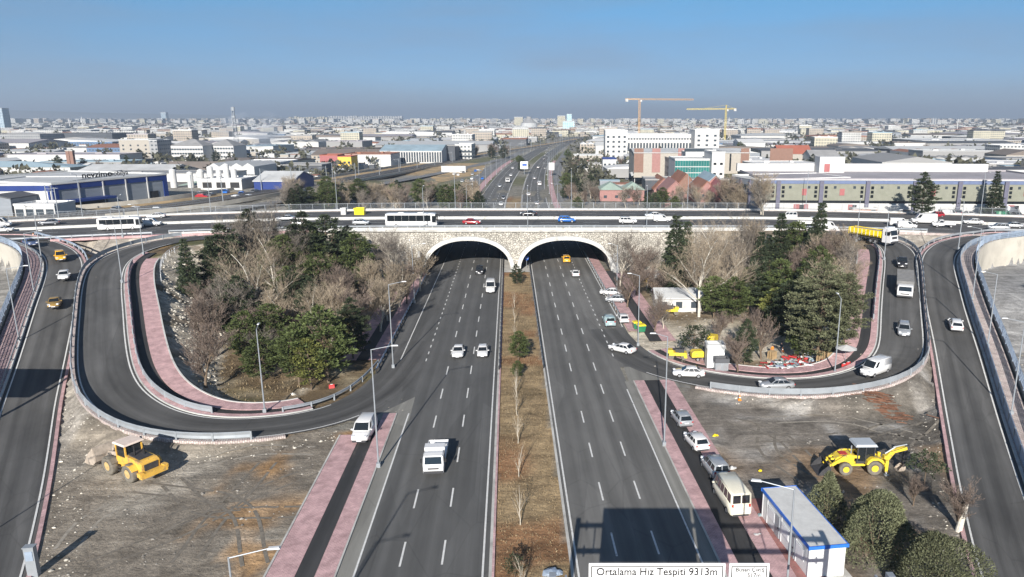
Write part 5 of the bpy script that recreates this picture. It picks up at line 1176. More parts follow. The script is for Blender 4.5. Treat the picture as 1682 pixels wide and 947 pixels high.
def conifer(seed, h=11, rad=2.6, prof='pine', leaf='needle_green', bark='bark_dark', dens=1.0, size=.42, clear=.18):
    r = random.Random(seed); tm = MB(); cm_ = MB(); lean = Vector((r.uniform(-.04, .04), r.uniform(-.04, .04), 1)).normalized()
    tm.tube((0, 0, -.2), tuple(lean * h * .5), h * .017, h * .011, 8, caps=False); tm.tube(tuple(lean * h * .5), tuple(lean * h * .97), h * .011, .03, 6, caps=False)
    if prof == 'pine' and r.random() < .6: 
        a = r.uniform(0, 6.28); tm.tube(tuple(lean * h * .4), tuple(lean * h * .8 + Vector((math.cos(a), math.sin(a), 0)) * rad * .5), h * .009, .03, 5, caps=False)
    nw = int(h * 1.7)
    lob = [(r.uniform(0, 6.28), r.uniform(.3, .95), r.uniform(.65, 1.25)) for _ in range(5)]
    for k in range(nw):
        t = clear + (1 - clear) * (k + r.random() * .7) / nw
        if prof == 'spruce': R_ = rad * (1.04 - t) / (1.04 - clear) * r.uniform(.8, 1.12) + .15
        else:
            u = (t - clear) / (1 - clear); R_ = rad * (math.sin(math.pi * min(1, max(0, u * .86 + .16))) ** .7) * r.uniform(.75, 1.15)
        nb = max(4, int((6.5 if prof == 'spruce' else 6) * (R_ / rad) ** .4 * dens))
        a0 = r.uniform(0, 6.28)
        for j in range(nb):
            a = a0 + j * 2 * math.pi / nb + r.uniform(-.3, .3); rr = R_ * r.uniform(.72, 1.15)
            if prof != 'spruce':
                for la, lt, lk in lob:
                    if abs((a - la + math.pi) % (2 * math.pi) - math.pi) < .8 and abs(t - lt) < .16: rr *= lk
            up = (r.uniform(-.28, -.02) if prof == 'spruce' else r.uniform(-.05, .4)) * rr
            base = lean * h * t; tip = base + Vector((math.cos(a) * rr, math.sin(a) * rr, up))
            if prof != 'spruce' or rr > 1: tm.tube(tuple(base), tuple(base.lerp(tip, .8)), .035, .012, 3, caps=False)
            nc = max(2, int(rr / (.42 if prof == 'spruce' else .5)))
            for c in range(nc):
                f = (c + 1.0) / nc; f = .3 + .7 * f if prof == 'spruce' else .42 + .58 * f
                cp = base.lerp(tip, f) + rv(r) * .12
                n = int((9 if prof == 'spruce' else 13) * dens)
                cs = .34 if prof == 'spruce' else .46
                for _ in range(n):
                    o = rv(r); o.z *= .55
                    dd = (o + (tip - base).normalized() * .7 + Vector((0, 0, .35 if prof == 'pine' else -.12))).normalized()
                    sprig(cm_, cp + o * cs * r.random(), dd, size * r.uniform(.6, 1.2), size * .22, r)
    return tm.mesh('trunk', M[bark], True), cm_.mesh('crown', M[leaf])
def shrubby(seed, h=5, rad=2.5, leaf='needle_grey', n=9000, size=.26, col=False):
    r = random.Random(seed); tm = MB(); cm_ = MB()
    for k in range(5):
        a = r.uniform(0, 6.28); tm.tube((0, 0, -.1), (math.cos(a) * rad * .3, math.sin(a) * rad * .3, h * .6), .07, .03, 5, caps=False)
    lobes = [(rv(r), r.uniform(.1, .55)) for _ in range(16)]
    for _ in range(n):
        v = rv(r); v.z = abs(v.z) * 1.0 if r.random() < .85 else v.z * .3
        t = v.z if v.z > 0 else 0
        bump = sum(max(0, v.dot(l) - .72) * a * 4 for l, a in lobes)
        k = r.uniform(.62, 1.0) ** .5 * (.82 + bump)
        if col: prof_ = Vector((v.x * rad * (1 - .45 * t), v.y * rad * (1 - .45 * t), 0))
        else: prof_ = Vector((v.x * rad, v.y * rad, 0))
        p = prof_ * k + Vector((0, 0, max(.1, (.12 + .88 * t ** .9) * h * (.8 + .2 * k))))
        d = (Vector((v.x, v.y, .9)) * .8 + rv(r) * .8).normalized()
        sprig(cm_, p, d, size * r.uniform(.6, 1.4), size * .2, r)
    return tm.mesh('trunk', M['bark_dark'], True), cm_.mesh('crown', M[leaf])
TV = {
 'bare': [bare_tree(s, 12, .6, bark='bark_pale', twig='twig_grey') for s in (1, 2)],
 'birch': [bare_tree(s, 15, .62, kids=(6, 4, 4, 4, 3), bark='bark_birch', twig='twig_tan', stem=.34) for s in (5, 6)],
 'brown': [bare_tree(s, 9, .5, bark='bark_dark', twig='twig_red', stem=.2) for s in (8, 9)],
 'tan': [bare_tree(s, 10, .55, bark='bark_pale', twig='twig_tan', stem=.2) for s in (11, 12)],
 'pine': [conifer(s, 9, 2.7, 'pine', 'needle_green', dens=1.25) for s in (21, 22, 23)],
 'olive': [conifer(s, 8, 2.6, 'pine', 'needle_yellow') for s in (24,)],
 'darkpine': [conifer(s, 12, 3.4, 'pine', 'needle_dark', clear=.1, dens=1.35) for s in (31, 32)],
 'bigpine': [conifer(s, 14, 3.6, 'pine', 'needle_grey', clear=.1, dens=1.7, size=.32) for s in (35,)],
 'spruce': [conifer(s, 14, 3.3, 'spruce', 'needle_dark', clear=.05, dens=1.9) for s in (41, 42)],
 'sapling': [bare_tree(s, 5, .35, kids=(4, 3, 2), bark='bark_pale', twig='twig_tan', stem=.5) for s in (51, 52)],
 'shrub': [shrubby(61, 6, 2.9, n=15000, size=.24)],
 'column': [shrubby(62, 4.6, 1.25, n=5000, size=.24, col=True)],
 'dwarf': [conifer(71, 4.5, 2.2, 'pine', 'needle_dark', clear=.35, size=.32)],
}
VH = dict(bare=12, birch=15, brown=9, tan=10, pine=9, olive=8, darkpine=12, bigpine=14, spruce=14, sapling=5, shrub=6, column=4.6, dwarf=4.5)
TN = dict(bare='bare_tree', birch='bare_tree', brown='bare_tree', tan='bare_tree', pine='pine_tree', olive='pine_tree', darkpine='pine_tree', bigpine='pine_tree', spruce='spruce_tree', sapling='sapling', shrub='conifer_shrub', column='conifer_shrub', dwarf='pine_tree')
tcount = 0
def tree(kind, x, y, z, h, label, group=None, sx=1.0):
    global tcount; tcount += 1
    r = random.Random(tcount * 31 + 5); tm, cm_ = TV[kind][tcount % len(TV[kind])]; k = h / VH[kind]
    o = empty(TN[kind], (x, y, z - .05), r.uniform(0, 6.28), label, 'sapling' if kind == 'sapling' else ('shrub' if kind in ('shrub', 'column') else 'tree'), group); o.scale = (k * sx, k * sx, k)
    put('trunk', tm, o); put('crown', cm_, o); return o
def T(kind, px, py, h, label, group=None, sx=1.0):
    x, y, z = Gt(px, py); h = h * 1.12 if group in ('trees inside the left loop', 'trees inside the right loop') else h; return tree(kind, x, y, z, h, label, group, sx)
li = 'trees inside the left loop'; ri = 'trees inside the right loop'
for a in (
 ('birch', 435, 545, 15.5, 'tall pale bare tree with a straight white trunk in the middle of the left loop', li),
 ('birch', 452, 500, 15, 'pale bare tree just behind the tallest one in the left loop', li),
 ('bare', 405, 470, 13, 'grey bare tree reaching in front of the overpass road, left loop', li), ('bare', 440, 462, 13.5, 'grey bare tree second from the overpass in the left loop', li), ('bare', 385, 452, 12, 'grey bare tree at the rear left of the left loop', li), ('bare', 478, 470, 12.5, 'grey bare tree in front of the far dark pines, left loop', li),
 ('spruce', 316, 486, 9.8, 'slim dark spruce nearest the rocky bank of the left loop', li), ('spruce', 352, 492, 11, 'dark spruce beside the slim one in the left loop', li), ('darkpine', 380, 500, 14, 'broad dark pine behind the slim spruce in the left loop', li, 1.1), ('darkpine', 372, 540, 9, 'dark pine below the broad one in the left loop', li),
 ('darkpine', 500, 462, 13, 'dark bushy pine left of the stone slope, first', li, 1.15), ('darkpine', 540, 470, 13.5, 'dark bushy pine against the stone slope, widest of three', li, 1.25), ('darkpine', 578, 462, 11, 'dark bushy pine nearest the stone slope', li, 1.1),
 ('pine', 482, 520, 8.5, 'green pine in the centre of the left loop', li), ('pine', 450, 590, 8, 'green pine between the two front groups of the left loop', li), ('pine', 540, 628, 9.8, 'large green pine at the front of the left loop with a visible trunk', li, 1.15), ('pine', 492, 632, 7.5, 'green pine left of the largest front one in the left loop', li, 1.15), ('olive', 512, 640, 6.5, 'yellowish green pine low at the front of the left loop', li), ('pine', 428, 628, 6, 'small green pine at the front left of the left loop', li, 1.2), ('pine', 405, 600, 7.5, 'green pine under the bare trees at the left front', li), ('darkpine', 580, 590, 8.5, 'dark pine at the right of the left loop over the pink pavement', li), ('olive', 575, 560, 6, 'low olive pine behind the dark one over the pavement', li),
 ('brown', 338, 636, 8.5, 'brownish bare tree alone at the front left of the left loop', li), ('brown', 350, 585, 9, 'brownish bare tree by the rocky bank', li), ('brown', 330, 560, 7, 'reddish bare bush-like tree at the foot of the rocky bank', li), ('brown', 345, 530, 7.5, 'reddish bare tree between the bank and the dark pine', li),
 ('tan', 545, 565, 10, 'tan bare tree behind the large front pine', li), ('brown', 595, 560, 9.5, 'reddish bare tree with thin pale stems, right part of the left loop', li), ('tan', 625, 545, 9.5, 'tan bare tree leaning over the pink pavement', li), ('brown', 570, 520, 9.5, 'reddish bare tree in front of the stone slope', li), ('tan', 610, 500, 9, 'tan bare tree at the foot of the stone slope', li), ('birch', 520, 560, 11, 'pale bare tree with forked white limbs right of centre', li),
 ('bare', 655, 480, 13, 'grey bare tree standing before the masonry left of the arch', li), ('bare', 632, 465, 12, 'grey bare tree against the stone slope', li), ('brown', 668, 500, 8, 'low dark bare tree beside the left arch', li), ('tan', 690, 478, 9.5, 'thin bare tree right beside the left portal', li), ('bare', 392, 560, 11, 'grey bare tree left of the tallest one', li), ('tan', 465, 560, 9, 'tan bare tree right of the tallest one', li),
 ('bare', 1018, 470, 12, 'bare tree against the masonry right of the arches', ri), ('brown', 1045, 485, 10, 'dark bare tree over the two parked cars', ri), ('brown', 1030, 505, 8, 'low dark bare tree shading the two parked cars', ri), ('bare', 1062, 475, 11, 'grey bare tree between the dark one and the tall spruce', ri), ('brown', 1078, 498, 7.5, 'low bare tree in front of the tall spruce', ri),
 ('spruce', 1108, 488, 15, 'tall dark spruce right of the arches', ri, 1.1), ('spruce', 1122, 470, 13, 'dark spruce just behind the tall one', ri),
 ('birch', 1148, 520, 17, 'largest pale bare tree with forked white trunk in the right loop', ri, 1.1), ('birch', 1180, 490, 16, 'wide pale bare tree behind the largest one', ri), ('bare', 1210, 470, 15, 'grey bare tree in the middle rear of the right loop', ri), ('tan', 1235, 450, 12, 'tan bare tree near the overpass in the right loop', ri), ('bare', 1165, 450, 12, 'grey bare tree at the rear left of the right loop', ri),
 ('pine', 1172, 522, 7.2, 'rounded green pine left of a similar pair', ri, 1.15), ('pine', 1203, 530, 7.5, 'rounded green pine, middle of three', ri, 1.15), ('pine', 1228, 515, 8, 'rounded green pine, right of three', ri), 
 ('spruce', 1245, 480, 11.5, 'dark spruce rising behind the rounded pines', ri), ('spruce', 1275, 470, 14, 'tall dark spruce in the rear of the right loop', ri), ('darkpine', 1262, 520, 10, 'dark pine right of the rounded pines', ri, 1.1), ('spruce', 1338, 450, 13.5, 'dark spruce before the overpass near the tipper', ri, .9), ('spruce', 1300, 462, 9.5, 'short dark spruce behind the largest grey-green pine', ri), ('darkpine', 1325, 470, 9, 'dark pine low behind the grey-green one', ri),
 ('bigpine', 1342, 592, 13.5, 'largest grey-green pine at the right of the right loop', ri, 1.12), ('bigpine', 1385, 565, 9.5, 'grey-green pine nearest the pink pavement', ri), ('darkpine', 1292, 560, 9, 'dark pine left of the largest grey-green pine', ri), ('pine', 1318, 595, 6.5, 'green pine under the largest grey-green one', ri), ('olive', 1270, 545, 7, 'yellowish pine beside the debris', ri),
 ('dwarf', 1139, 590, 4.8, 'small flat-topped pine beside the yellow compactor', ri), ('darkpine', 1222, 600, 6.5, 'ragged slim pine right of the white kiosk', ri, .75), ('brown', 1250, 590, 7.5, 'bare tree beside the debris heap', ri), ('brown', 1212, 612, 6, 'bare tree on the kerb by the grey box', ri), ('brown', 1360, 460, 9, 'brown bare tree beside the pink pavement top', ri), ('tan', 1385, 448, 8.5, 'tan bare tree nearest the tipper', ri), ('brown', 1312, 500, 9, 'brown bare tree between the spruces', ri), ('tan', 1395, 500, 7, 'thin bare tree at the edge of the right pavement', ri), ('brown', 1180, 560, 5, 'small bare tree near the person in dark clothes', ri), ('bare', 1090, 540, 7, 'bare sapling-like tree near the yellow roller', ri), ('brown', 1075, 545, 5.5, 'small dark tree by the bins', ri),
 ('darkpine', 849, 467, 4.6, 'small dark pine in the median between the arches', None), ('pine', 851, 593, 4.8, 'dark green pine in the median, larger of the lower two', None), ('pine', 850, 622, 2.8, 'small green pine in the median just below the larger one', None), ('dwarf', 846, 950, 2.0, 'small green bush at the bottom of the median', None),
 ('column', 1357, 852, 4.9, 'slim grey-green shrub behind the cabin', None), ('shrub', 1436, 905, 5.6, 'big round grey-green shrub right of the cabin', None), ('shrub', 1528, 985, 5.4, 'dark round shrub in the bottom right corner', None), ('dwarf', 1518, 795, 3.6, 'loose ragged green shrub behind the backhoe', None), ('brown', 1572, 868, 5.6, 'thin bare tree leaning by the far right ramp', None), ('brown', 1500, 830, 3.6, 'low bare bush between the shrubs and the backhoe', None),
 ('spruce', 453, 392, 4.5, 'small dark spruce before the left part of the overpass', None)):
    T(*a)
for k, py in enumerate((980, 862, 783, 728, 682, 652, 640, 560, 530, 505)):
    x, y = G(850, py); u = x + .081 * (y - 53.6); tree('sapling', *HW(-4.0, y), 0, 4.4 - .08 * k, 'thin bare sapling in a round bed in the dry median', 'saplings planted along the median')
r = random.Random(99)
g1 = 'trees in the strip behind the overpass, left'; g2 = 'trees in the strip behind the overpass, right'
lab = {'bare': 'grey bare tree', 'brown': 'brown bare tree', 'tan': 'tan bare tree', 'pine': 'green pine', 'darkpine': 'dark pine', 'spruce': 'dark spruce'}
def scatter(n, x0, x1, y0, y1, kinds, hs, where, group, seed):
    r = random.Random(seed)
    for i in range(n):
        k = r.choice(kinds); px = r.uniform(x0, x1); py = r.uniform(y0, y1)
        T(k, px, py, r.uniform(*hs), lab[k] + ' ' + where, group + ', ' + lab[k])
mixk = ['tan', 'tan', 'brown', 'bare', 'bare', 'darkpine', 'pine']
scatter(18, 365, 660, 455, 560, ['bare', 'tan', 'brown', 'brown'], (7, 10), 'in the thicket of the left loop', 'thicket of the left loop', 21)
scatter(12, 390, 590, 540, 615, ['bare', 'tan', 'brown'], (6, 9), 'among the front pines of the left loop', 'front thicket of the left loop', 22)
scatter(11, 370, 600, 455, 560, ['darkpine', 'pine'], (9, 13), 'in the rear thicket of the left loop', 'rear pines of the left loop', 23)
scatter(13, 1120, 1400, 448, 520, ['bare', 'tan', 'brown', 'brown'], (7, 11), 'in the thicket of the right loop', 'thicket of the right loop', 24)
scatter(8, 1230, 1390, 455, 530, ['darkpine', 'spruce', 'pine'], (9, 13), 'in the rear thicket of the right loop', 'rear pines of the right loop', 25)
scatter(62, 470, 790, 330, 352, mixk, (8, 12), 'in the belt behind the overpass left of the highway', g1, 1)
scatter(22, 600, 790, 312, 330, ['tan', 'tan', 'brown'], (5, 8), 'at the back of the belt left of the highway', g1 + ' rear', 2)
scatter(34, 930, 1240, 336, 352, mixk, (6.5, 9.5), 'in the belt behind the overpass right of the highway', g2, 3)
scatter(12, 1190, 1262, 346, 356, ['tan', 'brown', 'bare'], (9, 13), 'before the left end of the green building', 'trees before the green building', 4)
scatter(26, 925, 985, 262, 330, ['bare', 'brown', 'darkpine', 'pine'], (6, 10), 'along the east side of the far highway', 'trees along the far highway, east', 5)
scatter(10, 850, 866, 268, 284, ['darkpine', 'pine'], (5, 7), 'in the far median', 'trees in the far median', 6)
scatter(14, 600, 665, 262, 272, ['brown', 'bare'], (9, 13), 'before the pale blue hall', 'trees before the pale blue hall', 7)
scatter(16, 770, 850, 238, 262, ['brown', 'darkpine'], (9, 13), 'at the bend of the far highway, left', 'trees at the bend', 8)
scatter(16, 0, 420, 262, 290, ['darkpine', 'spruce', 'brown'], (8, 12), 'among the halls on the left', 'trees among the left halls', 9)
scatter(22, 990, 1680, 240, 285, ['darkpine', 'spruce', 'brown', 'pine'], (8, 12), 'among the buildings on the right', 'trees among the right buildings', 10)
scatter(10, 205, 380, 264, 272, ['spruce', 'darkpine'], (9, 12), 'before the apartment blocks on the left', 'conifers before the apartment blocks', 11)
for px, py, h, k, t in ((1513, 357, 12, 'darkpine', 'dark reddish conifer before the green building, left of two'), (1631, 357, 13, 'spruce', 'dark spruce before the green building, right of two'), (1568, 350, 7, 'darkpine', 'round dark tree in the yard before the green building'), (480, 350, 8.5, 'darkpine', 'isolated dark pine behind the left part of the overpass'), (1170, 282, 10, 'spruce', 'spruce beside the glass-fronted office'), (1221, 280, 10, 'spruce', 'spruce at the right end of the brown hall')): T(k, px, py, h, t)

# ------------------------------------------------------------------ wheel ruts pressed into the bare ground
solid('rut', (.19, .168, .138), rough=.95, var=.35, vscale=2.5); solid('rut_pale', (.31, .28, .235), rough=.95, var=.3, vscale=2)
r = random.Random(31); mbs = {'rut': MB(), 'rut_pale': MB()}
def ruts(px0, py0, px1, py1, bend, m_, gap=1.9, w_=.32):
    a = np.array(G(px0, py0)); c = np.array(G(px1, py1)); n_ = np.array([-(c - a)[1], (c - a)[0]]); n_ = n_ / np.linalg.norm(n_); mid = (a + c) / 2 + n_ * bend
    A = catmull([(*a, 0), (*mid, 0), (*c, 0)], .5)
    for o in (-gap / 2, gap / 2):
        L_ = offset(A, o); 
        e0 = offset(L_, -w_ / 2); e1 = offset(L_, w_ / 2); zz = np.maximum(np.maximum(terrg(e0[:, 0], e0[:, 1]), terrg(e1[:, 0], e1[:, 1])), terrg(L_[:, 0], L_[:, 1])) + .015
        mb = mbs[m_]; b0 = len(mb.v)
        for p, q, z in zip(e0, e1, zz): mb.v += [(p[0], p[1], z), (q[0], q[1], z)]
        for k in range(len(A) - 1):
            if r.random() < .86: mb.f.append((b0 + 2 * k, b0 + 2 * k + 1, b0 + 2 * k + 3, b0 + 2 * k + 2)); mb.m.append(0)
for a in ((300, 925, 520, 770, 3, 'rut'), (150, 930, 440, 760, -3, 'rut'), (230, 800, 420, 930, 4, 'rut'), (110, 900, 250, 810, 2, 'rut_pale'), (280, 790, 500, 840, -3, 'rut'), (330, 760, 520, 740, 1.5, 'rut_pale'), (240, 880, 400, 830, 2, 'rut'), (1240, 720, 1500, 690, -2, 'rut'), (1200, 690, 1330, 760, 2, 'rut'), (1250, 690, 1520, 720, 3, 'rut_pale'), (1330, 790, 1260, 700, 2, 'rut'), (1480, 790, 1540, 690, 2, 'rut')): ruts(*a)
for k_, m2 in mbs.items(): tag(m2.build('wheel_ruts', M[k_], loc=(0, 0, 0)), kind='structure')
# ------------------------------------------------------------------ loose stones and dry grass
r = random.Random(4); mb = MB()
def rock(mb, x, y, z, s, r):
    n = 6; vs = []; rx = [r.uniform(.7, 1.2) for _ in range(n * 2 + 2)]
    vs.append((x, y, z + s * .6 * rx[-1]))
    for k, (zz, rr) in enumerate(((.25, .8), (-.2, 1.0))):
        for i in range(n): a = 2 * math.pi * (i + .5 * k) / n; q = rx[k * n + i]; vs.append((x + math.cos(a) * s * rr * q, y + math.sin(a) * s * rr * q * .8, z + zz * s * q))
    fs = [(0, 1 + i, 1 + (i + 1) % n) for i in range(n)] + [(1 + i, 1 + n + i, 1 + n + (i + 1) % n, 1 + (i + 1) % n) for i in range(n)]
    mb.add(vs, fs)
pts = []
def sow(n, x0, x1, y0, y1, test, s, mb=mb):
    X_ = np.array([r.uniform(x0, x1) for _ in range(n)]); Y_ = np.array([r.uniform(y0, y1) for _ in range(n)]); Z_ = terrg(X_, Y_); ok = test(X_, Y_, Z_)
    for a, b_, c in zip(X_[ok], Y_[ok], Z_[ok]): rock(mb, a, b_, c, r.uniform(*s) * (1 if r.random() < .9 else 1.8), r)
def steepm(X_, Y_, Z_): return (terrg(X_ + .8, Y_) - Z_) ** 2 + (terrg(X_, Y_ + .8) - Z_) ** 2 > .05
sow(12000, -95, -25, 72, 172, lambda x, y, z: steepm(x, y, z) & (z > .15) & (np.abs(sdist(x, y, L2[::3])[0]) > 9) & (np.abs(sdist(x, y, L1[::3])[0]) > 5), (.1, .3)); sow(4500, 15, 105, 84, 172, lambda x, y, z: steepm(x, y, z) & (z > .15) & (np.abs(sdist(x, y, R2[::3])[0]) > 9) & (np.abs(sdist(x, y, R1[::3])[0]) > 5), (.1, .28))
d1 = sdist; 
def nearL(x, y, z): 
    d, _ = sdist(x, y, L1[::3]); e, _ = sdist(x, y, L2[::3]); return (d < -3.9) & (d > -6.5) & (np.abs(e) > 4.2)
sow(2600, -75, -40, 45, 95, nearL, (.04, .16))
def nearLo(x, y, z):
    d, _ = sdist(x, y, L2[::3]); return (d > 4.0) & (d < 6.8)
sow(1500, -60, -20, 66, 90, nearLo, (.05, .15))
def nearR(x, y, z):
    d, _ = sdist(x, y, R2[::3]); e, _ = sdist(x, y, R1[::3]); return (((d < -4.0) & (d > -6)) | ((e > 3.8) & (e < 5.5))) & (np.abs(d) > 4) & (np.abs(e) > 3.8)
sow(3000, 20, 70, 45, 105, nearR, (.04, .14))
solid('rock', (.5, .47, .41), rough=.95, island=.45, var=.25, vscale=3)
tag(mb.build('rubble', M['rock'], loc=(0, 0, 0)), 'pale broken stones strewn over the banks and road edges', 'rubble', None, 'stuff')
mb = MB()
def offroad(x, y): return np.minimum(np.minimum(np.abs(sdist(x, y, L1[::3])[0]), np.abs(sdist(x, y, R1[::3])[0])), np.minimum(np.abs(sdist(x, y, L2[::3])[0]), np.abs(sdist(x, y, R2[::3])[0]))) > 4.4
sow(900, 26, 56, 50, 95, lambda x, y, z: (z < .4) & offroad(x, y) & (np.sin(x * .7) * np.sin(y * .5 + 1) > .1), (.04, .14), mb); sow(1100, -56, -24, 42, 80, lambda x, y, z: (z < .4) & offroad(x, y) & (np.sin(x * .5) * np.sin(y * .6) > .2), (.04, .14), mb)
sow(1800, 12, 75, 96, 140, lambda x, y, z: z < 1.2, (.05, .2), mb)
solid('rock_dark', (.3, .28, .25), rough=.95, island=.5)
tag(mb.build('gravel', M['rock_dark'], loc=(0, 0, 0)), 'small grey stones scattered on the bare ground', 'gravel', None, 'stuff')
mb = MB(); solid('dry_grass', (.26, .2, .12), rough=.95, island=.45)
for _ in range(9000):
    y = r.uniform(44, 165); x, _y = HW(-3.2 + r.uniform(-2.9, 2.9), y); p = Vector((x, y, 0.0)); sprig(mb, p, (rv(r) * .6 + Vector((0, 0, 1))).normalized(), r.uniform(.08, .28), .03, r)
for _ in range(9000):
    x = r.uniform(-80, -25); y = r.uniform(86, 165); z = tz(x, y) if r.random() < .0 else 0
    p = Vector((x, y, 0)); pts.append((x, y))
P_ = np.array(pts); Zp = terrg(P_[:, 0], P_[:, 1]) + 0
d2, _ = sdist(P_[:, 0], P_[:, 1], L2[::3]); dh_, _ = sdist(P_[:, 0], P_[:, 1], HS[HS[:, 1] < 260][::2])
for (x, y), z, a, b_ in zip(pts, Zp, d2, dh_):
    if a < -9.5 and b_ < -28 and z < 2: sprig(mb, Vector((x, y, z)), (rv(r) * .6 + Vector((0, 0, 1))).normalized(), r.uniform(.15, .5), .05, r)
tag(mb.build('dry_grass', M['dry_grass'], loc=(0, 0, 0)), 'short dry winter grass in the median and under the trees', 'grass', None, 'stuff')
# ------------------------------------------------------------------ buildings
def winmat(name, wall, win=(.06, .075, .09), sx=3.2, sz=3.2, fx=.5, fz=.42, var=.08):
    m = bpy.data.materials.new(name); m.use_nodes = True; N, L = nodes(m); b = N['Principled BSDF']; b.inputs['Roughness'].default_value = .7
    g = N.new('ShaderNodeNewGeometry'); s = N.new('ShaderNodeSeparateXYZ'); L.new(g.outputs['Position'], s.inputs[0])
    sn = N.new('ShaderNodeSeparateXYZ'); L.new(g.outputs['Normal'], sn.inputs[0])
    def mth(op, a, b_=None):
        n = N.new('ShaderNodeMath'); n.operation = op
        for i, v in enumerate((a, b_)):
            if v is None: continue
            if isinstance(v, (int, float)): n.inputs[i].default_value = v
            else: L.new(v, n.inputs[i])
        return n.outputs[0]
    side = mth('GREATER_THAN', mth('ABSOLUTE', sn.outputs['X']), .6)
    hcoord = mth('ADD', mth('MULTIPLY', s.outputs['Y'], side), mth('MULTIPLY', s.outputs['X'], mth('SUBTRACT', 1, side)))
    a = mth('LESS_THAN', mth('FRACT', mth('DIVIDE', hcoord, sx)), fx); c = mth('LESS_THAN', mth('FRACT', mth('DIVIDE', mth('ADD', s.outputs['Z'], .9 * 0 + 2.2), sz)), fz)
    up = mth('LESS_THAN', mth('ABSOLUTE', sn.outputs['Z']), .5); f = mth('MULTIPLY', mth('MULTIPLY', a, c), up)
    mx = N.new('ShaderNodeMix'); mx.data_type = 'RGBA'; L.new(f, mx.inputs[0]); mx.inputs[6].default_value = (*wall, 1); mx.inputs[7].default_value = (*win, 1)
    n = N.new('ShaderNodeTexNoise'); n.inputs['Scale'].default_value = .12; n.inputs['Detail'].default_value = 5; L.new(g.outputs['Position'], n.inputs['Vector'])
    r2 = N.new('ShaderNodeMapRange'); r2.inputs[1].default_value = .3; r2.inputs[2].default_value = .7; r2.inputs[3].default_value = 1 - var * 2; r2.inputs[4].default_value = 1 + var; L.new(n.outputs['Fac'], r2.inputs[0])
    v = N.new('ShaderNodeVectorMath'); v.operation = 'SCALE'; L.new(mx.outputs[2], v.inputs[0]); L.new(r2.outputs[0], v.inputs['Scale']); L.new(v.outputs[0], b.inputs['Base Color']); M[name] = m; return m
for n_, c in (('w_white', (0.533, 0.533, 0.518)), ('w_cream', (0.503, 0.474, 0.370)), ('w_grey', (0.311, 0.318, 0.326)), ('w_beige', (0.407, 0.355, 0.296)), ('w_blue', (0.118, 0.192, 0.311)), ('w_dark', (0.074, 0.081, 0.096)), ('w_pink', (0.385, 0.296, 0.266)), ('w_green', (0.340, 0.370, 0.266))): winmat(n_, c)
winmat('w_colonnade', (.55, .54, .52), sx=4.2, fx=.5, sz=9, fz=.62)
for n_, c in (('r_pale', (.52, .53, .53)), ('r_white', (.68, .68, .67)), ('r_grey', (.3, .3, .3)), ('r_brown', (.2, .17, .15)), ('r_red', (.36, .12, .08)), ('r_bluegrey', (.3, .4, .46)), ('r_dark', (.1, .105, .115)), ('r_tile', (.3, .14, .09)), ('r_green', (.3, .38, .33)), ('r_lilac', (.36, .34, .36))):
    solid(n_, c, rough=.75, var=.16, vscale=.12, dark=tuple(x * .7 for x in c), dfac=.6, dscale=.2, stretch=(1, 1, 1))
solid('b_green', (.235, .24, .195), rough=.8, var=.1, vscale=.6, bump=.1, dark=(.21, .225, .175), dfac=.58, dscale=.4); solid('b_lilac', (.125, .125, .175), rough=.6, var=.1); solid('b_blueband', (0.130, 0.169, 0.286), rough=.6, var=.1); solid('b_red', (0.350, 0.119, 0.119), rough=.6, var=.1); solid('b_navy', (0.012, 0.036, 0.180), rough=.5, var=.1, vscale=.3); solid('b_panel', (0.240, 0.264, 0.296), rough=.5, var=.15, vscale=.15, stretch=(1, 1, 6)); solid('b_white', (0.544, 0.544, 0.536), rough=.7, var=.08, vscale=.3, dark=(.46, .45, .42), dfac=.62, dscale=.3); solid('b_brick', (0.240, 0.144, 0.112), rough=.85, var=.12); solid('b_cream', (0.390, 0.360, 0.315), rough=.8, var=.08); solid('b_pink', (0.331, 0.180, 0.166), rough=.8, var=.12); solid('b_yellow', (.75, .5, .08), rough=.7)
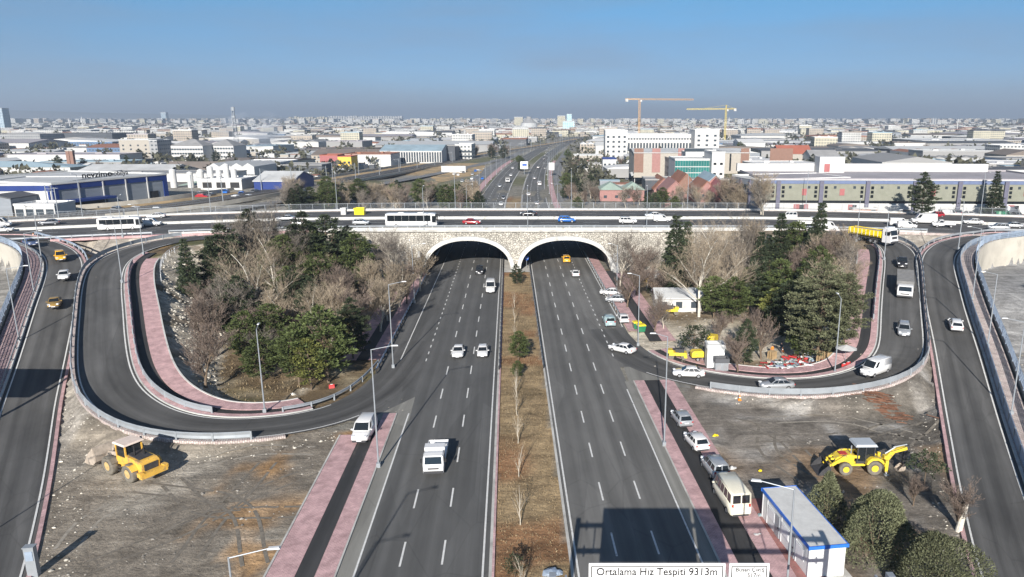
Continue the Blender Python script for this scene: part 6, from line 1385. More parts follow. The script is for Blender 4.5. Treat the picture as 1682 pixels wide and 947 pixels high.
def hall(name, label, cat, p0, p1, z0, h, deep, wall, roof, rt='flat', rise=2.0, rows=None, group=None, over=.4, wcol='glass_pane', door=None):
    """building whose front wall runs from p0 to p1 (x, y); further back by deep"""
    p0 = Vector((*p0[:2], 0)); p1 = Vector((*p1[:2], 0)); w_ = (p1 - p0).length; rz = math.atan2((p1 - p0).y, (p1 - p0).x); root = empty(name, (p0.x, p0.y, z0), rz, label, cat, group)
    mb = MB(); mb.box((w_ / 2, deep / 2, h / 2 - 1), (w_, deep, h + 2))
    if rt == 'gabx':
        for x in (0, w_): mb.prism([(0, h), (deep, h), (deep / 2, h + rise)], x - .01 if x else 0, x if x else .01, axis='x')
    if rt == 'gaby': mb.prism([(0, h), (w_, h), (w_ / 2, h + rise)], 0.0, deep, axis='y')
    put('wall', mb.mesh('wall', M[wall]), root)
    mb = MB(); o = over
    if rt == 'flat': mb.box((w_ / 2, deep / 2, h + .06), (w_ - .5, deep - .5, .12)); [mb.box(c, d) for c, d in (((w_ / 2, 0, h + .3), (w_ + .2, .3, .62)), ((w_ / 2, deep, h + .3), (w_ + .2, .3, .62)), ((0, deep / 2, h + .3), (.3, deep - .32, .62)), ((w_, deep / 2, h + .3), (.3, deep - .32, .62)))]
    elif rt == 'gabx': mb.prism([(-o, h - .05), (deep / 2, h + rise), (deep + o, h - .05), (deep + o, h + .25), (deep / 2, h + rise + .3), (-o, h + .25)], -o, w_ + o, axis='x')
    elif rt == 'gaby': mb.prism([(-o, h - .05), (w_ / 2, h + rise), (w_ + o, h - .05), (w_ + o, h + .25), (w_ / 2, h + rise + .3), (-o, h + .25)], -o, deep + o, axis='y')
    elif rt == 'hip':
        ins = min(w_, deep) / 2; a = [(-o, -o, h), (w_ + o, -o, h), (w_ + o, deep + o, h), (-o, deep + o, h)]
        if w_ >= deep: rdg = [(ins, deep / 2, h + rise), (w_ - ins, deep / 2, h + rise)]; mb.add(a + rdg, [(0, 1, 5, 4), (1, 2, 5), (2, 3, 4, 5), (3, 0, 4), (3, 2, 1, 0)])
        else: rdg = [(w_ / 2, ins, h + rise), (w_ / 2, deep - ins, h + rise)]; mb.add(a + rdg, [(0, 1, 4), (1, 2, 5, 4), (2, 3, 5), (3, 0, 4, 5), (3, 2, 1, 0)])
    elif rt == 'saw':
        n = max(2, int(w_ / 12)); s = w_ / n
        for k in range(n): mb.prism([(k * s, h), (k * s + s - .02, h), (k * s + s / 2, h + rise)], -.2, deep, axis='y')
    put('roof', mb.mesh('roof', M[roof]), root)
    for (n, zc, wh, ww, m_) in (rows or ()):
        for k in range(n):
            x = w_ * (k + .5) / n; mb = MB(); mb.box((x, -.04, zc), (ww, .1, wh)); put('window', mb.mesh('window', M[m_ or wcol]), root)
    if door:
        mb = MB(); mb.box((w_ * door[0], -.05, door[2] / 2), (door[1], .12, door[2])); put('door', mb.mesh('door', M[door[3]]), root)
    return root, w_
def hp(px0, px1, yb, yt, deep, *a, zz=None, name='factory_hall', label='', cat='factory hall', **k):
    """front wall between two picture columns at ground line yb, eaves at yt"""
    xm, ym, z = Gt((px0 + px1) / 2, yb)
    if zz is not None: z = zz
    x0, y0 = G(px0, yb, z); x1, y1 = G(px1, yb, z); d = dep((x0 + x1) / 2, (y0 + y1) / 2, z)
    return hall(name, label, cat, (x0, y0), (x1, y1), z, (yb - yt) * d / F / .985, deep, *a, **k)
HERO = []
def keep(x0, x1, y0, y1): HERO.append((x0, x1, y0, y1))
# green building with lilac pillars
z = 8.6; x0, y0 = G(1249, 349, z); x1, y1 = G(1760, 352, z)
root, W_ = hall('warehouse', 'long pale green warehouse with lilac pillars and a blue band, right of the overpass', 'warehouse', (x0, y0), (x1, y1), z, 9.6, 38, 'b_green', 'r_lilac', over=0)
def bx(root, name, mt, c, d): mb = MB(); mb.box(c, d); return put(name, mb.mesh(name, M[mt]), root)
bx(root, 'blue_band', 'b_blueband', (W_ / 2, -.06, 9.1), (W_, .14, 1.0)); bx(root, 'strip_window', 'glass', (W_ / 2, -.05, 3.35), (W_, .12, .75)); bx(root, 'plinth', 'b_white', (W_ / 2, -.12, 1.5), (W_, .26, 2.9)); bx(root, 'parapet', 'b_white', (W_ / 2, -.1, 9.75), (W_ + .4, .5, .2))
pxm = W_ / (1760 - 1249)
for px in (1276, 1347, 1423, 1500, 1573, 1648, 1725):
    x = (px - 1249) * pxm; bx(root, 'pillar', 'b_lilac', (x, -.35, 4.75), (1.15, .7, 9.4))
    for s in (-1, 1):
        for k in range(3): bx(root, 'window', 'glass', (x + s * 1.5, -.04, 7.5 - k * 1.25), (.8, .1, .85))
for k, px in enumerate((1296, 1327, 1370, 1402, 1447, 1474, 1552, 1602, 1622, 1670)): bx(root, 'window', 'glass_pane', ((px - 1249) * pxm, -.04, 7.6), (.75, .1, .75))
for px in (1320, 1382, 1531, 1682): bx(root, 'red_panel', 'b_red', ((px - 1249) * pxm, -.05, 6.2), (1.4, .12, 1.9))
for px, w2 in ((1308, 1.7), (1324, 1.2), (1397, 1.2), (1660, 1.6)): bx(root, 'door', 'b_red', ((px - 1249) * pxm, -.3, 1.4), (w2, .14, 2.5))
for px in (1316, 1403, 1668): bx(root, 'gateway', 'black', ((px - 1249) * pxm, -.3, 1.35), (1.5, .12, 2.3))
bx(root, 'roof_block', 'b_white', (W_ / 2 - 4, 37, 11.0), (W_ - 6, 2.0, 2.6)); rb = bx(root, 'stair_house', 'b_white', ((1394 - 1249) * pxm * 1.14, 33, 12.3), (8.2, 6, 5.2)); bx(rb, 'door', 'b_red', ((1394 - 1249) * pxm * 1.14 - 1.6, 29.9, 11.3), (1.8, .14, 2.6))
xa, ya = G(1249, 349, z); xb, yb_ = G(1203, 338, z)
side, sw = hall('warehouse', 'grey end wing of the green warehouse with lilac corner posts', 'warehouse wing', (xb, yb_ + 2), (xa - .3, ya + 1.0), z, 9.3, 30, 'b_panel', 'r_white', over=0)
for k in range(3): bx(side, 'window', 'glass_pane', (sw * (k + .6) / 3.4, -.05, 6.8), (sw * .2, .1, 1.6))
for k in range(4): bx(side, 'pillar', 'b_lilac', (sw * k / 3.05 + .3, -.25, 4.6), (.7, .5, 9.1))
keep(40, 200, 200, 290)
# blue furniture hall on the left
z = 8.2; A_ = G(91, 348, z); B_ = G(277, 324.5, z); C_ = G(-60, 349, z)
root, W_ = hall('showroom', 'blue-rimmed metal showroom hall with black rooftop lettering', 'showroom', A_, B_, z, 8.2, 46, 'b_panel', 'r_pale', 'flat')
bx(root, 'blue_band', 'b_navy', (W_ / 2, -.12, 7.35), (W_ + .2, .3, 1.7)); bx(root, 'blue_corner', 'b_navy', (.9, -.1, 3.8), (1.9, .26, 7.6)); bx(root, 'blue_corner', 'b_navy', (W_ - .8, -.1, 3.8), (1.8, .26, 7.6)); bx(root, 'fascia', 'b_white', (W_ / 2, -.2, 8.35), (W_ + .4, .5, .35))
for k in range(1, 5): bx(root, 'downpipe', 'b_white', (W_ * k / 5, -.3, 4.0), (.35, .3, 8.0))
bx(root, 'porch', 'b_navy', (W_ * .26, -2.0, 3.0), (W_ * .34, 4, .7)); bx(root, 'shop_window', 'glass', (W_ * .26, -.14, 1.4), (W_ * .33, .12, 2.6)); bx(root, 'gate', 'black', (W_ * .86, -.14, 1.5), (3.4, .12, 3))
text('nevzimo', 2.7, 'ink', root, (W_ * .43, 3.0, 9.9), (R(90), 0, 0), .08, sx=1.2); text('mobilya', 2.2, 'dark_metal', root, (W_ * .615, 3.0, 9.8), (R(90), 0, 0), .05, sx=1.1)
bx(root, 'sign_frame', 'steel', (W_ * .52, 4.2, 8.85), (W_ * .38, .08, .1))
root, W_ = hall('showroom', 'white front wing of the blue-rimmed hall at the left edge', 'showroom wing', C_, (A_[0] - .4, A_[1]), z, 8.0, 30, 'b_white', 'r_pale', 'flat')
bx(root, 'blue_band', 'b_navy', (W_ / 2, -.12, 7.2), (W_, .3, 1.5)); [bx(root, 'window', 'glass_pane', (W_ * f, -.06, 2.2), (1.6, .12, 1.3)) for f in (.3, .5, .72, .88)]; bx(root, 'blue_post', 'b_navy', (W_ - .5, -.2, 4), (.5, .3, 8))
keep(-215, -95, 200, 290)
hp(26, 92, 357, 338, 9, 'b_white', 'r_white', 'flat', zz=8.2, name='shed', label='small white shed with glass front below the blue-rimmed hall', cat='shed', rows=((4, 1.4, 2.0, 2.2, 'glass_pane'),))
hp(-30, 22, 356, 327, 12, 'b_panel', 'r_dark', 'gaby', 1.0, zz=8.2, name='shed', label='grey corrugated shed at the left frame edge', cat='shed')
# left middle distance
hp(276, 348, 322, 309, 18, 'b_white', 'r_green', 'hip', 2.5, zz=3.5, name='hall', label='small hall with pale green hipped roof beside the silos', cat='hall', rows=((4, 1.6, 1.4, 2.2, None),))
hp(330, 398, 312, 296, 16, 'b_white', 'r_white', 'flat', name='plant_building', label='white plant building below the silos', cat='plant building', rows=((3, 2.0, 2.2, 3.6, 'black'),))
for k, (px, yt, yb, w_) in enumerate(((280, 280, 302, 5.2), (308, 284, 300, 4.8), (323, 284, 304, 4.2), (326, 280, 305, 4.8), (342, 275, 293, 4.8), (356, 280, 293, 4.2), (369, 271, 293, 4.8), (381, 279, 293, 4.6))):
    x, y, z = Gt(px, 309); d = dep(x, y, z); hh = (309 - yt) * d / F; rr = w_ * d / F
    t = empty('silo', (x, y + 3, z), 0, ['white silo, first from the left', 'short white silo, second from the left', 'slim white silo, third from the left', 'tall white silo, fourth from the left', 'white silo above the plant roof, leftmost there', 'short white silo above the plant roof', 'tallest white silo above the plant roof', 'white silo at the right end of the row'][k], 'silo', 'white silos beside the plant')
    mb = MB(); mb.tube((0, 0, 0), (0, 0, hh), rr, rr, 20); put('tank', mb.mesh('tank', M['b_white'], False), t); mb = MB(); mb.tube((0, 0, hh), (0, 0, hh + rr * .35), rr, rr * .2, 20); put('roof_cone', mb.mesh('roof_cone', M['r_white']), t)
hp(268, 386, 291, 281, 22, 'w_dark', 'r_brown', 'gabx', 5, name='hall', label='long hall with brown roof and a red strip behind the silos', cat='hall', rows=((9, 3.0, .7, 4.5, 'b_red'),))
hp(385, 462, 291, 268, 30, 'b_white', 'r_white', 'flat', name='office_block', label='white open-fronted block with a framed facade right of the silos', cat='office block', rows=((7, 5.6, 2.0, 4.2, 'glass_pane'), (7, 2.0, 2.4, 4.2, 'dark_trim')))
hp(418, 482, 311, 298, 24, 'b_navy', 'r_pale', 'gabx', 3, name='hall', label='low hall with pale roof and dark blue walls by the railway', cat='hall')
hp(462, 530, 292, 272, 20, 'w_dark', 'r_grey', 'flat', name='row_building', label='dark row building with flat canopies by the railway', cat='row building', rows=((8, 2.5, 2.2, 2.6, 'b_white'),))
hp(527, 556, 281, 256, 16, 'b_red', 'r_red', 'flat', name='shop', label='red fronted shop near the railway', cat='shop', rows=((3, 6, 1.5, 2.2, None),)); hp(556, 578, 281, 258, 16, 'b_yellow', 'r_red', 'flat', name='shop', label='yellow fronted shop beside the red one', cat='shop', rows=((3, 6, 1.5, 1.8, None), (3, 2.5, 1.5, 1.8, None)))
hp(625, 726, 268, 248, 40, 'b_white', 'r_bluegrey', 'gabx', 4, name='factory_hall', label='long hall with pale blue roof and white ribbed front', rows=((24, 5, 8, 1.3, 'glass_pane'),)); hp(728, 748, 265, 243, 25, 'w_dark', 'r_dark', 'flat', name='office_block', label='dark glass block at the right end of the pale blue hall', cat='office block')
hp(512, 626, 268, 255, 40, 'w_beige', 'r_brown', 'gabx', 4, label='long low hall with brown roof left of the pale blue hall'); hp(748, 775, 262, 238, 25, 'w_white', 'r_white', 'flat', name='office_block', label='white office by the railway beside the dark glass block', cat='office block', rows=((6, 7, 1.6, 2.5, None), (6, 3, 1.6, 2.5, None)))
ap, w_ = hp(200, 249, 268, 231, 22, 'b_cream', 'r_pale', 'flat', name='apartment_block', label='cream five-storey apartment block on the left', cat='apartment block', rows=[(4, 2 + 3.1 * k, 1.3, 1.4, None) for k in range(5)]); hp(249, 262, 268, 232, 22, 'w_grey', 'r_pale', 'flat', name='apartment_block', label='shaded end of the cream apartments, its shade put into grey walls', cat='apartment block')  # right-hand block paints the shaded end of the cream block grey
hp(284, 336, 270, 240, 22, 'b_white', 'r_grey', 'hip', 5, name='school_building', label='white four-storey building with grey hipped roof', cat='institution', rows=[(12, 2 + 3.3 * k, 1.4, 1.7, None) for k in range(4)]); hp(345, 386, 268, 240, 24, 'b_white', 'r_grey', 'hip', 5, name='school_building', label='blue-grey sided building with hipped roof right of the white one', cat='institution', rows=[(9, 2 + 3.3 * k, 1.4, 1.7, None) for k in range(4)])
keep(-330, -150, 420, 640)
hp(-40, 68, 238, 221, 60, 'w_grey', 'r_grey', 'flat', label='large grey hall at the far left below the tower'); hp(68, 186, 236, 220, 60, 'w_dark', 'r_dark', 'flat', label='large dark hall in the left distance')
hp(10, 75, 305, 295, 25, 'b_yellow', 'r_tile', 'hip', 3, name='house', label='yellow house with red-brown roof behind the blue-rimmed hall', cat='house', rows=((6, 2, 1.2, 1.6, None),))
hp(118, 270, 296, 286, 40, 'w_white', 'r_pale', 'gabx', 4, label='wide pale roofed hall directly behind the blue-rimmed one'); hp(-30, 118, 292, 283, 40, 'w_grey', 'r_white', 'gabx', 4, label='long white roofed hall at the left edge')
for px in (118, 124): x, y, z = Gt(px, 290); t = empty('chimney', (x, y, z), 0, 'brown brick chimney, %s of two' % ('left' if px == 118 else 'right'), 'chimney', 'pair of brick chimneys'); mb = MB(); mb.box((0, 0, 8), (2, 2, 16)); put('shaft', mb.mesh('shaft', M['b_brick']), t); mb = MB(); mb.box((0, 0, 16.1), (2.4, 2.4, .5)); put('cap', mb.mesh('cap', M['concrete']), t)
# right middle distance
hp(1041, 1230, 285, 252, 34, 'b_cream', 'r_pale', 'gabx', 1.6, name='factory_hall', label='big hall with brown and cream wall panels and a pale sloping roof', rows=((3, 6, 9, .9, 'glass'),))
rt_ = [o for o in bpy.data.objects if o.get('label', '').startswith('big hall with brown')][0]
x0, y0 = G(1041, 285, 1.0); 
for f, w2, m_ in ((.03, 9, 'b_brick'), (.14, 8, 'b_pink'), (.3, 7, 'b_pink'), (.7, 8, 'b_brick'), (.93, 22, 'b_brick')): bx(rt_, 'wall_panel', m_, (f * 84, -.06, 7), (w2 * .55, .14, 12.6))
root, W_ = hp(1108, 1168, 294, 263, 22, 'b_white', 'r_pale', 'flat', name='office_building', label='office building with a green glass front', cat='office building')
n_ = 14
for k in range(n_):
    for j, (a, b_) in enumerate(((.4, 2.8), (3.2, 5.6), (6.0, 8.6))): bx(root, 'glass_panel', 'glass_green', (W_ * (k + .5) / n_, -.06, (a + b_) / 2), (W_ / n_ - .08, .12, b_ - a))
hp(1168, 1189, 294, 252, 20, 'b_white', 'r_pale', 'flat', name='office_building', label='white stair tower beside the green glass front', cat='office building', rows=((2, 2.4, 1.0, 1.3, 'glass'), (2, 7, 1.0, 1.3, 'glass'))); hp(1125, 1166, 288, 252, 14, 'b_white', 'r_pale', 'flat', name='rooftop_block', label='white upper block behind the green glass front', cat='office building', rows=((1, 12.2, 2.2, 14, 'glass_pane'),))
hp(1098, 1108, 294, 262, 20, 'w_grey', 'r_grey', 'flat', name='office_building', label='grey stone flank left of the green glass front', cat='office building')
hp(994, 1030, 262, 216, 30, 'b_white', 'r_white', 'flat', name='courthouse', label='tall white left wing of the colonnaded building', cat='public building', rows=[(4, 3 + 4.2 * k, 1.7, 2.0, None) for k in range(5)]); hp(1030, 1140, 258, 222, 40, 'b_white', 'r_pale', 'flat', name='courthouse', label='wide white building with a row of tall dark windows', cat='public building', rows=((22, 9.5, 7.5, 1.7, 'glass_pane'), (24, 17.0, 1.4, 1.6, 'glass_pane')))
hp(1140, 1180, 260, 215, 30, 'b_white', 'r_white', 'flat', name='courthouse', label='white right wing of the colonnaded building', cat='public building', rows=[(3, 12 + 4.2 * k, 1.7, 2.4, None) for k in range(3)])
hp(990, 1012, 282, 262, 18, 'b_white', 'b_navy', 'flat', name='office_building', label='small white office with a blue roof edge', cat='office building', rows=((3, 5, 1.3, 1.5, None), (3, 2, 1.3, 1.5, None))); hp(940, 990, 270, 256, 20, 'b_cream', 'r_pale', 'flat', label='low cream building left of the small white office', rows=((6, 2.5, 1.5, 2.2, 'glass_pane'),))
for a in ((985, 1022, 330, 312, 16, 'b_pink', 'r_green', 'hip', 3, 'pink shed with pale hipped roof, leftmost of the pink row'), (1024, 1058, 330, 312, 16, 'b_pink', 'r_green', 'hip', 3, 'pink shed with pale roof, second in the pink row'), (1074, 1106, 326, 312, 26, 'b_pink', 'r_tile', 'gaby', 5, 'red gabled shed, third in the row'), (1090, 1128, 334, 318, 22, 'b_pink', 'b_pink', 'gaby', 5, 'pink gabled shed in front of the red ones'), (1108, 1146, 322, 310, 26, 'b_brick', 'r_tile', 'gaby', 6, 'large red gabled shed in the middle of the row'), (1146, 1176, 330, 316, 22, 'b_pink', 'r_tile', 'gaby', 4, 'brick red gabled shed right of the middle'), (1152, 1196, 322, 310, 24, 'b_pink', 'r_bluegrey', 'gaby', 5, 'shed with grey-blue roof behind the pink gables'), (1176, 1203, 330, 318, 22, 'b_red', 'b_red', 'gaby', 4, 'bright pink-red gabled shed beside the lilac corner')):
    hp(*a[:5], a[5], a[6], a[7], a[8], name='workshop', label=a[9], cat='workshop', rows=((2, 2.0, 1.2, 1.4, None),))
hp(1060, 1200, 304, 296, 16, 'w_dark', 'r_grey', 'flat', label='low dark building with flat roof between the glass office and the sheds')
# white membrane canopy
x, y, z = Gt(1062, 300); t = empty('canopy', (x, y, z), 0, 'white curved membrane canopy in front of the brown panelled hall', 'canopy'); mb = MB(); d = dep(x, y, z); w2 = 54 * d / F; rings = []
for k in range(13):
    f = k / 12; xx = -w2 / 2 + w2 * f; hh = 4.2 + 3.6 * math.sin(math.pi * (f * .8 + .12)); rings.append([(xx, -8, hh - 1), (xx, 0, hh), (xx, 8, hh - .6), (xx, 8, hh - .8), (xx, 0, hh - .2), (xx, -8, hh - 1.2)])
mb.loft(rings); put('roof', mb.mesh('roof', M['r_white']), t)
for s in (-1, 1):
    for yy in (-7, 7): mb = MB(); mb.tube((s * w2 * .4, yy, 0), (s * w2 * .4, yy, 4.4), .2, .2, 8); put('post', mb.mesh('post', M['b_white']), t)
hp(1278, 1332, 272, 253, 20, 'b_cream', 'r_red', 'gabx', 6, name='house', label='cream three-storey house with bright red roof', cat='house', rows=[(6, 1.8 + 3.0 * k, 1.3, 1.5, None) for k in range(2)]); hp(1330, 1376, 276, 257, 18, 'b_white', 'r_grey', 'gabx', 4, name='house', label='white house with grey roof beside the red-roofed one', cat='house', rows=[(6, 2 + 3.2 * k, 1.3, 1.5, None) for k in range(2)])
hp(1238, 1372, 284, 277, 16, 'w_grey', 'r_dark', 'gabx', 2, label='long low shed with dark roof behind the green warehouse')
hp(1455, 1545, 282, 270, 24, 'w_blue', 'r_pale', 'flat', label='low blue walled hall behind the green warehouse', zz=2); hp(1540, 1560, 284, 265, 20, 'w_blue', 'r_bluegrey', 'flat', label='tall blue-grey box building with a white neighbour', zz=2); hp(1562, 1650, 284, 266, 26, 'b_white', 'r_pale', 'flat', label='long white box hall behind the green warehouse', zz=2); hp(1650, 1720, 284, 262, 26, 'w_blue', 'r_grey', 'flat', label='blue-grey building at the right edge', rows=((5, 5, 1.4, 2, 'b_white'),), zz=2)
hp(1412, 1500, 280, 270, 20, 'w_white', 'r_bluegrey', 'gabx', 3, label='hall with pale blue roof behind the stair house', zz=3); hp(1640, 1700, 262, 240, 24, 'w_white', 'r_white', 'flat', name='office_block', label='white office block high at the right edge', cat='office block')
hp(1378, 1425, 270, 258, 20, 'w_white', 'r_grey', 'hip', 3, name='house', label='white bungalow with dark hipped roof near the stair house', cat='house')
keep(20, 330, 290, 520)
# landmarks against the horizon
def tower(name, label, cat, px, yb, yt, w_, mt, depth=None, group=None):
    x, y = G(px, yb); d = dep(x, y); h = (yb - yt) * d / F; ww = w_ * d / F; t = empty(name, (x, y, 0), 0, label, cat, group); mb = MB(); mb.box((0, ww / 2, h / 2), (ww, ww, h)); put('wall', mb.mesh('wall', M[mt]), t); mb = MB(); mb.box((0, ww / 2, h + ww * .03), (ww * 1.03, ww * 1.03, ww * .06)); put('roof', mb.mesh('roof', M['r_pale']), t); return t, ww, h
winmat('w_tower', (.42, .5, .56), (.16, .26, .34), 5, 4, .6, .5); winmat('w_teal', (.5, .66, .7), (.25, .45, .52), 6, 4, .6, .5)
tower('office_tower', 'blue-grey glass tower cut by the left edge', 'tower', 2, 217, 179, 15, 'w_tower'); tower('office_tower', 'slim grey tower on the left horizon', 'tower', 270, 203, 185, 8, 'w_tower'); tower('apartment_tower', 'pale tower left of the teal glass tower', 'tower', 922, 214, 191, 13, 'w_cream'); tower('office_tower', 'taller teal glass tower near the middle of the horizon', 'tower', 935, 215, 188, 8, 'w_teal'); tower('office_tower', 'lower teal glass block beside the taller tower', 'tower', 934, 217, 200, 19, 'w_teal')
tower('grain_elevator', 'pale grain elevator block behind the domed silo', 'tower', 852, 212, 193, 14, 'w_cream')
x, y = G(869, 214); d = dep(x, y); t = empty('domed_silo', (x, y, 0), 0, 'large round grey silo with a domed top near the middle of the horizon', 'silo'); mb = MB(); rr = 13.5 * d / F; hh = 12 * d / F
mb.tube((0, 0, 0), (0, 0, hh), rr, rr, 28); put('tank', mb.mesh('tank', M['r_pale']), t); mb = MB(); mb.tube((0, 0, hh), (0, 0, hh * 1.55), rr, rr * .3, 28); mb.tube((0, 0, hh * 1.5), (0, 0, hh * 1.85), rr * .3, rr * .3, 12); put('dome', mb.mesh('dome', M['r_grey']), t)
def minaret(px, yb, yt, lab, group=None):
    x, y = G(px, yb); d = dep(x, y); h = (yb - yt) * d / F; rr = .9 * d / F; t = empty('minaret', (x, y, 0), 0, lab, 'minaret', group); mb = MB(); mb.tube((0, 0, 0), (0, 0, h * .84), rr, rr * .8, 10); mb.tube((0, 0, h * .6), (0, 0, h * .63), rr * 1.5, rr * 1.5, 10); put('shaft', mb.mesh('shaft', M['b_white']), t); mb = MB(); mb.tube((0, 0, h * .84), (0, 0, h), rr * .85, .1, 10); put('spire', mb.mesh('spire', M['r_pale']), t)
mg = 'minaret pairs on the skyline'
for a, b_, c, l in ((116, 214, 194, 'left minaret of the mosque in the left distance'), (137, 214, 191, 'right minaret of the mosque in the left distance'), (371, 206, 193, 'minaret near the telecom mast, left of two'), (382, 206, 193, 'minaret near the telecom mast, right of two'), (1003, 214, 200, 'lone minaret left of the first crane'), (1197, 208, 192, 'minaret right of the second crane'), (1221, 208, 196, 'minaret second to the right of the cranes'), (1236, 208, 196, 'minaret third to the right of the cranes'), (1308, 205, 194, 'minaret of a close pair on the right skyline, left one'), (1312, 205, 194, 'minaret of a close pair on the right skyline, right one'), (1532, 207, 193, 'tall minaret of the right pair, left one'), (1536, 207, 193, 'tall minaret of the right pair, right one'), (1571, 220, 195, 'nearest tall white minaret on the right'), (1391, 206, 196, 'faint minaret in the middle of the right skyline')): minaret(a, b_, c, l, mg)
x, y = G(127, 214); d = dep(x, y); t = empty('mosque', (x, y, 0), 0, 'pale domed mosque between two minarets in the left distance', 'mosque'); rr = 6 * d / F; mb = MB(); mb.box((0, 0, rr * .4), (rr * 2.4, rr * 2, rr * .8)); put('wall', mb.mesh('wall', M['b_white']), t); mb = MB()
for k in range(5): a = math.pi / 2 * k / 5; b_ = math.pi / 2 * (k + 1) / 5; mb.tube((0, 0, rr * .8 + rr * .8 * math.sin(a)), (0, 0, rr * .8 + rr * .8 * math.sin(b_)), rr * .9 * math.cos(a), max(.1, rr * .9 * math.cos(b_)), 18)
put('dome', mb.mesh('dome', M['r_grey']), t)
# telecom mast
x, y = G(391, 262); d = dep(x, y); h = (262 - 178) * d / F; t = empty('telecom_mast', (x, y, 0), 0, 'tall lattice telecom mast rising above the left halls', 'telecom mast'); mb = MB(); b0 = 2.2
for s1, s2_ in ((-1, -1), (1, -1), (1, 1), (-1, 1)): mb.tube((s1 * b0, s2_ * b0, 0), (s1 * .6, s2_ * .6, h), .2, .12, 5)
n_ = 16
for k in range(n_):
    z0_ = h * k / n_; z1_ = h * (k + 1) / n_; ra = b0 + (.6 - b0) * k / n_; rb_ = b0 + (.6 - b0) * (k + 1) / n_
    for i, (c0, c1) in enumerate((((-1, -1), (1, -1)), ((1, -1), (1, 1)), ((1, 1), (-1, 1)), ((-1, 1), (-1, -1)))):
        a = (c0[0] * ra, c0[1] * ra, z0_); b_ = (c1[0] * rb_, c1[1] * rb_, z1_)
        if (k + i) % 2: a = (c1[0] * ra, c1[1] * ra, z0_); b_ = (c0[0] * rb_, c0[1] * rb_, z1_)
        mb.tube(a, b_, .1, .1, 4); mb.tube((c0[0] * rb_, c0[1] * rb_, z1_), (c1[0] * rb_, c1[1] * rb_, z1_), .08, .08, 4)
put('lattice', mb.mesh('lattice', M['steel']), t); mb = MB(); mb.tube((0, 0, h * .93), (0, 0, h * 1.0), 1.7, 1.7, 8); mb.tube((0, 0, h * .8), (0, 0, h * .84), 1.9, 1.9, 8); put('antenna', mb.mesh('antenna', M['galv']), t)
# cranes
def crane(px, yb, yt, jib0, jib1, lab, col, apex=0.0):
    x, y = G(px, yb); d = dep(x, y); k = d / F; h = (yb - yt) * k; t = empty('tower_crane', (x, y, 0), 0, lab, 'tower crane'); w_ = 1.6
    def truss(mb, a, b_, w_, n, rr):
        a = Vector(a); b_ = Vector(b_); dr = (b_ - a).normalized(); u = dr.cross(Vector((0, 1, 0))).normalized() * w_ / 2; v = Vector((0, w_ / 2, 0)); cs = (u + v, u - v, -u - v, -u + v)
        for c in cs: mb.tube(a + c, b_ + c, rr, rr, 4)
        for i in range(n):
            p = a.lerp(b_, i / n); q = a.lerp(b_, (i + 1) / n)
            for j in range(4): mb.tube(p + cs[j], q + cs[(j + 1) % 4], rr * .7, rr * .7, 3); mb.tube(q + cs[j], q + cs[(j + 1) % 4], rr * .7, rr * .7, 3)
    mb = MB(); truss(mb, (0, 0, 0), (0, 0, h), w_ * 1.25, 22, .19); put('mast', mb.mesh('mast', M[col]), t)
    mb = MB(); truss(mb, (0, 0, h + .8), ((jib1 - px) * k, 0, h + .3), w_, 40, .14); put('jib', mb.mesh('jib', M[col]), t)
    mb = MB(); truss(mb, (0, 0, h + .8), ((jib0 - px) * k, 0, h + .8), w_ * .9, 12, .16); put('counter_jib', mb.mesh('counter_jib', M[col]), t)
    mb = MB(); mb.box(((jib0 - px) * k * .9, 0, h - .6), (3.5, 2, 3.4)); put('counterweight', mb.mesh('counterweight', M['concrete']), t); mb = MB(); mb.box((1.9, -1.2, h - 1.2), (2.0, 1.8, 2.4)); put('cab', mb.mesh('cab', M['b_white']), t)
    if apex: mb = MB(); truss(mb, (0, 0, h), (0, 0, h + apex), 1.2, 4, .2); mb.tube((0, 0, h + apex), ((jib1 - px) * k * .6, 0, h + 1), .12, .12, 4); mb.tube((0, 0, h + apex), ((jib0 - px) * k * .9, 0, h + 1), .12, .12, 4); put('apex', mb.mesh('apex', M[col]), t)
solid('crane_orange', (.66, .42, .2), rough=.6); solid('crane_yellow', (.68, .56, .18), rough=.6)
crane(1049, 240, 166, 1026, 1136, 'orange tower crane with a long flat jib reaching right', 'crane_orange'); crane(1190, 236, 181, 1206, 1126, 'yellow tower crane with its jib reaching left', 'crane_yellow', 6)

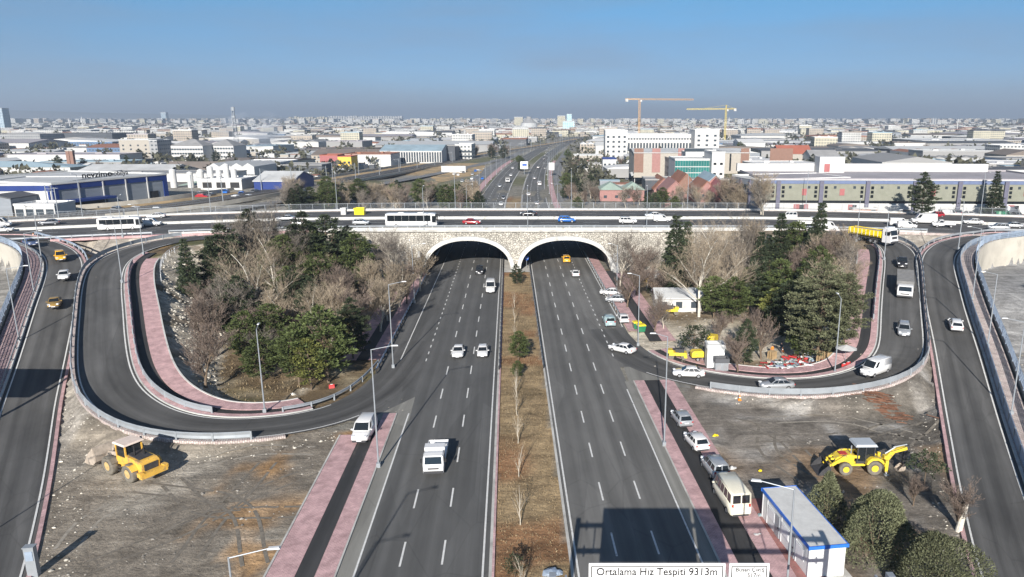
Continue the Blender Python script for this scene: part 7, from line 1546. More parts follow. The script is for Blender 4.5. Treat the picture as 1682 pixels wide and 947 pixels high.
# generic works halls, one object each
solid('unit', (.5, .5, .5))
UM = {}
def unit(kind, mt):
    k = (kind, mt)
    if k in UM: return UM[k]
    mb = MB()
    if kind == 'wall': mb.box((0, 0, .45), (1, 1, 1.1))
    elif kind == 'flat': mb.box((0, 0, 1.01), (.98, .98, .02)); mb.box((0, -.5, 1.03), (1.01, .012, .06)); mb.box((0, .5, 1.03), (1.01, .012, .06)); mb.box((-.5, 0, 1.03), (.012, .98, .06)); mb.box((.5, 0, 1.03), (.012, .98, .06)); mb.box((.2, .1, 1.08), (.06, .08, .12)); mb.box((-.25, -.15, 1.07), (.08, .05, .1))
    elif kind == 'gabx': mb.prism([(-.51, 1.0), (.51, 1.0), (0, 1.36)], -.505, .505, axis='x')
    elif kind == 'gaby': mb.prism([(-.51, 1.0), (.51, 1.0), (0, 1.36)], -.505, .505, axis='y')
    elif kind == 'multi':
        for j in range(4): mb.prism([(-.5 + j * .25, 1.0), (-.251 + j * .25, 1.0), (-.375 + j * .25, 1.22)], -.505, .505, axis='y')
    elif kind == 'vault': mb.prism([(-.505, 1.0)] + [(-.505 * math.cos(math.pi * q / 10), 1.0 + .3 * math.sin(math.pi * q / 10)) for q in range(1, 10)] + [(.505, 1.0)], -.505, .505, axis='y')
    elif kind == 'hip': mb.add([(-.52, -.52, 1), (.52, -.52, 1), (.52, .52, 1), (-.52, .52, 1), (-.2, 0, 1.4), (.2, 0, 1.4)], [(0, 1, 5, 4), (1, 2, 5), (2, 3, 4, 5), (3, 0, 4), (3, 2, 1, 0)])
    UM[k] = mb.mesh('roof' if kind != 'wall' else 'wall', M[mt]); return UM[k]
hw_pts = HWC[::2, :2]; rl_pts = RAIL[::2, :2]
placed = []
WN = dict(b_white='plain white', r_pale='plain pale grey', b_cream='beige', b_panel='steel grey', r_grey='dull grey', r_dark='charcoal', w_white='white', w_cream='cream', w_grey='grey', w_beige='beige', w_blue='blue', w_dark='dark', w_pink='pinkish', w_green='pale green'); RN = dict(r_pale='pale grey', r_white='white', r_grey='grey', r_brown='brown', r_red='red', r_bluegrey='pale blue', r_dark='dark', r_tile='rust-red', r_green='greenish', r_lilac='greyish')
KN = dict(flat='flat roof', gabx='gabled roof', gaby='gabled roof', multi='ridged roof', vault='vaulted roof', hip='hipped roof')
r = random.Random(12); nb = 0
def clearof(x, y, w_, d_):
    rad = .5 * math.hypot(w_, d_)
    if np.min(np.hypot(hw_pts[:, 0] - x, hw_pts[:, 1] - y)) < 34 + w_ * .55: return False
    if x < 0:
        i_ = int(np.argmin(np.hypot(rl_pts[:, 0] - x, rl_pts[:, 1] - y))); t_ = rl_pts[min(i_ + 1, len(rl_pts) - 1)] - rl_pts[max(i_ - 1, 0)]
        if np.hypot(*(rl_pts[i_] - (x, y))) < 20 + rad * .8 or ((x - rl_pts[i_][0]) * t_[1] - (y - rl_pts[i_][1]) * t_[0] > 0 and y < 1100): return False
    for a, b_, c, d in placed:
        if abs(a - x) < (c + w_) / 2 + 5 and abs(b_ - y) < (d + d_) / 2 + 6: return False
    return True
heroes = []
bpy.context.view_layer.update()
for o in list(bpy.data.objects):
    if o.parent is None and o.type == 'EMPTY' and o.get('category') in ('warehouse', 'warehouse wing', 'showroom', 'showroom wing', 'shed', 'hall', 'factory hall', 'office block', 'row building', 'shop', 'apartment block', 'institution', 'house', 'public building', 'office building', 'workshop', 'plant building', 'silo', 'canopy', 'chimney', 'tower'):
        xs = []; 
        for c in o.children:
            for q in c.bound_box: xs.append(o.matrix_world @ c.matrix_local @ Vector(q))
        if xs: a = min(v.x for v in xs); b_ = max(v.x for v in xs); c = min(v.y for v in xs); d = max(v.y for v in xs); placed.append(((a + b_) / 2, (c + d) / 2, b_ - a, d - c))
tries = 0
while nb < 290 and tries < 9000:
    tries += 1
    t = r.random(); Y = 330 + 1350 * t ** 1.15; X = r.uniform(-.92, .72) * Y
    if X > 30 and Y < 470 and X < 260: pass
    s = 1 + Y / 1400; w_ = r.choice((22, 30, 45, 60, 80)) * s * r.uniform(.8, 1.2); d_ = r.choice((16, 24, 34, 50)) * s * r.uniform(.8, 1.2); h_ = r.choice((4.5, 5, 6, 7, 8, 9)) * r.uniform(.85, 1.1)
    if r.random() < .07 and Y > 800: w_, d_, h_ = 26, 18, r.uniform(14, 20)
    if not clearof(X, Y, w_, d_): continue
    placed.append((X, Y, w_, d_)); nb += 1
    wm = r.choice(('b_white', 'b_white', 'r_pale', 'r_pale', 'w_cream', 'b_cream', 'r_grey', 'b_panel', 'w_beige', 'b_white', 'w_blue', 'r_dark', 'r_grey')) if h_ < 13 else r.choice(('w_white', 'w_cream', 'w_beige')); rm = r.choice(('r_pale', 'r_pale', 'r_white', 'r_white', 'r_white', 'r_grey', 'r_grey', 'r_brown', 'r_bluegrey', 'r_tile', 'r_dark', 'r_lilac', 'r_pale')); kd = r.choice(('flat', 'flat', 'gabx', 'gabx', 'gaby', 'multi', 'vault', 'hip')) if h_ < 13 else 'flat'
    where = ('west of the highway' if X < 0 else 'east of the highway') + (', nearer part' if Y < 650 else (', middle distance' if Y < 1100 else ', far distance'))
    lb = '%s %s with %s %s, %s' % (WN[wm], 'works hall' if h_ < 13 else 'tall block', RN[rm], KN[kd], where)
    o = empty('works_hall' if h_ < 13 else 'block', (X, Y, tz(X, Y)), r.choice((0, 0, 0, -.08, .06)), lb, 'works hall' if h_ < 13 else 'block', lb[:1].upper() + lb[1:] if False else 'look-alikes: ' + lb); o.scale = (w_, d_, h_)
    put('wall', unit('wall', wm), o); put('roof', unit(kd, rm), o)
# small sheds, lean-tos and containers crowded between the halls
r = random.Random(41); mb = MB(); n_ = 0
for _ in range(5200):
    Y = 360 + 1250 * r.random(); X = r.uniform(-.92, .72) * Y; w_ = r.uniform(3, 13); d_ = r.uniform(3, 11); h_ = r.uniform(2.2, 4.6)
    if X > -60 and X < 20 and Y < 420: continue
    if not clearof(X, Y, w_, d_): continue
    z_ = tz(X, Y); mi = r.choice((0, 0, 1, 2, 3, 4, 5)); mb.box((X, Y, z_ + h_ / 2), (w_, d_, h_), r.choice((0, 0, .1)), mi); mb.box((X, Y, z_ + h_ + .12), (w_ + .3, d_ + .3, .24), 0, r.choice((6, 6, 7, 7, 8, 9, 10)))
tag(mb.build('sheds', [M[k] for k in ('b_white', 'b_cream', 'b_panel', 'r_grey', 'w_grey', 'w_dark', 'r_white', 'r_pale', 'r_grey', 'r_tile', 'r_bluegrey')], loc=(0, 0, 0)), 'crowd of small sheds and containers filling the yards between the works halls', 'sheds', None, 'stuff')
# the dense city beyond, read as one mass
r = random.Random(77); cms = [M[k] for k in ('w_white', 'w_cream', 'w_grey', 'w_beige', 'r_tile', 'r_pale', 'w_dark', 'r_white', 'r_brown')]
mb = MB()
for _ in range(13000):
    Y = 1500 + 6500 * r.random() ** 1.5; X = r.uniform(-.95, .8) * Y; s = .8 + Y / 4500
    w_ = r.uniform(8, 38) * s; d_ = r.uniform(8, 34) * s; h_ = r.choice((4, 5, 6, 8, 9, 12)) * (1 if Y < 3500 else 1.25)
    if Y > 3500 and r.random() < .25: w_, h_ = r.uniform(18, 30), r.uniform(18, 34)
    mi = r.choice((0, 0, 0, 1, 2, 3)); mb.box((X, Y, h_ / 2), (w_, d_, h_), r.choice((0, .2, -.15)), mi); mb.box((X, Y, h_ + .4), (w_ * 1.02, d_ * 1.02, .8), 0, r.choice((4, 5, 5, 7, 7, 6, 8)))
def rowof(px0, px1, py, hpx, n, mi, jit=.25):
    for k in range(n):
        px = px0 + (px1 - px0) * (k + .5) / n; x, y = G(px, py + 4); d = dep(x, y); h_ = hpx * d / F * r.uniform(1 - jit, 1) ; w_ = (px1 - px0) / n * d / F * .78; mb.box((x, y, h_ / 2), (w_, 40, h_), 0, mi)
rowof(476, 540, 198, 11, 14, 1); rowof(540, 662, 197, 11, 30, 0, .12); rowof(690, 800, 198, 9, 20, 1, .4); rowof(215, 440, 199, 9, 50, 3, .6); rowof(60, 215, 200, 9, 26, 2, .7); rowof(1240, 1660, 202, 6, 60, 0, .7); rowof(800, 1000, 199, 6, 30, 2, .6)
tag(mb.build('distant_city', cms, loc=(0, 0, 0)), 'dense pale city of low roofs and blocks running to the horizon', 'city', None, 'stuff')
# trees sprinkled between the far roofs
mb = MB()
for _ in range(4200):
    Y = 400 + 4200 * r.random() ** 1.7; X = r.uniform(-.92, .75) * Y; w_ = r.uniform(2.5, 6) * (1 + Y / 2500)
    i_ = int(np.argmin(np.hypot(rl_pts[:, 0] - X, rl_pts[:, 1] - Y))); t_ = rl_pts[min(i_ + 1, len(rl_pts) - 1)] - rl_pts[max(i_ - 1, 0)]
    if X < 0 and Y < 1100 and ((X - rl_pts[i_][0]) * t_[1] - (Y - rl_pts[i_][1]) * t_[0] > 0 or np.hypot(*(rl_pts[i_] - (X, Y))) < 24): continue
    if np.min(np.hypot(hw_pts[:, 0] - X, hw_pts[:, 1] - Y)) < 26 or any(abs(a - X) < c / 2 + w_ and abs(b_ - Y) < d / 2 + w_ for a, b_, c, d in placed): continue
    for k in range(26):
        o_ = rv(r); o_.z = abs(o_.z); c = Vector((X, Y, tz(X, Y) if Y < 700 else 0)) + Vector((o_.x * w_ * .8, o_.y * w_ * .8, o_.z * w_ * 1.1 + 1)); sprig(mb, c, rv(r), w_ * .6, w_ * .2, r)
leafmat('far_foliage', (.1, .1, .07), .5); tag(mb.build('far_trees', M['far_foliage'], loc=(0, 0, 0)), 'dark bare and evergreen trees sprinkled between the far roofs', 'trees', None, 'stuff')
solid('rusty', (.16, .08, .05), rough=.95, island=.4)
# ------------------------------------------------------------------ small things of the place
root, W_ = hall('prefab_cabin', 'white prefabricated cabin with a blue roof edge beside the parked minibus', 'cabin', (0, 0), (3.05, 0), 0, 2.75, 9.3, 'cabin_wall', 'cabin_roof', 'flat', over=.05)
for ch in list(root.children):
    if ch.name.startswith('roof'): bpy.data.objects.remove(ch)
mb = MB(); mb.box((W_ / 2, 4.65, 2.86), (W_ + .12, 9.42, .16)); put('roof', mb.mesh('roof', M['cabin_roof']), root)
mb = MB(); mb.box((W_ / 2, -.1, 2.82), (W_ + .36, .08, .3)); mb.box((-.1, 4.65, 2.82), (.08, 9.4, .3)); mb.box((W_ + .1, 4.65, 2.82), (.08, 9.4, .3)); mb.box((W_ / 2, 9.4, 2.82), (W_ + .36, .08, .3)); put('blue_fascia', mb.mesh('blue_fascia', M['cabin_blue']), root)
for yy in (1.6, 4.4, 7.2): mb = MB(); mb.box((-.03, yy, 1.55), (.06, 1.5, 1.1)); fr_ = put('window', mb.mesh('window', M['white_metal']), root); mb = MB(); mb.box((-.07, yy, 1.55), (.03, 1.3, .9)); put('pane', mb.mesh('pane', M['plate']), fr_)
for yy in (3.0, 6.0): mb = MB(); mb.box((-.03, yy, 1.1), (.06, .85, 2.1)); dr = put('door', mb.mesh('door', M['galv']), root); mb = MB(); mb.box((-.09, yy - .3, 1.1), (.06, .06, .16)); put('handle', mb.mesh('handle', M['black']), dr)
for yy in (0.05, 2.3, 5.2, 8.2, 9.25): mb = MB(); mb.box((-.025, yy, 1.35), (.05, .09, 2.6)); put('wall_post', mb.mesh('wall_post', M['white_metal']), root)
x0, y0 = G(1331, 897, 2.95); x1, y1 = G(1256, 804, 2.95); root.location = (x0, y0, 0); root.rotation_euler = (0, 0, math.atan2(y1 - y0, x1 - x0) - math.pi / 2)
bx(root, 'skid', 'concrete', (W_ / 2, 4.65, .03), (W_ + 1.2, 10.4, .1))
# kiosk, grey box, shed
k_, w_ = hp(1161, 1189, 605, 571, 1.9, 'cabin_wall', 'r_pale', 'flat', zz=.1, name='kiosk', label='white site kiosk with a grey roof beside the right loop', cat='kiosk', rows=((1, 1.2, 1.9, .9, 'cabin_wall'),), over=.1)
hp(1175, 1196, 611, 595, 1.4, 'galv', 'r_dark', 'flat', zz=.1, name='utility_box', label='dark grey utility box in front of the white kiosk', cat='utility box', rows=((2, .7, 1.1, .6, 'steel'),))
hp(1078, 1152, 512, 490, 6, 'b_white', 'r_pale', 'gabx', 1.2, name='site_shed', label='low white shed with grey roof under the bare trees of the right loop', cat='shed', rows=((3, 1.4, 1.2, 1.2, None),))
hp(1062, 1108, 466, 455, 4, 'b_yellow', 'r_pale', 'flat', name='site_shed', label='small yellow and white shed behind the bare trees', cat='shed', rows=((2, 1.2, 1.3, 1.3, 'b_white'),))
# bins
for px, py, l in ((1046, 541, 'green bin with a yellow lid, nearer the road'), (1053, 546, 'green bin with a yellow lid, nearer the viewer')):
    x, y = G(px, py); t = empty('waste_bin', (x, y, .12), .2, l, 'waste bin', 'green and yellow bins'); mb = MB(); mb.loft([[(-.55, -.45, .15), (.55, -.45, .15), (.55, .45, .15), (-.55, .45, .15)], [(-.7, -.6, 1.2), (.7, -.6, 1.2), (.7, .6, 1.2), (-.7, .6, 1.2)]]); put('bin_body', mb.mesh('bin_body', M['p_green']), t); mb = MB(); mb.box((0, 0, 1.32), (1.5, 1.3, .22), top=.8); put('lid', mb.mesh('lid', M['p_yellow']), t)
    for s in (-1, 1): mb = MB(); mb.tube((s * .45, -.4, .1), (s * .5, -.4, .1), .1, .1, 8); put('wheel', mb.mesh('wheel', M['rubber']), t)
# traffic cone, barriers
def cone(px, py, l, z=.05):
    x, y, zz = Gt(px, py); t = empty('traffic_cone', (x, y, max(zz, z)), 0, l, 'traffic cone'); mb = MB(); mb.tube((0, 0, .05), (0, 0, .8), .2, .03, 12); put('cone_body', mb.mesh('cone_body', M['lamp_orange']), t); mb = MB(); mb.box((0, 0, .03), (.5, .5, .05)); put('base', mb.mesh('base', M['lamp_orange']), t); mb = MB(); mb.tube((0, 0, .35), (0, 0, .55), .135, .085, 12); put('white_band', mb.mesh('white_band', M['plate']), t)
cone(1215, 657, 'orange traffic cone below the guard rail of the right loop'); cone(1285, 578, 'orange cone among the site clutter'); cone(55, 388, 'orange cone at the tip of the left gore')
def wbar(px, py, l, ang, z=None):
    x, y, zz = Gt(px, py); t = empty('road_barrier', (x, y, zz), ang, l, 'road barrier', 'red and white barriers'); t.scale = (.62, .62, .62); mb = MB(); mb.loft([[(-.6, -.25, 0), (.6, -.25, 0), (.6, .25, 0), (-.6, .25, 0)], [(-.6, -.1, .45), (.6, -.1, .45), (.6, .1, .45), (-.6, .1, .45)], [(-.6, -.08, .85), (.6, -.08, .85), (.6, .08, .85), (-.6, .08, .85)]]); put('barrier_body', mb.mesh('barrier_body', M['panel_red']), t); mb = MB(); mb.box((0, 0, .88), (.5, .2, .08)); put('cap', mb.mesh('cap', M['plate']), t)
wbar(1386, 603, 'red plastic barrier at the bend of the right loop, left one', .3); wbar(1393, 600, 'red plastic barrier at the bend of the right loop, right one', .5); wbar(545, 637, 'red and orange barrier lying at the edge of the left trees', .4)
# electric cabinet bottom left with a long shadow
x, y = G(57, 945, 0); t = empty('speed_camera_cabinet', (x, y, 0), .15, 'slim grey-blue cabinet on a post in the bottom left corner', 'cabinet'); mb = MB(); mb.box((0, 0, 1.3), (.75, .5, 2.6)); put('housing', mb.mesh('housing', M['galv']), t); mb = MB(); mb.box((0, -.27, 1.9), (.55, .05, .8)); put('door', mb.mesh('door', M['rail_blue']), t); mb = MB(); mb.box((0, 0, 2.64), (.85, .6, .08)); put('cap', mb.mesh('cap', M['galv']), t)
# utility poles with a wire cannot be seen; leaning stump by the far right ramp
x, y, z = Gt(1574, 872); t = empty('tree_stump', (x, y, z), 0, 'cut pale trunk leaning by the far right ramp', 'tree stump'); mb = MB(); mb.tube((0, 0, -.1), (.5, .2, 2.6), .3, .22, 10); put('trunk', mb.mesh('trunk', M['bark_birch']), t); mb = MB(); mb.tube((.5, .2, 2.6), (.505, .202, 2.63), .215, .2, 10); put('cut_face', mb.mesh('cut_face', M['bark_pale']), t)
# debris heap, site materials
r = random.Random(5); mcl = [M[k] for k in ('p_teal', 'panel_red', 'rail_blue', 'plate', 'p_teal', 'mud_metal', 'dark_metal', 'rusty')]; mb = MB()
for _ in range(260):
    px = r.gauss(1305, 22); py = r.gauss(606, 6); x, y = G(px, py); a = r.uniform(0, 3.14); s = r.uniform(.3, 1.6); mb.box((x, y, tz(x, y) + r.uniform(.05, .7)), (s, r.uniform(.06, .4), r.uniform(.05, .3)), a, r.choice(range(8)))
tag(mb.build('debris', mcl, loc=(0, 0, 0)), 'heap of coloured scrap pieces beside the right loop road', 'debris', None, 'stuff')
mb = MB()
for _ in range(130):
    px = r.gauss(1450, 22); py = 678 + (px - 1450) * .28 + r.gauss(0, 3.5); x, y = G(px, py); mb.box((x, y, tz(x, y) + r.uniform(.03, .22)), (r.uniform(.6, 1.9), r.uniform(.05, .12), .08), r.uniform(-.9, .1), 0)
tag(mb.build('scrap_pile', M['rusty'], loc=(0, 0, 0)), 'low pile of rusty brown bars on the grey ground', 'scrap', None, 'stuff')
def crates(px, py, n, mt, l):
    x, y, z = Gt(px, py); t = empty('pallet', (x, y, z), r.uniform(0, 1), l, 'pallet'); mb = MB()
    for k in range(n): mb.box((0, 0, .12 + k * .2), (1.2, 1.0, .04)); mb.box((0, -.4, .05 + k * .2), (1.2, .1, .12)); mb.box((0, .4, .05 + k * .2), (1.2, .1, .12)); mb.box((0, 0, .05 + k * .2), (1.2, .1, .12))
    put('deck_board', mb.mesh('deck_board', M[mt]), t)
solid('timber', (.5, .36, .2), rough=.8, var=.2)
crates(1348, 592, 7, 'timber', 'tall stack of timber pallets under the largest pine'); crates(1358, 588, 5, 'timber', 'shorter stack of timber pallets beside the tall one'); crates(1268, 588, 6, 'timber', 'stack of pallets left of the debris heap'); crates(1210, 575, 3, 'timber', 'low stack of pallets right of the kiosk')
def umb(px, py, mt, l):
    x, y, z = Gt(px, py); t = empty('parasol', (x, y, z), 0, l, 'parasol'); mb = MB(); mb.tube((0, 0, 0), (0, 0, 2.3), .03, .03, 6); put('pole', mb.mesh('pole', M['galv']), t); mb = MB(); mb.tube((0, 0, 2.0), (0, 0, 2.5), 1.5, .05, 8); put('canopy', mb.mesh('canopy', M[mt]), t)
umb(1388, 594, 'b_white', 'white parasol among the clutter at the right bend'); umb(1378, 560, 'b_white', 'pale parasol under the pine near the pink pavement')
# boxes and rubbish bags seen on the dirt
for px, py, mt, l, s in ((1174, 716, 'p_yellow', 'crumpled yellow sheet on the ground right of the white hatchback', .32), (1248, 774, 'p_yellow', 'small yellow scrap on the stony ground', .2), (1202, 770, 'b_white', 'white sack lying right of the silver estate van', .4), (1242, 880, 'b_white', 'white rubbish bag beside the cabin', .35), (1249, 848, 'p_teal', 'pale blue sack beside the minibus', .4), (905, 942, 'rail_blue', 'blue and white plastic heap at the bottom of the median', .7)):
    x, y, z = Gt(px, py); t = MB(); 
    rock(t, 0, 0, .1, s, r); rock(t, s * .8, .1, .08, s * .7, r); o = t.build('plastic_sheet', M[mt], None, loc=(x, y, z)); tag(o, l, 'rubbish')
# people
def person(px, py, ang, label, top='navy_cloth', pose=0):
    x, y, z = Gt(px, py); root = empty('person', (x, y, z), ang, label, 'person')
    V_ = [(0, 0, .95), (0, 0, 1.2), (0, 0, 1.45), (0, .02, 1.55), (0, .03, 1.68), (0, .03, 1.78), (.1, 0, .9), (.12, .03, .5), (.12, 0, .08), (.12, .14, .04), (-.1, 0, .9), (-.13, -.04, .5), (-.14, -.08, .08), (-.14, .06, .04), (.2, 0, 1.42), (.27, .02, 1.15), (.25, .16, .92), (-.2, 0, 1.42), (-.27, .02, 1.15), (-.24, .18, .95), (.24, .22, .85), (-.23, .24, .88)]
    E_ = [(0, 1), (1, 2), (2, 3), (3, 4), (4, 5), (0, 6), (6, 7), (7, 8), (8, 9), (0, 10), (10, 11), (11, 12), (12, 13), (2, 14), (14, 15), (15, 16), (16, 20), (2, 17), (17, 18), (18, 19), (19, 21)]
    R_ = [.15, .14, .16, .06, .1, .07, .1, .07, .05, .045, .1, .07, .05, .045, .07, .05, .04, .07, .05, .04, .035, .035]
    me = bpy.data.meshes.new('body'); me.from_pydata(V_, E_, []); o = put('body', me, root); m_ = o.modifiers.new('s', 'SKIN'); sv = me.skin_vertices[0].data if me.skin_vertices else None
    if sv is None: bpy.context.view_layer.objects.active = o; sv = me.skin_vertices.new().data
    for i, q in enumerate(R_): sv[i].radius = (q, q * .8)
    sv[0].use_root = True
    ss = o.modifiers.new('u', 'SUBSURF'); ss.levels = 1; ss.render_levels = 1
    bpy.context.view_layer.update(); m2 = bpy.data.meshes.new_from_object(o.evaluated_get(bpy.context.evaluated_depsgraph_get())); bpy.data.objects.remove(o)
    m2.materials.clear(); [m2.materials.append(M[k]) for k in (top, 'skin', 'trouser_cloth')]
    for p in m2.polygons: zc = p.center.z; p.material_index = 1 if zc > 1.5 else (0 if zc > .93 else 2)
    m2.name = 'body'; put('body', m2, root); mb = MB(); mb.tube((0, .01, 1.68), (0, .0, 1.84), .115, .06, 10); put('hair', mb.mesh('hair', M['black'], True), root)
solid('skin', (.5, .3, .22), rough=.6); solid('trouser_cloth', (.04, .045, .06), rough=.9); solid('navy_cloth', (.03, .04, .07), rough=.9); solid('orange_cloth', (.8, .25, .04), rough=.8)
try:
    person(1186, 534, 2.6, 'person in dark clothes standing on the pale ground right of the small pine'); person(1268, 584, .4, 'person in an orange top near the debris heap', 'orange_cloth'); person(1283, 580, 1.9, 'person in dark clothes right of the orange-topped one')
except Exception as e: print('person', e)
# parked vehicles behind the overpass, in the yard before the green warehouse
yc = 'vehicles parked before the green warehouse'
for kind, c, px, py, a, l in (('sedan', 'p_black', 1488, 352, 90, 'black car in the yard before the green warehouse'), ('hatch', 'p_white', 1517, 353, 100, 'white car under the reddish conifer'), ('smallvan', 'p_white', 1530, 356, 20, 'white van beside the small red car'), ('hatch', 'p_red', 1537, 358, 185, 'small red car in the yard behind the overpass'), ('van', 'p_white', 1556, 357, 15, 'white van right of the small red car'), ('smallvan', 'p_grey', 1570, 354, 80, 'grey van beside the round dark tree'), ('sedan', 'p_white', 1590, 354, 90, 'white car under the right dark spruce'), ('van', 'p_green', 1645, 360, 10, 'green and white van near the right edge'), ('sedan', 'p_grey', 1668, 356, 90, 'dark grey car at the right edge of the yard'), ('van', 'p_grey', 1659, 352, 0, 'dark covered van behind the green one'), ('hatch', 'p_silver', 1432, 351, 80, 'silver car in front of the white plinth'), ('flat', 'p_orange', 1402, 347, 0, 'truck with orange side at the warehouse gateway')):
    x, y, z = Gt(px, py); vehicle(kind if kind != 'flat' else 'pickup', c, x, y, z + .03, a, l, 'car' if kind in ('sedan', 'hatch') else 'van', 'parked_car', yc)
hp(1400, 1440, 352, 344, 3, 'p_orange', 'b_white', 'flat', zz=8.6, name='container', label='orange and white container beside the warehouse gateway', cat='container'); hp(1553, 1570, 347, 342, 6, 'b_red', 'r_pale', 'flat', zz=8.6, name='container', label='dark red container before the green warehouse', cat='container')
# yellow skip and white cabinets on the far footway of the overpass
hp(582, 598, 352, 345, 1.8, 'p_yellow', 'p_yellow', 'flat', zz=10.1, name='skip', label='yellow skip on the far footway behind the coach', cat='skip'); hp(560, 568, 352, 345, 1.2, 'b_white', 'b_white', 'flat', zz=10.1, name='cabinet', label='white cabinet left of the yellow skip', cat='cabinet')
# lots with many parked cars right of the far highway and by the left loop yard
def simple_car(c):
    root = empty('parked_car'); mb = MB(); mb.loft([[(x, -h_, z0), (x, -h_, z1), (x, h_, z1), (x, h_, z0)] for x, z0, z1, h_ in ((-2.2, .3, .9, .8), (-1.6, .2, 1.0, .9), (1.0, .2, .95, .9), (2.2, .3, .65, .8))]); mb.loft([[(-1.8, -.8, .95), (1.0, -.8, .95), (1.0, .8, .95), (-1.8, .8, .95)], [(-1.2, -.62, 1.45), (.3, -.62, 1.45), (.3, .62, 1.45), (-1.2, .62, 1.45)]]); put('body', mb.mesh('body', M[c]), root)
    mb = MB(); mb.loft([[(-1.83, -.7, 1.02), (1.03, -.7, 1.02), (1.03, .7, 1.02), (-1.83, .7, 1.02)], [(-1.26, -.6, 1.38), (.36, -.6, 1.38), (.36, .6, 1.38), (-1.26, .6, 1.38)]]); put('window', mb.mesh('window', M['glass']), root); return root
r = random.Random(8); pr = {c: None for c in ('p_white', 'p_silver', 'p_grey', 'p_red', 'p_blue')}; cn = dict(p_white='white', p_silver='silver', p_grey='dark grey', p_red='red', p_blue='blue')
def lot(x0, x1, y0, y1, n, where):
    for i in range(n):
        c = r.choice(('p_white', 'p_white', 'p_white', 'p_silver', 'p_silver', 'p_grey', 'p_red', 'p_blue')); x, y, z = Gt(r.uniform(x0, x1), r.uniform(y0, y1))
        if any(abs(a - x) < w_ / 2 + 2 and abs(b_ - y) < d / 2 + 2 for a, b_, w_, d in placed): continue
        l = cn[c] + ' car parked ' + where
        if pr[c] is None: pr[c] = simple_car(c); o = pr[c]; o.location = (x, y, z + .05); o.rotation_euler = (0, 0, R(r.choice((0, 90, 80))))
        else: o = copy_tree(pr[c], (x, y, z + .05), R(r.choice((0, 90, 80, 100))))
        tag(o, l, 'car', 'cars parked ' + where + ', ' + cn[c])
lot(955, 1035, 262, 296, 70, 'in the lots east of the far highway'); lot(745, 800, 279, 300, 14, 'beside the far highway, west side'); lot(280, 420, 316, 330, 14, 'by the railway near the silos'); lot(100, 270, 335, 350, 10, 'before the blue-rimmed hall')
x, y = G(12, 505, 0); vehicle('pickup', 'p_red', x, y, .05, 80, 'dark red truck in the low yard at the left edge', 'truck', 'parked_truck'); x, y = G(4, 520, 0); vehicle('van', 'p_grey', x, y, .05, 85, 'dark van in the low yard at the left edge', 'van', 'parked_van')
# road signs over the far highway
def board(px, py, w_, h_, hp_, l, mt='sign_white', inner=None):
    x, y = G(px, py, hp_); t = empty('road_sign', (x, y, 0), 0, l, 'road sign'); mb = MB(); mb.tube((0, .2, 0), (0, .2, hp_ + h_ / 2), .18, .18, 8); put('post', mb.mesh('post', M['galv']), t); mb = MB(); mb.box((0, 0, hp_), (w_, .12, h_)); b_ = put('sign_panel', mb.mesh('sign_panel', M[mt]), t)
    if inner: mb = MB(); mb.box((w_ * .05, -.08, hp_ + h_ * .05), (w_ * .6, .03, h_ * .3)); put('blue_panel', mb.mesh('blue_panel', M[inner]), b_)
board(861, 271, 5.0, 4.8, 6, 'white direction board with a blue field over the far median', inner='sign_blue'); board(906, 273, 3.4, 4.6, 6, 'plain white direction board right of the far highway')
x, y = G(865, 441); t = empty('keep_right_sign', (x, y, .15), 0, 'round blue arrow sign at the end of the median rail by the right arch', 'traffic sign'); mb = MB(); mb.tube((0, 0, 0), (0, 0, 2.4), .05, .05, 8); put('post', mb.mesh('post', M['galv']), t); mb = MB(); mb.tube((0, -.06, 2.5), (0, -.1, 2.5), .55, .55, 20); d_ = put('disc', mb.mesh('disc', M['sign_blue']), t); mb = MB(); mb.box((.05, -.12, 2.45), (.5, .02, .12)); put('arrow', mb.mesh('arrow', M['sign_white']), d_)
# billboard row by the far railway
hp(725, 765, 283, 274, .6, 'b_white', 'b_white', 'flat', name='billboard', label='long low white billboard beside the side road', cat='billboard')
# unseen block beyond the right edge, placed for its shadow on the yard
hall('unseen_block', 'unseen grey block outside the right edge, its shadow reaching the yard', 'building', (84, 84), (120, 84), 0, 14, 28, 'w_grey', 'r_pale')
g2 = gantry(-74, -50.5, 55, (7.6, 9.3), [], 'bare sign gantry outside the left edge') if False else None
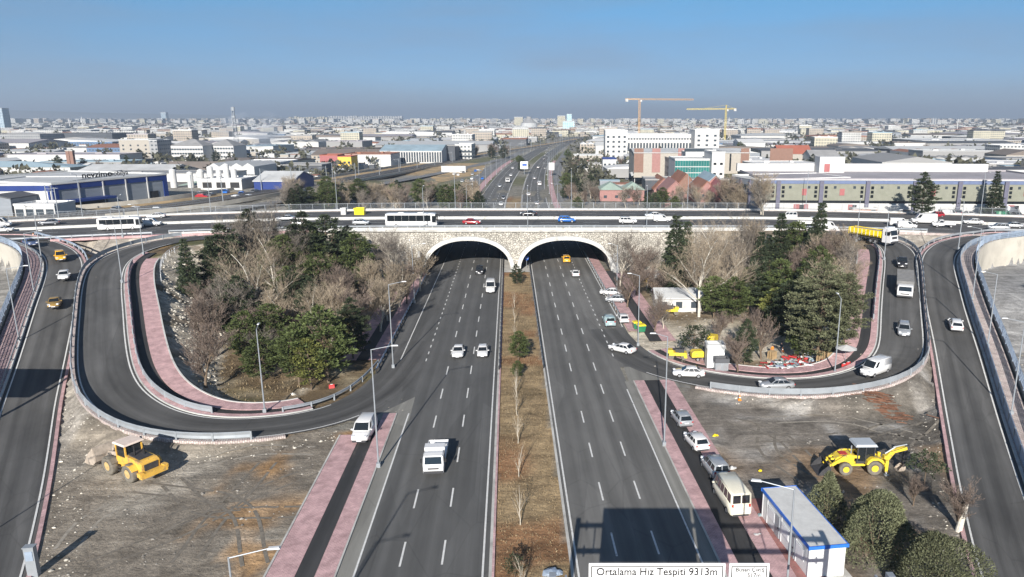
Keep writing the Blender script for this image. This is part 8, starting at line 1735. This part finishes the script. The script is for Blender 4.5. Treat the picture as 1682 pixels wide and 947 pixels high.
# smoke drifting over the halls on the left
x, y = G(425, 252); d = dep(x, y); ms = bpy.data.materials.new('smoke'); ms.use_nodes = True; N, L = nodes(ms); N.remove(N['Principled BSDF']); pv = N.new('ShaderNodeVolumePrincipled'); pv.inputs['Color'].default_value = (.75, .85, 1, 1)
tc = N.new('ShaderNodeTexCoord'); nn = N.new('ShaderNodeTexNoise'); nn.inputs['Scale'].default_value = .04; nn.inputs['Detail'].default_value = 4; L.new(tc.outputs['Object'], nn.inputs['Vector']); mm = N.new('ShaderNodeMapRange'); mm.inputs[1].default_value = .42; mm.inputs[2].default_value = .75; mm.inputs[3].default_value = 0; mm.inputs[4].default_value = .05; L.new(nn.outputs['Fac'], mm.inputs[0]); L.new(mm.outputs[0], pv.inputs['Density']); L.new(pv.outputs[0], N['Material Output'].inputs['Volume'])
mb = MB(); n1_ = 12
rings = []
for k in range(1, 9):
    f = k / 9; rr = math.sin(math.pi * f) ** .6; rings.append([(-46 + 92 * f, 26 * rr * math.cos(2 * math.pi * q / n1_), 22 + 4 * f + 20 * rr * math.sin(2 * math.pi * q / n1_)) for q in range(n1_)])
mb.loft(rings); sm = put('smoke', mb.mesh('smoke', ms, True), None, (x, y, 0)); tag(sm, 'thin bluish smoke drifting over the halls right of the telecom mast', 'smoke', None, 'stuff')
# haze
mb = MB(); a = (-15500, -500, -3); b_ = (15500, 21000, 260)
mb.box(((a[0] + b_[0]) / 2, (a[1] + b_[1]) / 2, (a[2] + b_[2]) / 2), (b_[0] - a[0], b_[1] - a[1], b_[2] - a[2])); hz = mb.build('haze', [], None, loc=(0, 0, 0)) if False else None
mh = bpy.data.materials.new('haze'); mh.use_nodes = True; N, L = nodes(mh); N.remove(N['Principled BSDF']); pv = N.new('ShaderNodeVolumePrincipled'); pv.inputs['Density'].default_value = 1.8e-4; pv.inputs['Color'].default_value = (.7, .83, 1.0, 1); pv.inputs['Anisotropy'].default_value = .2
L.new(pv.outputs[0], N['Material Output'].inputs['Volume'])
hz = mb.build('haze', mh, None, loc=(0, 0, 0)); tag(hz, 'thin bluish winter haze over the plain', 'haze', None, 'stuff')
